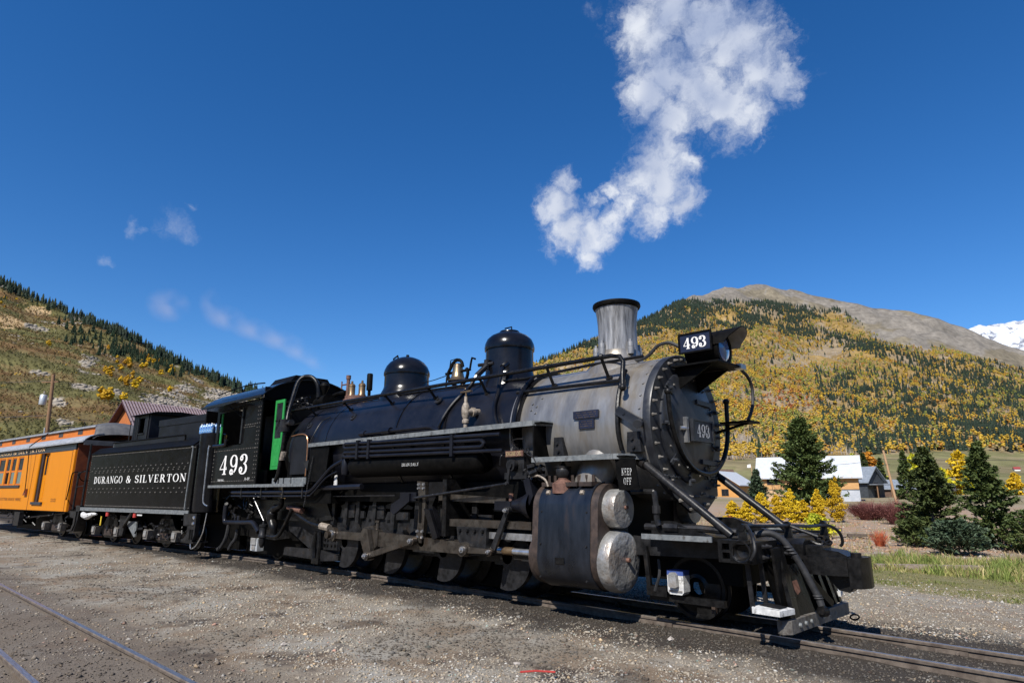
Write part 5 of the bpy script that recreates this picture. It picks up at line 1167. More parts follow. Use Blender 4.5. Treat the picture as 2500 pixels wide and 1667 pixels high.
# leading truck
for sgn in (-1, 1):
    lw = part('leading_wheel', MB().lathe([(.09,sgn*.46),(.13,sgn*.52),(.20,sgn*.49),(.33,sgn*.485),(.36,sgn*.51),(.405,sgn*.51),(.41,sgn*.44),(.44,sgn*.42),(.44,sgn*.40),(.1,sgn*.40)], (-4.25,0,.43), 'y', 40), 'oily_black')
    jb_ = part('journal_box', MB().prism([(-4.43,.42),(-4.40,.385),(-4.23,.385),(-4.20,.42),(-4.20,.62),(-4.43,.62)], 'xz', min(sgn*.78,sgn*.95), max(sgn*.78,sgn*.95)), 'worn_white')
    part('box_lid', MB().prism([(-4.38,.49),(-4.36,.475),(-4.28,.475),(-4.26,.49),(-4.27,.63),(-4.30,.66),(-4.35,.66),(-4.38,.63)], 'xz', min(sgn*.955,sgn*1.02), max(sgn*.955,sgn*1.02)).box(-4.41,-4.22,min(sgn*.952,sgn*.962),max(sgn*.952,sgn*.962),.42,.44), 'dented_tin', jb_)
    part('box_top', MB().box(-4.43,-4.20,min(sgn*.78,sgn*.95),max(sgn*.78,sgn*.95),.621,.68), 'blue_paint', jb_)
    part('truck_frame', MB().box(-4.75,-3.7,min(sgn*.80,sgn*.88),max(sgn*.80,sgn*.88),.28,.36).box(-4.75,-4.45,min(sgn*.80,sgn*.95),max(sgn*.80,sgn*.95),.34,.46).beam((-4.8,sgn*.85,.95),(-4.72,sgn*.9,.34),.06,.05,(0,1,0)), 'oily_black')
    part('brake_shoe', MB().box(-3.98,-3.93,min(sgn*.60,sgn*.66),max(sgn*.60,sgn*.66),.16,.32), 'cast_brown')
part('sand_hose', MB().tube(smooth_path([(-4.56,-.92,.80),(-4.54,-.95,.62),(-4.60,-.95,.46),(-4.62,-.95,.40)]), .02, 6), 'rubber')
part('inner_gear', MB().box(-6.6,-3.6,-.5,.5,.5,1.0).box(-12.6,-6.6,-.62,.62,.75,1.5).box(-12.6,-6.6,-.95,.95,1.5,1.85).box(-18.2,-12.6,-.7,.7,.55,1.5), 'soot_black')
# trailing truck
for sgn in (-1, 1):
    part('trailing_wheel', MB().lathe([(.09,sgn*.46),(.13,sgn*.52),(.20,sgn*.49),(.33,sgn*.485),(.36,sgn*.51),(.405,sgn*.51),(.41,sgn*.44),(.44,sgn*.42),(.44,sgn*.40),(.1,sgn*.40)], (-15.85,0,.43), 'y', 32), 'oily_black')
    jt = part('journal_box', MB().box(-16.1,-15.74,min(sgn*.95,sgn*1.12),max(sgn*.95,sgn*1.12),.27,.56), 'galvanised')
    part('box_lid', MB().box(-16.06,-15.80,min(sgn*1.12,sgn*1.15),max(sgn*1.12,sgn*1.15),.42,.58).box(-16.0,-15.84,min(sgn*1.12,sgn*1.14),max(sgn*1.12,sgn*1.14),.30,.40), 'dented_tin', jt)
    part('truck_frame', MB().prism([(-16.6,.75),(-14.8,.80),(-14.6,.62),(-15.2,.55),(-16.6,.58)], 'xz', min(sgn*.88,sgn*.95), max(sgn*.88,sgn*.95)), 'oily_black')
part('cab_shade_block', MB().box(-17.4,-14.4,-.62,.62,.14,.6), 'soot_black')  # added dark block, stands in for deep shade under the cab
part('shade_block', MB().box(-12.7,-6.7,-.36,.36,.10,.75), 'soot_black')  # added dark block between the drivers, stands in for shade
part('hose', MB().tube(smooth_path([(-17.75,-1.0,.85),(-17.85,-1.0,.5),(-18.05,-1.0,.28),(-18.25,-1.02,.16)]), .055, 8), 'rubber')
part('hose', MB().tube(smooth_path([(-17.2,-1.0,.75),(-17.25,-1.0,.5),(-17.45,-1.0,.35),(-17.6,-1.0,.2)]), .05, 8), 'rubber')
part('draw_bar', MB().box(-19.4,-18.0,-.3,.3,.7,1.0), 'soot_black')
# ------------------------------------------------------------------ the tender (x forward along its own axis, 0 at its front)
HD = R(5.6116)
XD = Vector((math.cos(HD), math.sin(HD), 0)); YD = Vector((-math.sin(HD), math.cos(HD), 0))
T_O = Vector((-19.0, -.25, 0))
def frame_thing(name, label, cat, org, base, group=None):
    return thing(name, label, cat, base, org + XD*base[0] + YD*base[1] + Vector((0,0,base[2])), HD, group)
TEN = frame_thing('tender', 'black riveted locomotive tender lettered in white, coupled behind the cab', 'tender', T_O, (-4,0,0))
def tp(name, mb, mat, parent=None, **k): return mb.build(name, M[mat], parent or TEN, **k)
tank = tp('tank', MB().box(-7.75,-.14,-1.35,1.35,1.20,3.02), 'black_panel')
tp('tank_corner', MB().lathe([(.0,1.16),(.36,1.16),(.36,3.33),(.33,3.36),(0,3.37)], (.02,-.98,0), 'z', 32), 'black_gloss', tank)
tp('tank_corner', MB().lathe([(.0,1.16),(.36,1.16),(.36,3.33),(.33,3.36),(0,3.37)], (.02,.98,0), 'z', 32), 'black_gloss', tank)
tp('tank_flare', MB().prism([(-1.40,3.02),(-1.34,3.02),(-1.08,3.22),(-1.12,3.25)], 'yz', -7.75, -.3), 'soot_black', tank)
tp('collar', MB().box(-6.55,-1.40,-1.13,-1.09,3.05,3.38).box(-6.55,-1.40,1.09,1.13,3.05,3.38).box(-6.55,-6.51,-1.09,1.09,3.05,3.38), 'boiler_jacket', tank)
tp('collar_rail', MB().tube(smooth_path([(-6.6,-1.14,3.39),(-3.0,-1.14,3.40),(-1.5,-1.14,3.40),(-1.38,-1.14,3.36),(-1.36,-1.14,3.15)]), .022, 6), 'soot_black', tank)
rv = MB()
for x in np.arange(-7.7,-.2,.085):
    for z in (1.26, 2.96): rv.bolt((x,-1.35,z), NEAR, .020, .018, 5)
for z, dx in ((2.42,0),(2.52,.15),(1.70,0),(1.82,.15),(2.36,.3)):
    for x in np.arange(-7.5,-.4,.34): rv.bolt((x+dx*1.0,-1.35,z), NEAR, .024, .018, 5)
for z in np.arange(1.3,2.95,.085): rv.bolt((-7.68,-1.35,z), NEAR, .014, .010, 5)
tag(tp('tank_rivets', rv, 'worn_steel', tank), kind='stuff')
for w_, x_, l_ in (('DURANGO',-7.22,2.36),('&',-4.60,.36),('SILVERTON',-3.96,3.42)): sign('tender_lettering', w_, (x_,-1.3535,2.0), (1,0,0), (0,0,1), .235, l_, M['white_paint'], tank, thick=.15, thin=.05, gap=.12)
tp('grab_iron', MB().tube(smooth_path([(-.40,-1.38,2.98),(-.24,-1.42,2.97),(-.22,-1.42,2.9),(-.26,-1.42,2.2),(-.30,-1.42,1.3),(-.32,-1.38,1.25)]), .02, 6), 'trim_grey', tank)
bunk = tp('oil_bunker', MB().prism([(-3.92,3.02),(-.85,3.02),(-.85,4.0),(-3.92,4.0)], 'xz', -.82, .82), 'boiler_jacket')
tp('bunker_band', MB().box(-3.94,-.83,-.845,-.82,3.82,4.03), 'boiler_jacket', bunk)
tp('bunker_end', MB().box(-.84,-.78,-.85,.85,3.02,4.22), 'soot_black', bunk)
dh = tp('doghouse', MB().box(-6.42,-5.96,-.64,-.60,3.05,4.36).box(-5.55,-5.10,-.64,-.60,3.05,4.36).box(-5.96,-5.55,-.64,-.60,3.05,3.72).box(-5.96,-5.55,-.64,-.60,4.26,4.36).box(-6.42,-6.38,-.6,1.3,3.05,4.36).box(-5.14,-5.10,-.6,1.3,3.05,4.36).box(-6.42,-5.10,1.3,1.34,3.05,4.36), 'boiler_jacket')
tp('doghouse_roof', MB().prism([(-.78,4.36),(1.45,4.36),(1.3,4.44),(.3,4.50),(-.55,4.44)], 'yz', -6.55, -4.9), 'soot_black', dh)
tp('door_post', MB().box(-5.30,-5.22,-.665,-.642,3.05,4.34), 'grey_iron', dh)
tp('window_sill', MB().box(-6.0,-5.5,-.68,-.642,3.69,3.72), 'grey_iron', dh)
tp('doghouse_plank', MB().box(-6.40,-6.28,-.652,-.642,3.05,4.34), 'boiler_jacket', dh)
for x in (-6.26,-6.12): tp('doghouse_plank', MB().box(x,x+.12,-.652,-.642,3.05,4.34), 'boiler_jacket', dh)
tp('doghouse_grab', MB().tube([(-6.35,-.66,4.2),(-6.48,-.72,4.2),(-6.48,-.72,3.4),(-6.35,-.66,3.4)], .015, 5), 'grey_iron', dh)
tp('tender_sill', MB().box(-7.95,-.05,-1.38,1.38,1.08,1.195), 'soot_black')
tp('sill_face', MB().box(-7.95,-.10,-1.402,-1.38,1.085,1.20), 'trim_grey')
tp('tank_hook', MB().tube(smooth_path([(-6.9,-1.0,3.05),(-6.9,-1.0,3.3),(-6.82,-1.0,3.4),(-6.72,-1.0,3.36),(-6.7,-1.0,3.05)]), .025, 6), 'trim_grey', tank)
st_ = tp('footplate_step', MB().prism([(-.30,1.12),(.42,1.12),(.42,.55),(.30,.38),(-.26,.34),(-.30,.42),(-.12,.48),(-.02,.62),(-.02,.80),(-.26,.82)], 'xz', -1.42, -1.30).box(-.3,.40,-1.42,-1.0,.34,.38).box(-.26,.35,-1.42,-1.0,.79,.82), 'grey_iron')
for x in (.18,.30): tp('step_slot', MB().box(x-.03,x+.03,-1.435,-1.42,.44,.70), 'soot_black', st_)
tp('step_bolt', MB().bolt((.3,-1.42,1.02),NEAR,.05,.03), 'bright_steel', st_); tp('step_bolt', MB().bolt((.3,-1.42,.86),NEAR,.05,.03), 'bright_steel', st_)
tp('air_hose', MB().tube(smooth_path([(.9,-1.38,1.15),(.88,-1.4,.85),(.82,-1.4,.62),(.6,-1.4,.34),(.4,-1.4,.22),(.25,-1.4,.22),(.22,-1.4,.45)]), .016, 6), 'bright_steel')
tp('rear_step', MB().prism([(-8.5,1.25),(-8.1,1.25),(-8.15,.75),(-8.35,.35),(-8.75,.28),(-8.75,.33),(-8.45,.42),(-8.3,.75)], 'xz', -1.36, -1.05), 'grey_iron')
def arch_truck(cx, half, put, rr=.42, mats=('oily_black','trim_grey')):
    for sgn in (-1, 1):
        fr_ = put('truck_frame', MB().prism([(cx-half-.3,.42),(cx-half-.3,.50),(cx-half+.3,.62),(cx-.35,.92),(cx+.35,.92),(cx+half-.3,.62),(cx+half+.3,.50),(cx+half+.3,.42),(cx+half-.2,.40),(cx+.4,.22),(cx-.4,.22),(cx-half+.2,.40)], 'xz', min(sgn*.92,sgn*1.0), max(sgn*.92,sgn*1.0)), mats[0])
        for x in (cx-half, cx+half):
            jbx = put('journal_box', MB().prism([(x-.13,.30),(x+.13,.30),(x+.17,.56),(x-.11,.60)], 'xz', min(sgn*1.0,sgn*1.18), max(sgn*1.0,sgn*1.18)), 'worn_steel')
            put('box_lid', MB().prism([(x-.09,.38),(x+.09,.38),(x+.11,.54),(x-.07,.56)], 'xz', min(sgn*1.18,sgn*1.21), max(sgn*1.18,sgn*1.21)), 'dented_tin', jbx)
            put('wheel', MB().lathe([(.09,sgn*.46),(.13,sgn*.52),(.20,sgn*.49),(rr-.1,sgn*.485),(rr-.07,sgn*.51),(rr-.02,sgn*.51),(rr-.015,sgn*.44),(rr+.02,sgn*.42),(rr+.02,sgn*.40),(.1,sgn*.40)], (x,0,rr), 'y', 32), 'oily_black')
        put('spring_nest', MB().box(cx-.3,cx+.3,min(sgn*.9,sgn*1.06),max(sgn*.9,sgn*1.06),.30,.50), 'cast_brown')
    put('truck_bolster', MB().box(cx-.22,cx+.22,-1.0,1.0,.5,1.05), 'soot_black')
    for x in (cx-half, cx+half): put('axle', MB().cyl((x,-1.05,rr),(x,1.05,rr),.07,n=12), 'soot_black')
for cx in (-2.18,-6.2): arch_truck(cx, .92, tp)
tp('centre_sill', MB().box(-7.9,.9,-.36,.36,.14,1.08), 'soot_black')  # centre sill, deepened so the shade below the tender stays dark
tp('flange_blade', MB().prism([(-4.55,.80),(-3.95,.80),(-3.92,.34),(-4.02,.32),(-4.62,.68)], 'xz', -1.12, -1.08), 'trim_grey')
tp('blade_arm', MB().beam((-4.75,-1.2,.62),(-3.95,-1.3,1.08),.05,.09), 'grey_iron')
tp('blade_bracket', MB().prism([(-5.1,.98),(-4.6,.95),(-4.75,.35),(-5.0,.35)], 'xz', -1.18, -1.1), 'grey_iron')
tp('rag_bundle', MB().tube(smooth_path([(-7.75,-1.36,1.0),(-7.5,-1.40,.93),(-7.2,-1.40,.90),(-6.9,-1.36,.97),(-6.6,-1.34,.98)]), [.03,.06,.08,.09,.10,.09,.09,.10,.11,.10,.09,.08,.06,.06,.05,.04,.03], 9), 'worn_white')
for x in (-5.62,-3.55): tp('marker_tube', MB().cyl((x,-1.36,.94),(x,-1.36,1.06),.06,n=10), 'red_paint')
tp('release_tag', MB().box(-6.32,-6.26,-1.30,-1.28,.62,.92), 'yellow_paint')
tp('stencil_plate', MB().box(-3.3,-2.95,-1.41,-1.40,1.0,1.04), 'worn_white')
uf = MB()
for k in range(60):
    x = random.choice([random.uniform(-7.6,-4.4), random.uniform(-3.9,-.5)]); z = random.uniform(.35,.98); a = random.uniform(0,6.28); l_ = random.uniform(.06,.3)
    uf.cyl((x,-1.15+random.uniform(-.1,.1),z),(x+l_*math.cos(a),-1.15,z+.5*l_*math.sin(a)),random.uniform(.012,.04),n=6)
tag(tp('brake_rigging', uf, 'grey_iron'), kind='stuff')
# bottled water standing on the tender corner
WB = frame_thing('water_pack', 'shrink-wrapped pack of blue bottled water on the black tender corner', 'bottle pack', T_O, (-.12,-1.0,3.37))
material('shrink_wrap', (.06,.22,.50), (.42,.55,.66), 26, .15, .35, coat=.4, ramp=(.42,.60), c3=(.02,.08,.32), scale3=14, ramp3=(.50,.6))
for i in range(5):
    for j in range(3):
        x, y = -.42+.145*i, -1.13+.13*j
        b_ = MB().lathe([(.0,3.372),(.062,3.372),(.066,3.40),(.066,3.55),(.05,3.60),(.028,3.625)], (x,y,0), 'z', 10).build('bottle', M['shrink_wrap'], WB)
        MB().cyl((x,y,3.625),(x,y,3.65),.03,n=8).build('bottle_cap', M['blue_paint'] if (i+j) % 2 else M['white_paint'], b_)
# ------------------------------------------------------------------ the coach
C_O = T_O + XD * -9.2
COACH = frame_thing('passenger_coach', 'yellow clerestory passenger coach with black letterboard behind the tender', 'railway coach', C_O, (-7,0,0))
def cp_(name, mb, mat, parent=None, **k): return mb.build(name, M[mat], parent or COACH, **k)
XE = -15.0
wins = [(-9.55,-8.66),(-8.46,-7.88),(-7.74,-7.12),(-6.84,-6.16)]
wins = [(a-3.9,b-3.9) for a, b in wins] + wins
WZ0, WZ1, DZ0, DZ1, DX0, DX1 = 2.02, 3.22, 1.34, 3.26, -4.02, -3.02
bd_ = MB(); edges = sorted([XE, -.27] + [e for w in wins for e in w] + [DX0, DX1])
bd_.box(XE, DX0, -1.30,-1.26, 1.02, WZ0).box(XE, DX0, -1.30,-1.26, WZ1, 3.28).box(DX0, DX1, -1.30,-1.26, 1.02, DZ0).box(DX0, DX1, -1.30,-1.26, DZ1, 3.28).box(DX1, -.27, -1.30,-1.26, 1.02, 3.28)
px_ = XE
for a, b in wins:
    bd_.box(px_, a, -1.30,-1.26, WZ0, WZ1); px_ = b
bd_.box(px_, DX0, -1.30,-1.26, WZ0, WZ1)
side = cp_('side_wall', bd_, 'coach_yellow')
cp_('far_wall', MB().box(XE,-.27,1.26,1.30,1.02,3.5), 'coach_yellow')
cp_('end_wall', MB().box(-.30,-.24,-1.26,1.26,1.05,3.5), 'coach_red')
cp_('floor', MB().box(XE,.95,-1.26,1.26,.98,1.05), 'soot_black')
cp_('interior_lining', MB().box(XE,-.31,-.2,-.1,1.05,3.5), 'coach_red')
for x in (-.34,): cp_('corner_post', MB().box(x-.14,x+.06,-1.33,-1.30,1.02,3.28), 'coach_yellow', side)
for x in (-.62,-4.72): cp_('cover_strip', MB().box(x-.015,x+.015,-1.308,-1.30,1.02,3.28), 'brown_letter', side)
cp_('letterboard', MB().box(XE,-.33,-1.315,-1.28,3.28,3.54), 'letterboard', side)
sign('coach_lettering', 'DURANGO & SILVERTON', (-10.8,-1.3185,3.35), (1,0,0), (0,0,1), .15, 7.2, M['gold_letter'], side, thick=.17, thin=.08, gap=.10)
sign('coach_name', 'BITTER ROOT MINE', (-8.45,-1.3035,1.38), (1,0,0), (0,0,1), .115, 2.85, M['brown_letter'], side, thick=.16, thin=.08)
sign('coach_number', '213', (-2.14,-1.3035,1.36), (1,0,0), (0,0,1), .125, .55, M['brown_letter'], side, thick=.17, thin=.08)
for i, (a, b) in enumerate(wins):
    w = cp_('window', MB().box(a,a+.07,-1.285,-1.25,WZ0,WZ1).box(b-.07,b,-1.285,-1.25,WZ0,WZ1).box(a+.07,b-.07,-1.285,-1.25,WZ0,WZ0+.07).box(a+.07,b-.07,-1.285,-1.25,2.58,2.66).box(a+.07,b-.07,-1.285,-1.25,WZ1-.05,WZ1), 'clerestory_orange')
    cp_('pane', MB().box(a+.07,b-.07,-1.27,-1.26,2.66,WZ1-.05), 'window_pane', w)
    if i != 5: cp_('pane', MB().box(a+.07,b-.07,-1.272,-1.262,WZ0+.07,2.58), 'dark_glass', w)
for x0, x1 in ((-9.7,-6.08),(-13.6,-9.98)): cp_('window_sill', MB().box(x0,x1,-1.35,-1.30,1.93,2.02), 'letterboard', side)
dr_ = cp_('side_door', MB().box(DX0+.22,DX1,-1.20,-1.16,DZ0,2.40).box(DX0+.22,DX0+.32,-1.20,-1.16,2.40,3.18).box(DX1-.1,DX1,-1.20,-1.16,2.40,3.18).box(-3.47,-3.38,-1.20,-1.16,2.40,3.18).box(DX0+.22,DX1,-1.20,-1.16,3.18,DZ1), 'coach_yellow')
cp_('pane', MB().box(DX0+.32,-3.47,-1.185,-1.175,2.40,3.18), 'window_pane', dr_); cp_('pane', MB().box(-3.38,DX1-.1,-1.185,-1.175,2.40,3.18), 'window_pane', dr_)
cp_('door_panel', MB().box(DX0+.32,-3.46,-1.208,-1.20,1.45,2.2), 'coach_yellow', dr_); cp_('door_panel', MB().box(-3.40,DX1-.08,-1.208,-1.20,1.45,2.2), 'coach_yellow', dr_)
cp_('door_jamb', MB().box(DX0-.16,DX0+.22,-1.27,-1.16,DZ0,DZ1), 'letterboard', dr_)
cp_('door_casing', MB().cyl((DX0-.06,-1.30,DZ0),(DX0-.06,-1.30,DZ1),.07,n=12), 'coach_yellow', dr_)
cp_('door_sill', MB().box(DX0-.2,DX1+.02,-1.36,-1.30,1.24,1.34), 'letterboard', dr_)
# roof: lower deck, clerestory, bull-nosed end
low = [(-1.40,3.56),(-1.36,3.64),(-1.2,3.76),(-1.0,3.84),(-.78,3.89)]
def shell(pts, x0, x1, th=.03):
    m = MB(); k = len(pts); vv = [(x, y, z+d) for x in (x0, x1) for d in (0, -th) for y, z in pts]
    f = []
    for i in range(k-1): f += [(i,i+1,2*k+i+1,2*k+i),(k+i+1,k+i,3*k+i,3*k+i+1),(i,k+i,k+i+1,i+1),(2*k+i+1,3*k+i+1,3*k+i,2*k+i)]
    f += [(0,2*k,3*k,k),(k-1,2*k-1,4*k-1,3*k-1)]
    return m.add(vv, f)
rf = cp_('roof', shell(low, XE, .60), 'roof_edge'); cp_('far_roof', shell([(-y,z) for y,z in reversed(low)], XE, .60), 'coach_roof')
up_ = [(.80*math.cos(R(180-k*15)), 4.20 + .19*math.sin(R(k*15))) for k in range(13)]
cp_('clerestory_roof', shell([(-.84,4.18)] + up_ + [(.84,4.18)], XE, -.25), 'coach_roof', rf)
nose = MB(); prof_ = [(-.25,1.0,0),(.0,.99,-.05),(.25,.97,-.16),(.45,.95,-.32),(.60,.93,-.52)]
pts_ = [(-.84,4.18)] + up_ + [(.84,4.18)]; k_ = len(pts_); nv_ = []
for x, sy, dz in prof_: nv_ += [(x, y*(1 + (1-sy)*5), max(3.60, z+dz)) for y, z in pts_]
nose.add(nv_, [(j*k_+i, j*k_+i+1, (j+1)*k_+i+1, (j+1)*k_+i) for j in range(len(prof_)-1) for i in range(k_-1)])
cp_('roof_hood', nose, 'coach_roof', rf)
cs = cp_('clerestory_wall', MB().box(XE,-.10,-.78,-.74,3.86,4.20).box(XE,-.1,.74,.78,3.86,4.2), 'clerestory_orange')
cp_('clerestory_moulding', MB().box(XE,-.10,-.86,-.78,4.17,4.225), 'roof_edge', cs)
for x in (-14.1,-12.08,-10.03,-8.0,-5.96,-3.89,-1.77):
    cp_('clerestory_vent', MB().box(x-.24,x+.24,-.79,-.775,3.97,4.15), 'trim_dark', cs)
cp_('eave_moulding', MB().box(XE,.60,-1.425,-1.395,3.52,3.58), 'roof_edge', rf)
cp_('end_fascia', MB().box(.56,.60,-1.38,1.38,3.42,3.60), 'coach_roof', rf)
cp_('guy_rod', MB().tube([(-5.28,-1.42,3.62),(-5.2,-.62,4.45),(-3.6,-.62,4.40),(-3.1,-.6,4.36)], .022, 6).tube([(-5.3,-1.42,3.62),(-5.12,-1.40,2.6),(-5.02,-1.38,1.70)], .018, 6), 'soot_black')
cp_('rod_foot', MB().prism([(-5.28,1.60),(-4.94,1.60),(-4.98,1.86),(-5.08,1.86)], 'xz', -1.38, -1.305), 'coach_red')
cp_('roof_wheel', MB().lathe([(.10,-.02),(.14,0),(.10,.02)], (-2.85,-.35,4.44), 'y', 16), 'soot_black')
# platform end
cp_('platform', MB().box(-.24,1.0,-1.2,1.2,1.02,1.10), 'soot_black')
for x, z1 in ((.05,2.45),(.82,3.45)): cp_('platform_post', MB().tube([(x,-1.22,1.1),(x+.02,-1.22,z1)], .035, 8), 'grey_iron')
cp_('platform_rail', MB().tube(smooth_path([(-.28,-1.36,1.5),(-.22,-1.40,1.45),(-.16,-1.4,1.6),(-.05,-1.4,2.3),(.02,-1.38,2.42),(.2,-1.3,2.45)]), .02, 6), 'soot_black')
cp_('platform_rail', MB().tube([(.05,-1.22,2.42),(.82,-1.22,2.46)], .022, 6), 'grey_iron')
cp_('platform_rail', MB().tube([(.05,-1.22,1.9),(.82,-1.22,1.95)], .018, 6), 'grey_iron')
cp_('gate', MB().box(.86,.90,-1.1,1.1,1.1,2.2), 'coach_red')
cp_('brake_wheel', MB().lathe([(.18,-.015),(.21,0),(.18,.015)], (.55,-1.15,2.3), 'x', 16).cyl((.55,-1.15,1.1),(.55,-1.15,2.3),.02,n=6), 'soot_black')
cp_('platform_step', MB().prism([(.30,1.05),(.95,1.05),(.92,.60),(.75,.38),(.30,.34),(.30,.39),(.66,.44),(.78,.64),(.78,.82),(.4,.85),(.4,.9)], 'xz', -1.40, -1.05), 'grey_iron')
arch_truck(-2.0, .86, cp_)
cp_('battery_box', MB().box(-6.6,-5.4,-1.2,-.7,.42,.98), 'soot_black')
cp_('tool_box', MB().box(-5.9,-5.25,-1.36,-1.2,.38,.92), 'grey_iron')
cp_('truss_rod', MB().tube([(-14,-1.1,.95),(-9,-1.1,.62),(-6.4,-1.1,.62),(-1.0,-1.1,.95)], .03, 6), 'grey_iron')
cp_('underframe', MB().box(XE,.9,-.9,.9,.75,.98), 'soot_black')
cp_('shade_block', MB().box(-9.0,-.4,-.36,.36,.16,.75), 'soot_black')  # added dark block below the coach floor, stands in for shade
uf = MB()
for k in range(40):
    x = random.uniform(-9.5,.4); z = random.uniform(.4,.96); a = random.uniform(0,6.28); l_ = random.uniform(.08,.35)
    uf.cyl((x,-1.2,z),(x+l_*math.cos(a),-1.2+random.uniform(-.1,.1),z+.4*l_*math.sin(a)),random.uniform(.012,.04),n=6)
tag(cp_('brake_rigging', uf, 'grey_iron'), kind='stuff')
# ------------------------------------------------------------------ buildings, poles, vehicles
def frame_at(cx, cy, ang):
    """author-space to world for something turned by ang about its own centre"""
    return Vector((cx, cy, 0)), ang
def house(name, label, cx, cy, z0, L, W, wall, rise, ang, m_wall, m_roof, wins=(), over=.35, lower=None, m_lower=None, extra=None, seams=0, m_gable=None):
    t = thing(name, label, 'shed' if 'shed' in name else 'house', (0,0,0), (cx, cy, z0), ang)
    h2, l2 = W/2, L/2
    zb = lower or 0
    MB().box(-l2, l2, -h2, -h2+.15, zb, wall).build('wall', M[m_wall], t); MB().box(-l2, l2, h2-.15, h2, zb, wall).build('wall', M[m_wall], t)
    for s_ in (-1, 1):
        MB().prism([(-h2+.15,zb),(h2-.15,zb),(h2-.15,wall),(0,wall+rise*(h2-.15)/h2),(-h2+.15,wall)], 'yz', s_*l2-.15*(s_>0), s_*l2+.15*(s_<0)).build('gable_wall', M[m_gable or m_wall], t)
    if lower:
        MB().box(-l2-.03, l2+.03, -h2-.03, h2+.03, -.4, lower).build('ground_floor', M[m_lower], t)
        MB().box(-l2-.05, l2+.05, -h2-.05, -h2, lower-.06, lower+.06).build('floor_band', M['trim_dark'], t)
    else:
        MB().box(-l2-.04, l2+.04, -h2-.04, h2+.04, -.5, .12).build('foundation', M['trim_dark'], t)
    lo = over; k = rise/h2; rf_ = []
    for s_ in (-1, 1):
        m = MB(); e = h2 + over; ze = wall - over*k
        vs = [(-l2-over,0,wall+rise+.05),(l2+over,0,wall+rise+.05),(l2+over,s_*e,ze+.05),(-l2-over,s_*e,ze+.05),(-l2-over,0,wall+rise-.1),(l2+over,0,wall+rise-.1),(l2+over,s_*e,ze-.1),(-l2-over,s_*e,ze-.1)]
        m.add(vs, [(0,1,2,3),(7,6,5,4),(0,4,5,1),(1,5,6,2),(2,6,7,3),(3,7,4,0)])
        r_ = m.build('roof', M[m_roof], t)
        if seams:
            for j in range(seams):
                x = -l2-over + (L+2*over)*(j+.5)/seams
                MB().beam((x,0,wall+rise+.07),(x,s_*e,ze+.07),.05,.05).build('roof_seam', M[m_roof], r_)
    for side, x, z, w, h in wins:
        if side in ('f', 'b'):
            y = -h2 if side == 'f' else h2; s_ = -1 if side == 'f' else 1
            f = MB().box(x-w/2-.07,x+w/2+.07,min(y,y+s_*.05),max(y,y+s_*.05),z-.07,z+h+.07).build('window', M['trim_dark'], t)
            MB().box(x-w/2,x-.03,min(y+s_*.05,y+s_*.07),max(y+s_*.05,y+s_*.07),z,z+h).build('pane', M['window_pane'], f)
            MB().box(x+.03,x+w/2,min(y+s_*.05,y+s_*.07),max(y+s_*.05,y+s_*.07),z,z+h).build('pane', M['window_pane'], f)
        else:
            xx = l2 if side == 'r' else -l2; s_ = 1 if side == 'r' else -1
            f = MB().box(min(xx,xx+s_*.05),max(xx,xx+s_*.05),x-w/2-.07,x+w/2+.07,z-.07,z+h+.07).build('window', M['trim_dark'], t)
            MB().box(min(xx+s_*.05,xx+s_*.07),max(xx+s_*.05,xx+s_*.07),x-w/2,x-.03,z,z+h).build('pane', M['window_pane'], f)
            MB().box(min(xx+s_*.05,xx+s_*.07),max(xx+s_*.05,xx+s_*.07),x+.03,x+w/2,z,z+h).build('pane', M['window_pane'], f)
    return t
# yellow-orange cottage half hidden by the smokebox: gable towards the tracks
house('house', 'small orange gabled cottage with white roof close beside the locomotive front', -49.5, 101.0, .9, 8.5, 6.4, 2.5, 2.1, R(95), 'orange_siding', 'white_metal_roof', wins=(('l', -.9, .5, 1.1, 1.0), ('l', .9, .5, .9, 1.0)), over=.5)
# unfinished two-storey house behind the tall conifer
h2_ = house('house', 'unfinished plywood house with broad white metal roof behind the tall conifer', -32.6, 91.5, .5, 13.0, 6.4, 3.9, 2.7, R(15), 'ply_orange', 'white_metal_roof', wins=(('f', -4.7, 2.55, 1.5, 1.15), ('r', -.6, 2.5, 1.4, 1.2), ('r', -.4, .5, 1.2, 1.3)), over=.6, lower=1.75, m_lower='house_wrap', m_gable='ply_tan')
MB().box(-6.4,-3.2,-3.26,-3.235,.0,1.70).build('bare_panel', M['ply_tan'], h2_)
for k in range(11): MB().box(-6.1+k*1.18,-6.0+k*1.18,-3.82,-3.2,3.38,3.5).build('rafter_tail', M['ply_tan'], h2_)
MB().tube([(-4.6,-3.6,-.3),(-4.9,-3.6,3.2)], .03, 5).tube([(-3.6,-3.6,-.3),(-3.6,-3.6,3.2)], .03, 5).tube([(-4.7,-3.6,.2),(-3.6,-3.6,2.9)], .02, 5).tube([(-3.6,-3.6,.2),(-4.8,-3.6,2.9)], .02, 5).build('scaffold', M['trim_dark'], h2_)
h3_ = house('house', 'narrow dark slate house with steep gable right of the plywood house', -30.4, 110.8, .9, 4.6, 5.2, 3.0, 2.2, R(-14), 'dark_siding', 'grey_metal_roof', wins=(('r', .0, 1.6, 1.3, .9), ('r', .2, .2, 1.4, 1.1)), over=.5)
for y in (-2.2, 2.2): MB().box(3.6,3.75,y-.07,y+.07,-.4,2.2).build('porch_post', M['pole_wood'], h3_)
MB().box(2.3,3.9,-2.5,2.5,2.2,2.32).build('porch_roof', M['grey_metal_roof'], h3_)
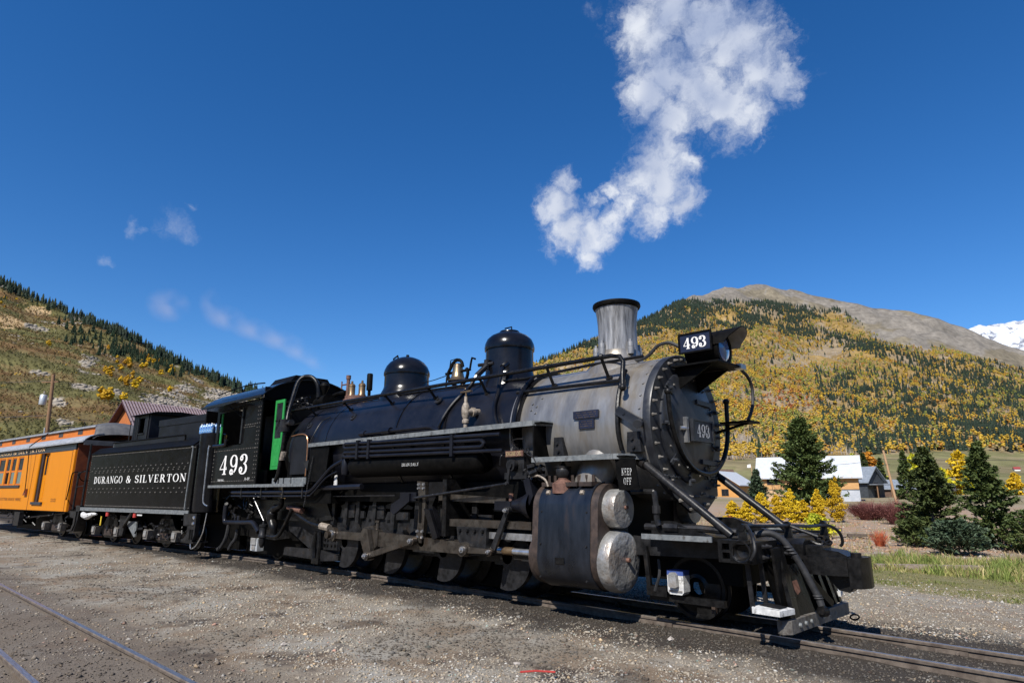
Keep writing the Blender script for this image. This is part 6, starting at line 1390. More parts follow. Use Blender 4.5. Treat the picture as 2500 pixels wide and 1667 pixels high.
house('house', 'low brown cabin with grey ribbed metal roof beside the leaning pole', -27.6, 118.6, .8, 8.0, 5.2, 1.9, 1.35, R(12), 'brown_siding', 'grey_metal_roof', wins=(('f', .6, .8, 1.6, .5), ('f', -2.6, .5, 1.0, .8)), over=.4, seams=18)
house('farm_shed', 'tiny red shed far out on the green valley slope', -40, 500, 15.6, 3.0, 2.6, 1.5, 1.1, R(20), 'white_paint', 'cast_red', over=.3)
house('log_shed', 'small brown hut far behind the orange cottage', -129, 276, 8.6, 6, 4.5, 2.4, 1.8, R(40), 'brown_siding', 'brown_siding', over=.4)
# engine shed behind the tender
sh_ = house('engine_shed', 'wooden gabled shed with purple corrugated metal roof behind the tender', -51.5, 9.6, 1.0, 9.0, 4.6, 5.0, 2.1, R(99), 'shed_boards', 'shed_roof', over=.45)
for k in range(46):
    x = -4.9 + k*.215
    MB().beam((x,-.02,7.20),(x,-2.7,4.72),.10,.05).build('roof_rib', M['shed_roof_light'], sh_)
for k in range(12):
    y = -2.1 + k*.36
    MB().box(-4.56,-4.51,y,y+.33,.1,5.0).build('board', M['shed_boards'], sh_)
MB().cyl((2.4,-.8,6.3),(2.4,-.8,8.1),.16,n=12).cyl((2.4,-.8,8.1),(2.4,-.8,8.2),.26,.22,n=12).build('flue', M['galvanised'], sh_)
# utility pole with transformer
up = thing('utility_pole', 'brown wooden utility pole with grey transformer above the coach roof', 'utility pole', (-73.5,4.85,1.2))
MB().tube([(-73.2,5.1,.8),(-73.7,4.6,13.0)], [.2,.15], 12).build('shaft', M['pole_wood'], up)
tr_ = MB().lathe([(0,10.0),(.28,10.0),(.30,10.05),(.30,10.9),(.24,10.98),(0,11.0)], (-73.9,4.15,0), 'z', 18).build('transformer', M['galvanised'], up)
for dx in (-.15,.15): MB().lathe([(.03,11.05),(.06,11.1),(.03,11.15),(.06,11.2),(.02,11.32)], (-73.9+dx,4.15,0), 'z', 8).build('insulator', M['valve_body'], tr_)
MB().beam((-74.3,3.9,12.2),(-73.3,5.0,12.3),.1,.1).build('cross_arm', M['pole_wood'], up)
MB().tube([(-73.25,4.8,1.0),(-73.45,4.6,7.8)], .06, 8).build('conduit', M['galvanised'], up)
for k in range(12): MB().tube([(-73.1,5.35,3.2+k*.55),(-72.9,5.5,3.2+k*.55)], .02, 5).build('climbing_step', M['grey_iron'], up)
def wire(name, label, pts, r=.018, sag=.4, n=14):
    P = []
    for a, b in zip(pts[:-1], pts[1:]):
        a, b = Vector(a), Vector(b)
        for i in range(n):
            t = i/n; p = a.lerp(b, t); p.z -= sag*4*t*(1-t); P.append(p)
    P.append(Vector(pts[-1])); o = MB().tube(P, r, 4).build(name, M['trim_dark'], None)
    return tag(o, label, 'wire', 'overhead wires')
wire('overhead_wire', 'lower black power wire sagging across the left hillside from the pole', [(-110,-22,9.6),(-73.4,4.75,9.0),(-70,30,8.6)], .03, .5)
wire('overhead_wire', 'thin upper power wire running from the pole top across the left hillside', [(-110,-22,13.4),(-73.6,4.7,12.4),(-70,30,11.8)], .02, .5)
wire('overhead_wire', 'thin wire crossing the valley right of the leaning pole', [(-52,118,8.6),(-13.7,53.7,4.6),(60,70,5.2)], .02, 1.0)
# leaning pole on the right
lp = thing('leaning_pole', 'bare pale wooden pole leaning left in front of the brown cabin', 'pole', (-13.4,54,.3))
MB().tube([(-13.35,54.05,.0),(-13.8,53.6,5.36)], [.11,.085], 10).build('shaft', M['pole_pale'], lp)
MB().beam((-13.9,53.45,4.1),(-13.5,53.85,4.15),.05,.05).build('bracket', M['trim_dark'], lp)
fp = thing('flag_pole', 'slim pole with small white flag behind the orange cottage', 'flag pole', (-52.7,119.8,1.0))
MB().tube([(-52.7,119.8,.6),(-52.7,119.8,7.3)], .09, 8).build('shaft', M['pole_pale'], fp)
MB().prism([(-53.6,6.9),(-52.8,6.9),(-52.8,7.6),(-53.5,7.5)], 'xz', 119.77, 119.8).build('flag', M['white_paint'], fp)
# cars and board on the far road
def pickup(label, x, y, z, ang):
    t = thing('parked_pickup', label, 'pickup', (0,0,0), (x,y,z), ang, 'white pickups on the far road')
    MB().prism([(-2.7,.45),(2.7,.45),(2.72,.80),(2.5,1.0),(1.2,1.08),(.55,1.62),(-.9,1.65),(-1.15,1.10),(-2.7,1.08)], 'xz', -.9, .9).build('body', M['car_white'], t)
    for sy in (-1, 1):
        w = MB().prism([(1.0,1.1),(.48,1.54),(-.1,1.56),(-.1,1.1)], 'xz', sy*.905-.004, sy*.905+.004).build('window', M['window_pane'], t)
        MB().prism([(-.2,1.1),(-.2,1.56),(-.82,1.57),(-1.0,1.1)], 'xz', sy*.905-.004, sy*.905+.004).build('window', M['window_pane'], t)
        for wx in (-1.75, 1.75):
            w = MB().lathe([(.0,-.1),(.38,-.1),(.4,0),(.38,.1),(0,.1)], (wx,sy*.84,.4), 'y', 18).build('wheel', M['tyre'], t)
            MB().cyl((wx,sy*.84,.4),(wx,sy*.955,.4),.2,n=12).build('rim', M['galvanised'], w)
    for y_ in (-.65,.65): MB().box(2.68,2.73,y_-.15,y_+.15,.72,.86).build('headlight', M['window_pane'], t)
pickup('white pickup parked furthest right beyond the right hand spruce', -20.0, 231.0, 1.3, R(12))
pickup('white pickup half hidden behind the right hand spruce', -26.0, 228.0, 1.3, R(12))
bb = thing('notice_board', 'dark board on a post between the two spruces', 'sign board', (-10.6,60,.3))
MB().prism([(-11.5,2.2),(-9.9,1.9),(-9.9,2.5),(-11.5,2.9)], 'xz', 59.97, 60.03).build('panel', M['trim_dark'], bb)
MB().tube([(-10.6,60.05,.0),(-10.5,60.05,2.0)], .05, 6).build('post', M['pole_wood'], bb)
# timbers and litter lying about
def timber(label, a, b, w, h, mat='old_timber'):
    o = MB().beam(a, b, w, h).build('timber', M[mat], None); tag(o, label, 'timber', 'old timbers in the weeds'); return o
timber('weathered square timber lying in the green grass', (-4.75,10.25,-.20), (-2.5,11.9,-.22), .22, .18)
timber('half buried grey log at the edge of the reddish soil', (-7.2,13.6,-.24), (-4.6,14.9,-.26), .2, .16)
timber('short dark beam near the yellow aspen bushes', (-13.2,25.5,-.16), (-10.4,27.4,-.12), .22, .16, 'tie_wood')
timber('small plank pile end on the reddish soil', (-9.6,23.6,-.14), (-8.7,24.4,-.12), .35, .12)
timber('dark plank beside the pale plank on the reddish soil', (-8.9,23.0,-.15), (-8.0,23.6,-.14), .22, .12, 'tie_wood')
rs = MB().tube([(-4.62,-3.62,-.085),(-4.52,-3.50,-.08),(-4.36,-3.38,-.085)], .010, 6).build('red_straw', M['red_paint'], None)
tag(rs, 'thin red plastic straw lying on the gravel', 'litter')
# ------------------------------------------------------------------ vegetation
def quads(C, U, W, su, sw):
    """leaf faces: centres C, unit axes U and W, half sizes"""
    a = U * su[:, None]; b = W * sw[:, None]
    V = np.stack([C-a-b, C+a-b, C+a+b, C-a+b], 1).reshape(-1, 3)
    F = np.arange(len(C)*4).reshape(-1, 4); return V, F
def rand_dirs(n, rng, flat=1.0):
    d = rng.normal(size=(n, 3)); d[:, 2] *= flat; return d / np.linalg.norm(d, axis=1)[:, None]
def conifer_foliage(h, r, nb, ns, size, rng, lo=.03, droop=.25, power=.85, irregular=.25):
    """branches in loose whorls, each set with sprays of needles"""
    C = []; U = []; Wd = []
    for i in range(nb):
        f = lo + (1-lo) * (i + rng.random())/nb; z = h*f; a = rng.random()*2*math.pi
        L = r * max(.04, (1-f))**power * (1 - irregular + 2*irregular*rng.random())*(1 if f > .08 else .85) + .02*h*(1-f)
        up = .35*f - droop*(1-f)
        d = np.array([math.cos(a), math.sin(a), up]); d /= np.linalg.norm(d)
        t = np.sqrt(rng.random(ns))*.95 + .08; p = np.outer(t*L, d); p[:, 2] += z - .12*L*t**2 + .10*L*t**4*2
        sd = np.array([-math.sin(a), math.cos(a), 0]); p += np.outer(rng.normal(size=ns)*L*.16*(1.1-t), sd) + rng.normal(size=(ns, 3))*size*.5
        u = d + rng.normal(size=(ns, 3))*.55; u /= np.linalg.norm(u, axis=1)[:, None]
        w = np.cross(u, np.array([0,0,1.0]) + rng.normal(size=(ns,3))*.6); w /= np.linalg.norm(w, axis=1)[:, None]
        C.append(p); U.append(u); Wd.append(w)
    C = np.concatenate(C); U = np.concatenate(U); Wd = np.concatenate(Wd); n = len(C)
    return quads(C, U, Wd, size*(.6+.8*rng.random(n)), size*.34*(.6+.8*rng.random(n)))
def conifer(name, label, loc, h, r, nb, ns, size, seed, mat='conifer_leaf', cat='conifer', lo=.03, **k):
    rng = np.random.default_rng(seed); t = thing(name, label, cat, (0,0,0), loc)
    V, F = conifer_foliage(h, r, nb, ns, size, rng, lo, **k)
    o = bulk('crown', V, F, M[mat]); o.parent = t; ORG[o.name] = Vector((0,0,0))
    MB().tube([(0,0,-.2),(0,0,h*.5),(0,0,h*.97)], [h*.020+.02, h*.013, .008], 8).build('trunk', M['bark'], t)
    return t
conifer('spruce_tree', 'tall broad dark conifer in front of the plywood house', (-26.9,72.8,.2), 10.4, 3.3, 330, 70, .19, 1, lo=.04, droop=.0, power=.60, irregular=.45)
conifer('spruce_tree', 'bushy young spruce standing left of the other young spruce', (-5.35,21.85,-.3), 3.75, 1.04, 235, 60, .074, 2, droop=.0, power=.75, irregular=.5)
conifer('spruce_tree', 'young spruce with bare leader at the right edge', (-3.4,20.9,-.28), 3.8, 1.12, 185, 60, .074, 3, droop=.05, power=.9, irregular=.5)
conifer('spruce_shrub', 'low spreading blue-green spruce at the foot of the young spruces', (-3.9,17.1,-.3), 1.0, .95, 170, 46, .05, 4, 'blue_spruce_leaf', power=.4, droop=-.2)
conifer('spruce_shrub', 'low green spruce cut off by the right edge', (-1.9,19.6,-.3), 1.25, 1.2, 170, 46, .055, 5, power=.4, droop=-.1)
conifer('spruce_shrub', 'small green spruce below the left young spruce', (-5.7,19.9,-.3), .95, .75, 120, 40, .05, 6, power=.4, droop=-.2)
conifer('spruce_tree', 'small blue-grey conifer between the cottage and the plywood house', (-34.1,75.7,.3), 4.4, 1.5, 130, 36, .17, 7, 'blue_spruce_leaf', droop=.1)
conifer('spruce_tree', 'slim dark conifer behind the leaning pole', (-22.0,101.8,.5), 7.4, 1.6, 150, 36, .17, 8)
conifer('spruce_tree', 'dark conifer rising behind the brown cabin', (-32.1,132.2,1.0), 7.4, 1.7, 110, 36, .2, 9)
conifer('spruce_tree', 'dark conifer showing over the right roof end of the plywood house', (-33.2,125.0,.9), 8.2, 1.7, 130, 34, .2, 10)
conifer('spruce_tree', 'green conifer right behind the left young spruce', (-15.5,86.0,.4), 4.8, 1.8, 130, 34, .17, 11)
def leaf_crown(h, r, n, size, rng, clumps=22, base=.06, narrow=1.0):
    cz = base*h + (h*(1-base))*np.linspace(.05,.95,clumps); C = []
    per = n//clumps
    for z in cz:
        f = (z/h - base)/(1-base); rr = r*(min(1, .35+2.2*f)*(1-f)**.62 + .07)*narrow*1.25
        for _ in range(3):
            a = rng.random()*6.283; q = rr*(.25+.6*rng.random()); c = np.array([q*math.cos(a), q*math.sin(a), z+rng.normal()*h*.04])
            p = rng.normal(size=(per//3, 3)); p /= np.linalg.norm(p, axis=1)[:, None]; p *= (rng.random(per//3)**.4)[:, None]
            C.append(c + p*np.array([rr*.55, rr*.55, h*.06])*(.6+.7*rng.random()))
    C = np.concatenate(C); m = len(C); u = rand_dirs(m, rng); w = np.cross(u, rand_dirs(m, rng)); w /= np.linalg.norm(w, axis=1)[:, None]
    return quads(C, u, w, size*(.6+.8*rng.random(m)), size*(.5+.6*rng.random(m)))
def aspen(name, label, loc, h, r, n, size, seed, mat='aspen_leaf', cat='aspen', group=None, stems=2, **k):
    rng = np.random.default_rng(seed); t = thing(name, label, cat, (0,0,0), loc, 0, group)
    V, F = leaf_crown(h, r, n, size, rng, **k); o = bulk('crown', V, F, M[mat]); o.parent = t; ORG[o.name] = Vector((0,0,0))
    for j in range(stems):
        x, y = rng.normal(size=2)*r*.22
        MB().tube([(x*.4,y*.4,-.15),(x*.8,y*.8,h*.45),(x,y,h*.85)], [.012*h+.01,.008*h+.006,.004], 6).build('trunk', M['aspen_bark'], t)
    return t
for lab, x, y, h, r in (('low yellow aspen bush nearest the locomotive front',-18.1,31.8,1.35,.55),('yellow aspen bush second from the locomotive front',-17.4,32.5,1.5,.5),
        ('rounded yellow aspen bush in the middle of the row',-16.7,33.1,1.95,.55),('small yellow aspen bush between two taller ones',-16.0,33.8,1.7,.5),('full yellow aspen bush below the tall conifer',-15.3,34.3,2.05,.62),
        ('short yellow aspen bush below the tall conifer trunk',-14.7,34.9,1.45,.5),('slender yellow aspen left of the tallest one',-14.0,35.6,2.1,.48),('tallest yellow aspen bush at the right end of the row',-13.15,36.4,2.75,.62)):
    aspen('aspen_bush', lab, (x,y,-.2), h, r, 6600, .031, int(abs(x)*100), group='yellow aspen bushes', stems=3)
aspen('aspen_bush', 'low greenish yellow bush behind the buffer beam', (-9.9,22.2,-.3), 1.05, .75, 2400, .04, 77, 'aspen_green_leaf', 'bush', stems=2)
aspen('aspen_tree', 'yellow-green aspen rising behind the slate house', (-40.1,145.2,1.5), 8.6, 2.0, 1800, .22, 21, 'aspen_green_leaf')
aspen('aspen_tree', 'large yellow aspen between the two young spruces', (-19.8,137.0,1.2), 8.2, 2.6, 2600, .22, 22)
aspen('aspen_tree', 'green and yellow aspen left of the large yellow aspen', (-23.6,134.0,1.2), 6.0, 2.4, 2000, .22, 25, 'aspen_green_leaf')
aspen('aspen_tree', 'bright yellow aspen beside the white pickup', (-11.6,131.0,1.0), 4.0, 1.4, 1400, .2, 23)
aspen('aspen_tree', 'yellow-orange aspen just right of the young spruce with bare leader', (-15.6,128.5,1.0), 4.2, 1.4, 1200, .2, 26)
aspen('aspen_tree', 'yellow-green aspen behind the dark conifers by the leaning pole', (-28.5,142.4,1.4), 8.0, 2.0, 1800, .22, 24, 'aspen_green_leaf')
aspen('aspen_tree', 'small green aspen over the slate house roof', (-33.5,135.0,1.2), 5.5, 2.2, 1500, .22, 27, 'aspen_green_leaf')
aspen('aspen_tree', 'orange aspen alone on the slope above the slate house', (-68.0,272.0,9.4), 8.2, 4.2, 1600, .4, 28, 'orange_leaf')
aspen('aspen_tree', 'green aspen thicket left of the right hand spruce', (-14.5,115.0,1.0), 5.2, 2.2, 1800, .2, 29, 'aspen_green_leaf')
# willow and red shrubs: fans of fine stems
def stem_bush(name, label, loc, h, r, n, mat, seed, cat='shrub', leaves=0):
    rng = np.random.default_rng(seed); a = rng.random(n)*6.283; q = np.sqrt(rng.random(n)); hh = h*(.6+.45*rng.random(n))*(1.05-.35*q)
    b = np.stack([np.cos(a)*q*r*.3, np.sin(a)*q*r*.3, np.full(n,-.1)], 1); tp_ = np.stack([np.cos(a)*q*r, np.sin(a)*q*r, hh], 1) + rng.normal(size=(n,3))*h*.04
    mid = (b+tp_)/2 + np.stack([-np.cos(a)*q*r*.12, -np.sin(a)*q*r*.12, np.zeros(n)],1)
    w = h*.011; sd = np.stack([-np.sin(a+.6), np.cos(a+.6), np.zeros(n)], 1)*w
    V = np.stack([b-sd, b+sd, mid+sd*.8, mid-sd*.8, tp_+sd*.3, tp_-sd*.3], 1).reshape(-1,3)
    i = np.arange(n)*6; F = np.concatenate([np.stack([i,i+1,i+2,i+3],1), np.stack([i+3,i+2,i+4,i+5],1)])
    t = thing(name, label, cat, (0,0,0), loc); o = bulk('stems', V, F, M[mat]); o.parent = t; ORG[o.name] = Vector((0,0,0))
    if leaves:
        k = rng.integers(0, n, leaves); s_ = .35+.65*rng.random(leaves); C = b[k]*(1-s_)[:,None] + tp_[k]*s_[:,None] + rng.normal(size=(leaves,3))*h*.03
        u = rand_dirs(leaves, rng); w_ = np.cross(u, rand_dirs(leaves, rng)); w_ /= np.linalg.norm(w_,axis=1)[:,None]
        V, F = quads(C, u, w_, np.full(leaves,h*.016), np.full(leaves,h*.011)); o = bulk('leaves', V, F, M[mat]); o.parent = t; ORG[o.name] = Vector((0,0,0))
    return t
stem_bush('willow_bush', 'purplish red willow bush under the leaning pole', (-9.6,36.0,-.1), 1.5, 1.3, 900, 'willow_red', 41, leaves=1500)
stem_bush('willow_bush', 'purplish willow thicket left of the leaning pole', (-12.2,40.5,-.1), 1.4, 1.6, 900, 'willow_red', 42, leaves=1500)
stem_bush('willow_bush', 'low purplish willow right of the tallest aspen bush', (-13.6,44.5,-.1), 1.3, 1.5, 700, 'willow_red', 43, leaves=1200)
stem_bush('red_shrub', 'small bright red shrub on the reddish soil', (-6.75,19.3,-.25), .62, .42, 220, 'shrub_red', 44, leaves=500)
stem_bush('red_shrub', 'scarlet shrub seen past the far cylinder', (-13.6,21.2,-.25), .95, .55, 260, 'shrub_red', 45, leaves=900)
stem_bush('red_shrub', 'dull red shrub at the right edge beside the spruce', (-1.9,25.4,-.2), .8, .8, 260, 'shrub_red', 46, leaves=600)
br = MB(); random.seed(9)
for k in range(16):
    a = Vector((-2.3+random.uniform(-.6,.6), 23.6+random.uniform(-.5,.5), random.uniform(-.2,.1))); d = Vector((random.uniform(-1,1), random.uniform(-.6,.6), random.uniform(.0,.7)))
    br.tube([a, a+d*.5+Vector((0,0,.1)), a+d*.95], [.035,.025,.012], 5)
tag(br.build('brush_pile', M['galvanised'], None), 'pile of bleached dead branches at the right edge', 'brush pile')

# ---- hillside trees
def star_cone(rng, tiers=5, sides=7, w=.21):
    V = []; F = []
    for t in range(tiers):
        z0 = .06 + .86*t/tiers; z1 = min(1.0, z0 + .42*(1-.5*t/tiers)); r = w*(1 - .92*t/tiers)*(.85+.3*rng.random()); b = len(V)
        for k in range(sides*2):
            a = math.pi*k/sides + rng.random()*.25; q = r*(1.0 if k % 2 else .55)*(.8+.4*rng.random()); V.append((q*math.cos(a), q*math.sin(a), z0 + rng.normal()*.02))
        V.append((rng.normal()*.01, rng.normal()*.01, z1)); n = sides*2
        F += [(b+k, b+(k+1) % n, b+n) for k in range(n)]
    return np.array(V), np.array(F)
def puff_tree(rng, blobs=6, bare=False):
    V = []; F = []
    def octa(c, r):
        b = len(V); d = np.array([(1,0,0),(-1,0,0),(0,1,0),(0,-1,0),(0,0,1),(0,0,-1)], float); R_ = np.linalg.qr(rng.normal(size=(3,3)))[0]
        for q in (d @ R_): V.append(c + q*r*(.6+.7*rng.random()))
        for f in ((0,2,4),(2,1,4),(1,3,4),(3,0,4),(2,0,5),(1,2,5),(3,1,5),(0,3,5)): F.append(tuple(b+i for i in f))
    def stick(p0, p1, w):
        b = len(V); V.extend([p0+np.array((-w,0,0)), p0+np.array((w,0,0)), p1+np.array((0,w*.4,0)), p0+np.array((0,w,0))]); F.extend([(b,b+1,b+2),(b+1,b+3,b+2),(b+3,b,b+2)])
    if not bare:
        for i in range(blobs):
            f = (i+.5)/blobs; q = .22*math.sin(math.pi*(.2+.7*f)); a = rng.random()*6.283
            octa(np.array([q*math.cos(a)*.7, q*math.sin(a)*.7, .34+.58*f]), np.array([.19,.19,.14])*(1.15-.5*f))
        stick(np.array((0.,0.,-.05)), np.array((0.,0.,.6)), .022)
    else:
        for i in range(5):
            x, y = rng.normal(size=2)*.22; stick(np.array((x,y,-.05)), np.array((x+rng.normal()*.03,y,.65+.3*rng.random())), .028)
    return np.array(V), np.array(F)
def merge(variants, pos, size, cols, rng):
    Vs = []; Fs = []; Cs = []; off = 0
    for i in range(len(pos)):
        v, f = variants[i % len(variants)]; a = rng.random()*6.283; c, s_ = math.cos(a), math.sin(a)
        s2 = np.array(size[i]); q = v.copy(); q = np.stack([(q[:,0]*c - q[:,1]*s_)*s2[0], (q[:,0]*s_ + q[:,1]*c)*s2[0], q[:,2]*s2[1]], 1) + pos[i]
        Vs.append(q); Fs.append(f + off); Cs.append(np.tile(cols[i], (len(v), 1))*(.9 + .2*rng.random((len(v),1)))); off += len(v)
    return np.concatenate(Vs), np.concatenate(Fs), np.concatenate(Cs)
rngf = np.random.default_rng(77)
VC = [star_cone(rngf) for _ in range(6)]; VA = [puff_tree(rngf) for _ in range(8)]; VB = [puff_tree(rngf, bare=True) for _ in range(5)]
YEL, ORA, RED_, GRN, TAN, GRY, DK = (.47,.305,.040), (.42,.20,.035), (.33,.10,.03), (.25,.25,.05), (.34,.25,.12), (.31,.27,.23), (.016,.026,.016)
con_pos, con_sz, asp_pos, asp_sz, asp_col, bare_pos, bare_sz, bare_col = [], [], [], [], [], [], [], []
big_con = []; big_asp = []
N = 62000
us = rngf.random(N); fs_ = rngf.random(N)
for u, f in zip(us, fs_):
    q = f**1.28
    p = hill_r.at(.08 + .80*u, min(.985, q)); b, e = survey(p)
    if b < -47 or b > -1.8 or e < 2.3: continue
    n1, n2_, n3 = n2(p[0], p[1], .012), n2(p[0], p[1], .03, 4), n2(p[0], p[1], .006, 9)
    tl = poly(TREELINE, b); ft = poly(FOOT, b) + .25*n1
    if e > tl + .25*n2_ or e < ft: continue
    dist = math.hypot(p[0]-ST[0], p[1]-ST[1]); k = rngf.random(); con = 0.02 + max(0, .05*n2_)
    cl = poly(CONIFER_LOW, b) if b < -12.55 else 99
    if e > cl + .5*n1: con = .93 - .55*max(0, (n1-.1)*3)
    if b > -19.1:
        d2 = abs(e - poly(BAND2, b)); con = max(con, .85*math.exp(-(d2/.55)**2))
    if b > -16.6:
        con = max(con, .75*math.exp(-((e-poly(BAND3, b))/.75)**2)*(1+n2_*2), (.6 if b < -6 else .3)*math.exp(-((e-poly(BAND4, b))/.6)**2)*(1+n2_*2), .26*(1+3*n2_) if e < 9.8 else 0)
    if b < -12 and e > 3.2 and e < cl: con = max(con, .03)
    if k < con:
        if con < .5 and rngf.random() < .25: continue
        h = rngf.uniform(9, 17)*(1.0 if dist < 1500 else 1.25); con_pos.append(p); con_sz.append((h*rngf.uniform(.8,1.15), h)); continue
    grey = max(math.exp(-(((b+16.2)/3.4)**2 + ((e-11.0)/.75)**2)), math.exp(-(((b+22.6)/2.2)**2 + ((e-4.2)/1.1)**2)), math.exp(-(((b+14.8)/1.3)**2 + ((e-3.3)/.45)**2)), .6*math.exp(-(((b+4.5)/1.6)**2 + ((e-5.7)/.7)**2)))
    if n3 > .22 and rngf.random() < .35: continue
    if rngf.random() < grey*.95 + .07 + .4*max(0, n3):
        if rngf.random() < .75:
            h = rngf.uniform(6, 10); bare_pos.append(p); bare_sz.append((h, h)); bare_col.append(np.array(GRY)*rngf.uniform(.75,1.2) if rngf.random() < .7 else np.array(TAN)*rngf.uniform(.8,1.1))
        continue
    if dist > 1500 and rngf.random() < .3: pass
    red = math.exp(-(((b+19)/2.7)**2 + ((e-7.5)/1.0)**2)); grn = max(math.exp(-(((b+14.3)/2.2)**2 + ((e-9.6)/.8)**2)), math.exp(-(((b+3.6)/2.2)**2 + ((e-6.8)/1.0)**2)), .3*max(0, n1))
    t = .48 + 1.5*n2_ + .35*n1 + .28*(rngf.random()-.5)
    if n3 < -.12 and rngf.random() < .55: c = GRN if rngf.random() < .6 else TAN
    elif rngf.random() < red*.6: c = RED_ if rngf.random() < .5 else ORA
    elif rngf.random() < grn*.75: c = GRN
    else: c = YEL if t < .52 else (ORA if t < .66 else (TAN if t < .86 else GRN))
    h = rngf.uniform(5.5, 9.5)*(1 + .35*min(1, dist/1500)); asp_pos.append(p); asp_sz.append((h*rngf.uniform(1.0,1.5), h)); asp_col.append(np.array(c)*rngf.uniform(.88,1.1))
for u, f in zip(rngf.random(24000), rngf.random(24000)):      # thicker stands inside the conifer belts
    p = hill_r.at(.08 + .80*u, min(.985, f**1.28)); b, e = survey(p)
    if b < -47 or b > -1.8 or e > poly(TREELINE, b): continue
    n1 = n2(p[0], p[1], .012); w = 0
    if b < -12.55 and e > poly(CONIFER_LOW, b) + .5*n1: w = .95 - .9*max(0, (n1-.1)*3)
    if b > -19.1: w = max(w, .6*math.exp(-((e - poly(BAND2, b))/.42)**2))
    if rngf.random() < w:
        h = rngf.uniform(11, 20); con_pos.append(p); con_sz.append((h, h))
# the nearest conifers and aspens on the right slope stand as trees of their own
di = lambda P: np.hypot(np.array(P)[:,0]-ST[0], np.array(P)[:,1]-ST[1])
oc = np.argsort(di(con_pos)); oa = np.argsort(di(asp_pos))
NRC, NRA = 40, 150
solo_con = [(con_pos[i], con_sz[i]) for i in oc[:NRC]]; solo_asp = [(asp_pos[i], asp_sz[i]) for i in oa[:NRA]]
cr_i, ar_i = oc[NRC:], oa[NRA:]
VC2 = [star_cone(rngf, 4, 5) for _ in range(6)]; VA2 = [puff_tree(rngf, 4) for _ in range(8)]
V, F, Cc = merge(VC2, [con_pos[i] for i in cr_i], [con_sz[i] for i in cr_i], [np.array(DK)*rngf.uniform(.7,1.5) for _ in cr_i], rngf)
tag(bulk('conifer_forest', V, F, M['leaf_tint'], Cc), 'dark conifer forest banding the right hand mountain', 'forest', kind='stuff')
V, F, Cc = merge(VA2, [asp_pos[i] for i in ar_i], [asp_sz[i] for i in ar_i], [asp_col[i] for i in ar_i], rngf)
tag(bulk('aspen_forest', V, F, M['leaf_tint'], Cc), 'golden aspen forest covering the right hand mountain', 'forest', kind='stuff')
V, F, Cc = merge(VB, bare_pos, bare_sz, bare_col, rngf)
tag(bulk('bare_aspen_wood', V, F, M['leaf_tint'], Cc), 'grey leafless aspen trunks on the right hand mountain', 'forest', kind='stuff')
def solo_meshes(vs, nm, mat):
    out = []
    for v, f in vs:
        me = bpy.data.meshes.new(nm); me.from_pydata([tuple(q) for q in v], [], [tuple(int(i) for i in q) for q in f]); me.materials.append(M[mat]); out.append(me)
    return out
MC = solo_meshes([star_cone(rngf, 8, 8, .2) for _ in range(7)], 'hill_conifer', 'far_conifer')
MA = solo_meshes([puff_tree(rngf, 13) for _ in range(7)], 'hill_aspen', 'far_aspen')
MO = solo_meshes([puff_tree(rngf, 13) for _ in range(3)], 'hill_aspen', 'orange_leaf')
def solo(nm, me, p, w, h, label, cat, group):
    o = bpy.data.objects.new(nm, me); COL.objects.link(o); o.location = p; o.scale = (w, w, h); o.rotation_euler = (0,0,rngf.random()*6.28); ORG[o.name] = Vector(p)
    return tag(o, label, cat, group)
for i, (p, s_) in enumerate(solo_con): solo('hill_conifer', MC[i % 7], p, s_[0], s_[1], 'dark conifer low on the golden right hand mountainside', 'conifer', 'conifers low on the right hand mountain')
for i, (p, s_) in enumerate(solo_asp): solo('hill_aspen', MA[i % 7] if i % 5 else MO[i % 3], p, s_[0], s_[1], 'yellow aspen at the foot of the right hand mountain', 'aspen', 'aspens at the foot of the right hand mountain')
# left hill
LC = []; LA = []
CL = [(-78.77,12.0,.9,.5),(-76.83,11.4,1.0,.6),(-74.8,10.7,1.0,.6),(-72.9,10.2,1.0,.5),(-70.6,9.6,1.0,.4),(-76.0,10.7,1.2,.5)]
YL = [(-76.33,8.9,.5,.4),(-73.7,10.0,.5,.4),(-74.72,8.1,.6,.3),(-76.9,6.6,.8,.22),(-75.9,6.9,.9,.28),(-75.2,8.6,.5,.3),(-72.2,9.6,.4,.25),(-75.3,9.7,.5,.4),(-83.3,13.4,.5,.4)]
LR = [(-83.88,14.7),(-80.53,13.6),(-76.39,12.43),(-72.14,10.58),(-67.64,8.87),(-65.66,8.31)]
tries = 0
while len(LC) < 250 and tries < 40000:
    tries += 1; p = hill_l.at(rngf.uniform(.15,.80), rngf.random()**.6*.985 + .0); b, e = survey(p)
    if not (-86 < b < -63.5): continue
    w = max([1.1*math.exp(-(((b-cb)/wb)**2 + ((e-ce)/we)**2)) for cb, ce, wb, we in CL] + [1.3*math.exp(-((e - poly(LR, b) + .12)/.28)**2), .004, .5*math.exp(-(((b+83.5)/1.0)**2 + ((e-14.0)/.5)**2))])
    if rngf.random() < w: LC.append(p)
tries = 0
while len(LA) < 62 and tries < 60000:
    tries += 1; p = hill_l.at(rngf.uniform(.15,.80), rngf.random()*.98); b, e = survey(p)
    if not (-86 < b < -63.5): continue
    w = max([math.exp(-(((b-cb)/wb)**2 + ((e-ce)/we)**2)*1.6) for cb, ce, wb, we in YL] + [.003])
    if rngf.random() < w: LA.append(p)
for i, p in enumerate(LC):
    h = rngf.uniform(6, 12)*(.35 + .65*min(1, math.hypot(p[0],p[1])/650)); solo('hill_conifer', MC[i % 7], p, h*1.0, h, 'dark conifer on the rocky left hillside behind the train', 'conifer', 'conifers on the left hillside')
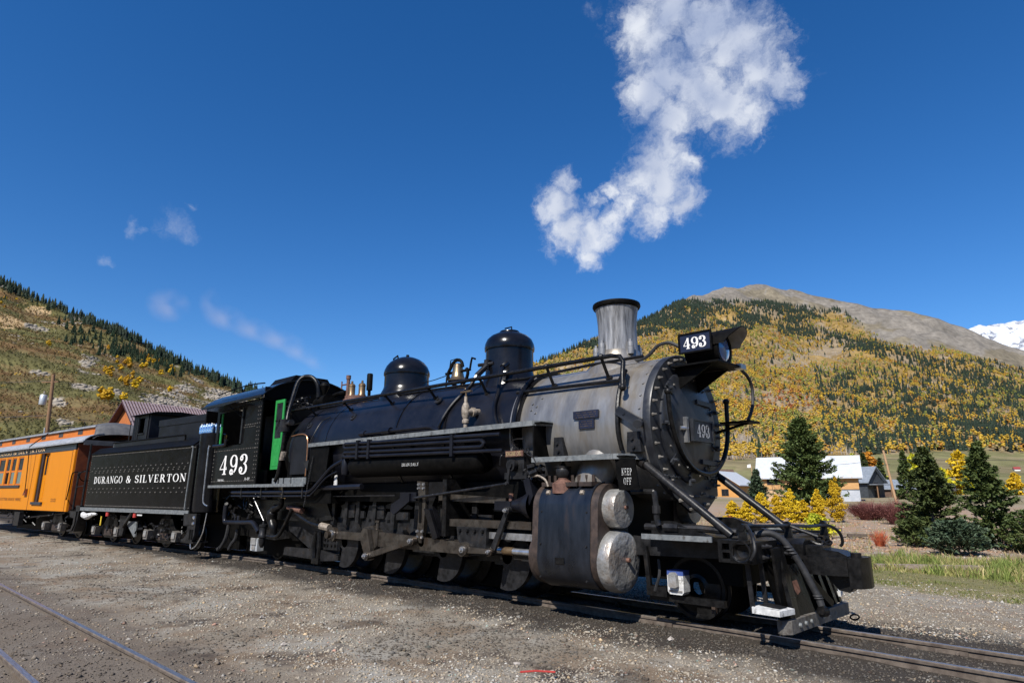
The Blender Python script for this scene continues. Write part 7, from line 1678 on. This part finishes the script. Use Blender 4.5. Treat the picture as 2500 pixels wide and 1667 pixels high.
for i, p in enumerate(LA):
    d_ = math.hypot(p[0], p[1]); h = rngf.uniform(3.5, 6.5) if d_ > 300 else rngf.uniform(2.5, 4); solo('hill_aspen', MA[i % 7], p, h*1.25, h, 'yellow aspen on the rocky left hillside behind the train', 'aspen', 'aspens on the left hillside')
ridge_p = []; tries = 0
while len(ridge_p) < 420 and tries < 40000:
    tries += 1; p = hill_l.at(rngf.uniform(.15,.80), 1 - .16*rngf.random()**1.6); b, e = survey(p)
    if -86 < b < -63 and rngf.random() < math.exp(-((e - poly(LR, b) + .10)/.30)**2): ridge_p.append(p)
V, F, Cc = merge(VC, ridge_p, [(h, h) for h in rngf.uniform(6, 13, len(ridge_p))], [np.array(DK)*rngf.uniform(.7,1.6) for _ in ridge_p], rngf)
tag(bulk('ridge_forest', V, F, M['leaf_tint'], Cc), 'dark conifer fringe along the ridge of the left hill', 'forest', kind='stuff')
# brush and rock on the left slope
bp_, bs_, bc_, rp_, rs_ = [], [], [], [], []
for _ in range(22000):
    p = hill_l.at(rngf.uniform(.12,.85), rngf.random()**1.1*.985); b, e = survey(p)
    if not (-87 < b < -60): continue
    rk = left_rock(*p)
    if rk > .42:
        if rngf.random() < .9: rp_.append(p); d_ = math.hypot(p[0], p[1]); rs_.append(rngf.uniform(.4,1.5)*(.3 + d_/520))
    else:
        n_q = n2(p[0], p[1], .02, 11); bp_.append(p); h = rngf.uniform(.6,1.8)*(.4 + math.hypot(p[0],p[1])/700); bs_.append((h*1.7, h))
        c = (.125,.115,.04) if n_q < -.05 else ((.20,.145,.055) if rngf.random() < .6 else (.18,.105,.045))
        if rngf.random() < .02: c = YEL
        bc_.append(np.array(c)*rngf.uniform(.7,1.25))
VSH = [puff_tree(rngf, 4) for _ in range(6)]
V, F, Cc = merge(VSH, bp_, bs_, bc_, rngf)
tag(bulk('hillside_brush', V, F, M['leaf_tint'], Cc), 'autumn brush covering the left hillside', 'brush', kind='stuff')
def rock_var(rng):
    d = np.array([(1,0,0),(-1,0,0),(0,1,0),(0,-1,0),(0,0,1),(0,0,-1),(.7,.7,.3),(-.7,.7,.3),(.7,-.7,.3),(-.7,-.7,.3)], float)*(.6+.7*rng.random((10,1)))
    f = [(0,6,4),(6,2,4),(2,7,4),(7,1,4),(1,9,4),(9,3,4),(3,8,4),(8,0,4),(6,0,5),(2,6,5),(7,2,5),(1,7,5),(9,1,5),(3,9,5),(8,3,5),(0,8,5)]
    return d, np.array(f)
VR = [rock_var(rngf) for _ in range(8)]
V, F, Cc = merge(VR, rp_, [(s_, s_*.75) for s_ in rs_], [np.array((.32,.28,.225))*rngf.uniform(.7,1.25) for _ in rp_], rngf)
tag(bulk('hillside_rocks', V, F, M['leaf_tint'], Cc), 'pale scree and outcrops on the left hillside', 'rocks', kind='stuff')
# ------------------------------------------------------------------ gravel and grass near the camera
rs2 = np.random.default_rng(5)
def gz(P):
    return np.array([ground_z(x, y) for x, y in P])
def stones(name, n, sampler, smin, smax, colour, flat=.6):
    P = sampler(n); z = gz(P); n = len(P)
    d = np.array([(1,0,0),(-1,0,0),(0,1,0),(0,-1,0),(0,0,1),(0,0,-1)], float)
    s_ = smin*(smax/smin)**(rs2.random(n)**2.2); a = rs2.random(n)*6.283
    V = d[None]*(.65+.6*rs2.random((n,6,1)))*s_[:,None,None]*np.array([1.25,.85,flat])
    V = V + rs2.normal(size=(n,6,3))*s_[:,None,None]*.18
    c, q = np.cos(a)[:,None], np.sin(a)[:,None]; x = V[:,:,0]*c - V[:,:,1]*q; y = V[:,:,0]*q + V[:,:,1]*c
    V = np.stack([x + P[:,0:1], y + P[:,1:2], V[:,:,2] + z[:,None] + (s_*.12)[:,None]], 2).reshape(-1,3)
    f = np.array([(0,2,4),(2,1,4),(1,3,4),(3,0,4),(2,0,5),(1,2,5),(3,1,5),(0,3,5)])
    F = (f[None] + (np.arange(n)*6)[:,None,None]).reshape(-1,3)
    C_ = np.repeat(colour(P), 6, axis=0)
    return bulk(name, V, F, M['stone'], C_)
def in_view(P):
    d = P - ST[:2]; v_ = np.array([-.6816,.7317]); r_ = np.array([.7317,.6816]); f = d@v_; s_ = d@r_
    return (f > 2.6) & (np.abs(s_) < f*.92 + .8)
def near_sampler(x0, x1, y0, y1, power=1.0):
    def go(n):
        out = []
        tot = 0
        while tot < n:
            P = np.stack([rs2.uniform(x0,x1,n), rs2.uniform(y0,y1,n)],1); P = P[in_view(P)]
            d = np.hypot(P[:,0]-ST[0], P[:,1]-ST[1]); P = P[rs2.random(len(P)) < np.clip((5.5/d)**power, 0, 1)]
            out.append(P); tot += len(P)
            if len(out) > 60: break
        return np.concatenate(out)[:n]
    return go
def gravel_colour(P):
    n = len(P); t = rs2.random(n)
    base = np.array([(.315,.272,.212)])*np.ones((n,1))
    base[t < .28] = (.375,.357,.32); base[t < .14] = (.19,.152,.112); base[(t > .90)] = (.42,.31,.19); base[t > .965] = (.24,.28,.24); base[t > .985] = (.40,.24,.18)
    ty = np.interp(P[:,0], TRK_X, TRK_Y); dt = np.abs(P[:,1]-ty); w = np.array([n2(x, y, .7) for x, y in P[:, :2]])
    dark = np.clip((1.75 - dt + 1.2*w)/.5, 0, 1)*.86  # oily stones by the track, darkened more widely as painted train shade
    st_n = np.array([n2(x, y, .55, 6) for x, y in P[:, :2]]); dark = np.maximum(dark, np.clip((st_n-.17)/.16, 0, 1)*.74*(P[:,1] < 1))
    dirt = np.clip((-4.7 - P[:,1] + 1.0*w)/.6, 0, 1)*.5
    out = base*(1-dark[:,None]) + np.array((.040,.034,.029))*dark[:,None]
    out = out*(1-dirt[:,None]) + np.array((.125,.10,.08))*dirt[:,None]
    return out*(.72+.56*rs2.random((n,1)))
def keep(P):       # nothing on the rail heads or the packed dirt
    ty = np.interp(P[:,0], TRK_X, TRK_Y); k = np.ones(len(P), bool)
    for o_ in (-.487,.487): k &= np.abs(P[:,1]-ty-o_) > .06
    for yy in (-6.055,-7.055): k &= np.abs(P[:,1]-yy) > .055
    k &= ~((P[:,1] > 6.2 - .38*P[:,0]*1.0 - .0) & (P[:,1] > 5.2))
    sp = (P[:,1] < -4.9); k &= ~(sp & (rs2.random(len(P)) < .45))
    return P[k]
g1 = near_sampler(-20,4,-9,7,1.5); g2_ = near_sampler(-34,6,-9,8,.5)
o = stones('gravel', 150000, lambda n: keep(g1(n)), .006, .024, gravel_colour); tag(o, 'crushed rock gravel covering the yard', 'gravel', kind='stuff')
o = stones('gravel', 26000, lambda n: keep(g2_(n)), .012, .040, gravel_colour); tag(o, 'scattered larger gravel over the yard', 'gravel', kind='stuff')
def soil_colour(P):
    n = len(P); t = rs2.random(n); b = np.array([(.32,.22,.15)])*np.ones((n,1)); b[t < .4] = (.36,.32,.27); b[t < .15] = (.40,.22,.12); return b*(.7+.6*rs2.random((n,1)))
def soil_sampler(n):
    P = np.stack([rs2.uniform(-24,3,n*3), rs2.uniform(13.8,40,n*3)],1); P = P[in_view(P)]; P = P[rs2.random(len(P)) < np.clip(18/np.maximum(P[:,1],1),0,1)**2]; return P[:n]
o = stones('soil_stones', 9000, soil_sampler, .02, .12, soil_colour); tag(o, 'stones strewn over the reddish soil', 'stones', kind='stuff')
# a few larger stones one can pick out
for i, (x, y, s_) in enumerate(((-5.05,-3.2,.035),(-3.1,-3.0,.035),(-7.6,-4.6,.04),(-9.4,-4.0,.04),(-4.2,-1.35,.045),(-3.4,-4.0,.035))):
    v, f = rock_var(rngf); me = bpy.data.meshes.new('stone'); me.from_pydata([tuple(q) for q in v*s_], [], [tuple(int(k) for k in q) for q in f]); me.materials.append(M['boulder'])
    o = bpy.data.objects.new('stone', me); COL.objects.link(o); o.location = (x, y, ground_z(x, y)+.01); tag(o, 'single larger stone lying loose on the yard gravel', 'stone', 'loose stones on the gravel')
# grass
def grass(name, n, x0, x1, y0, y1, hmin, hmax, cols, label, mask=None):
    P = np.stack([rs2.uniform(x0,x1,n*2), rs2.uniform(y0,y1,n*2)],1); P = P[in_view(P)]
    if mask is not None: P = P[mask(P)]
    P = P[:n]; n = len(P); z = gz(P); h = hmin + (hmax-hmin)*rs2.random(n)**1.6
    cl = np.array([n2(x, y, 1.1, 2) for x, y in P]); h = h*np.clip(1+1.3*cl, .35, 2)
    a = rs2.random(n)*6.283; w = .006 + .004*rs2.random(n) + h*.012; le = rs2.normal(size=(n,2))*h[:,None]*.35
    B = np.concatenate([P, z[:,None]-.01],1); sd = np.stack([np.cos(a)*w, np.sin(a)*w, np.zeros(n)],1); tp_ = B + np.concatenate([le, h[:,None]],1)
    mid = B + np.concatenate([le*.35, h[:,None]*.6],1)
    V = np.stack([B-sd, B+sd, mid+sd*.7, mid-sd*.7, tp_],1).reshape(-1,3); i = np.arange(n)*5
    F = np.concatenate([np.stack([i,i+1,i+2],1), np.stack([i,i+2,i+3],1), np.stack([i+3,i+2,i+4],1)])
    ci = rs2.integers(0, len(cols), n); ci[(cl > .28)] = 0
    C_ = np.repeat(np.array(cols)[ci]*(.7+.6*rs2.random((n,1))), 5, axis=0)
    return tag(bulk(name, V, F, M['grass_blade'], C_), label, 'grass', kind='stuff')
edge = lambda P: P[:,1] + .38*P[:,0] + .5*np.array([n2(x,y,.6) for x,y in P]) > 5.0
grass('weedy_grass', 34000, -9.5, 2.5, 5.5, 14.6, .06, .24, [(.15,.19,.045),(.28,.24,.09),(.36,.30,.14),(.22,.215,.065)], 'green and straw coloured grass beside the gravel road', lambda P: edge(P) & (P[:,1] > 9.4 - .1*P[:,0]))
grass('short_grass', 26000, -9.5, 3.0, 5.0, 12.0, .015, .05, [(.13,.145,.045),(.17,.155,.065),(.21,.18,.09)], 'short trodden grass along the gravel road', edge)
grass('dry_grass', 14000, -24, 4, 14.5, 46, .06, .30, [(.30,.24,.12),(.24,.20,.09),(.36,.28,.16),(.17,.17,.06)], 'dry grass tufts on the reddish soil', lambda P: np.array([n2(x,y,.35,8) for x,y in P]) > .02)
# ------------------------------------------------------------------ drifting smoke beyond the cab
def smoke(label, parts, dens, col):
    m = bpy.data.materials.new('smoke'); m.use_nodes = True; n, l = m.node_tree.nodes, m.node_tree.links; n.remove(n['Principled BSDF'])
    v = n.new('ShaderNodeVolumePrincipled'); v.inputs['Color'].default_value = (*col,1); v.inputs['Anisotropy'].default_value = .0
    tc = n.new('ShaderNodeTexCoord'); nz = n.new('ShaderNodeTexNoise'); nz.inputs['Scale'].default_value = .22; nz.inputs['Detail'].default_value = 3
    l.new(tc.outputs['Object'], nz.inputs['Vector'])
    g = n.new('ShaderNodeTexGradient'); g.gradient_type = 'SPHERICAL'; mp = n.new('ShaderNodeMapping'); mp.vector_type = 'TEXTURE'
    mr = n.new('ShaderNodeMapRange'); mr.inputs['From Min'].default_value = .40; mr.inputs['From Max'].default_value = .66; mr.inputs['To Max'].default_value = dens
    l.new(nz.outputs['Fac'], mr.inputs['Value'])
    gl = n.new('ShaderNodeTexCoord'); sp = n.new('ShaderNodeVectorMath'); sp.operation = 'MULTIPLY_ADD'; sp.inputs[1].default_value = (2,2,2); sp.inputs[2].default_value = (-1,-1,-1)
    l.new(gl.outputs['Generated'], sp.inputs[0]); l.new(sp.outputs[0], g.inputs[0])
    mu = n.new('ShaderNodeMath'); mu.operation = 'MULTIPLY'; l.new(mr.outputs[0], mu.inputs[0]); l.new(g.outputs['Fac'], mu.inputs[1])
    l.new(mu.outputs[0], v.inputs['Density']); l.new(v.outputs[0], n['Material Output'].inputs['Volume'])
    for c, rx, ry, rz, ang in parts:
        mb = MB().lathe([(math.sin(math.pi*k/8), -math.cos(math.pi*k/8)) for k in range(9)], (0,0,0), 'z', 14)
        mb.v = [(x*rx, y*ry, z*rz) for x, y, z in mb.v]
        o = mb.build('smoke', m, None, org=(0,0,0)); o.location = c; o.rotation_euler = ang
        tag(o, label, 'smoke', 'drifting smoke puffs', kind='stuff')
smoke('faint pinkish smoke puff drifting in the sky beyond the cab', [((-132.5,31.9,38.5),4.6,4.6,3.8,(0,0,0)), ((-115.9,33.7,36.0),2.0,2.0,3.2,(0,0,0)), ((-109.8,34.4,32.0),4.5,4.0,2.6,(0,.35,0)),
      ((-99.0,34.9,28.0),4.5,4.0,2.2,(0,.3,0)), ((-89.5,35.0,24.6),5.0,4.0,1.9,(0,.3,0)), ((-80.0,33.4,21.0),4.6,2.6,1.5,(0,.38,0)), ((-72.5,31.7,18.2),4.2,1.6,1.1,(0,.42,0))], .10, (1.0,.90,.91))
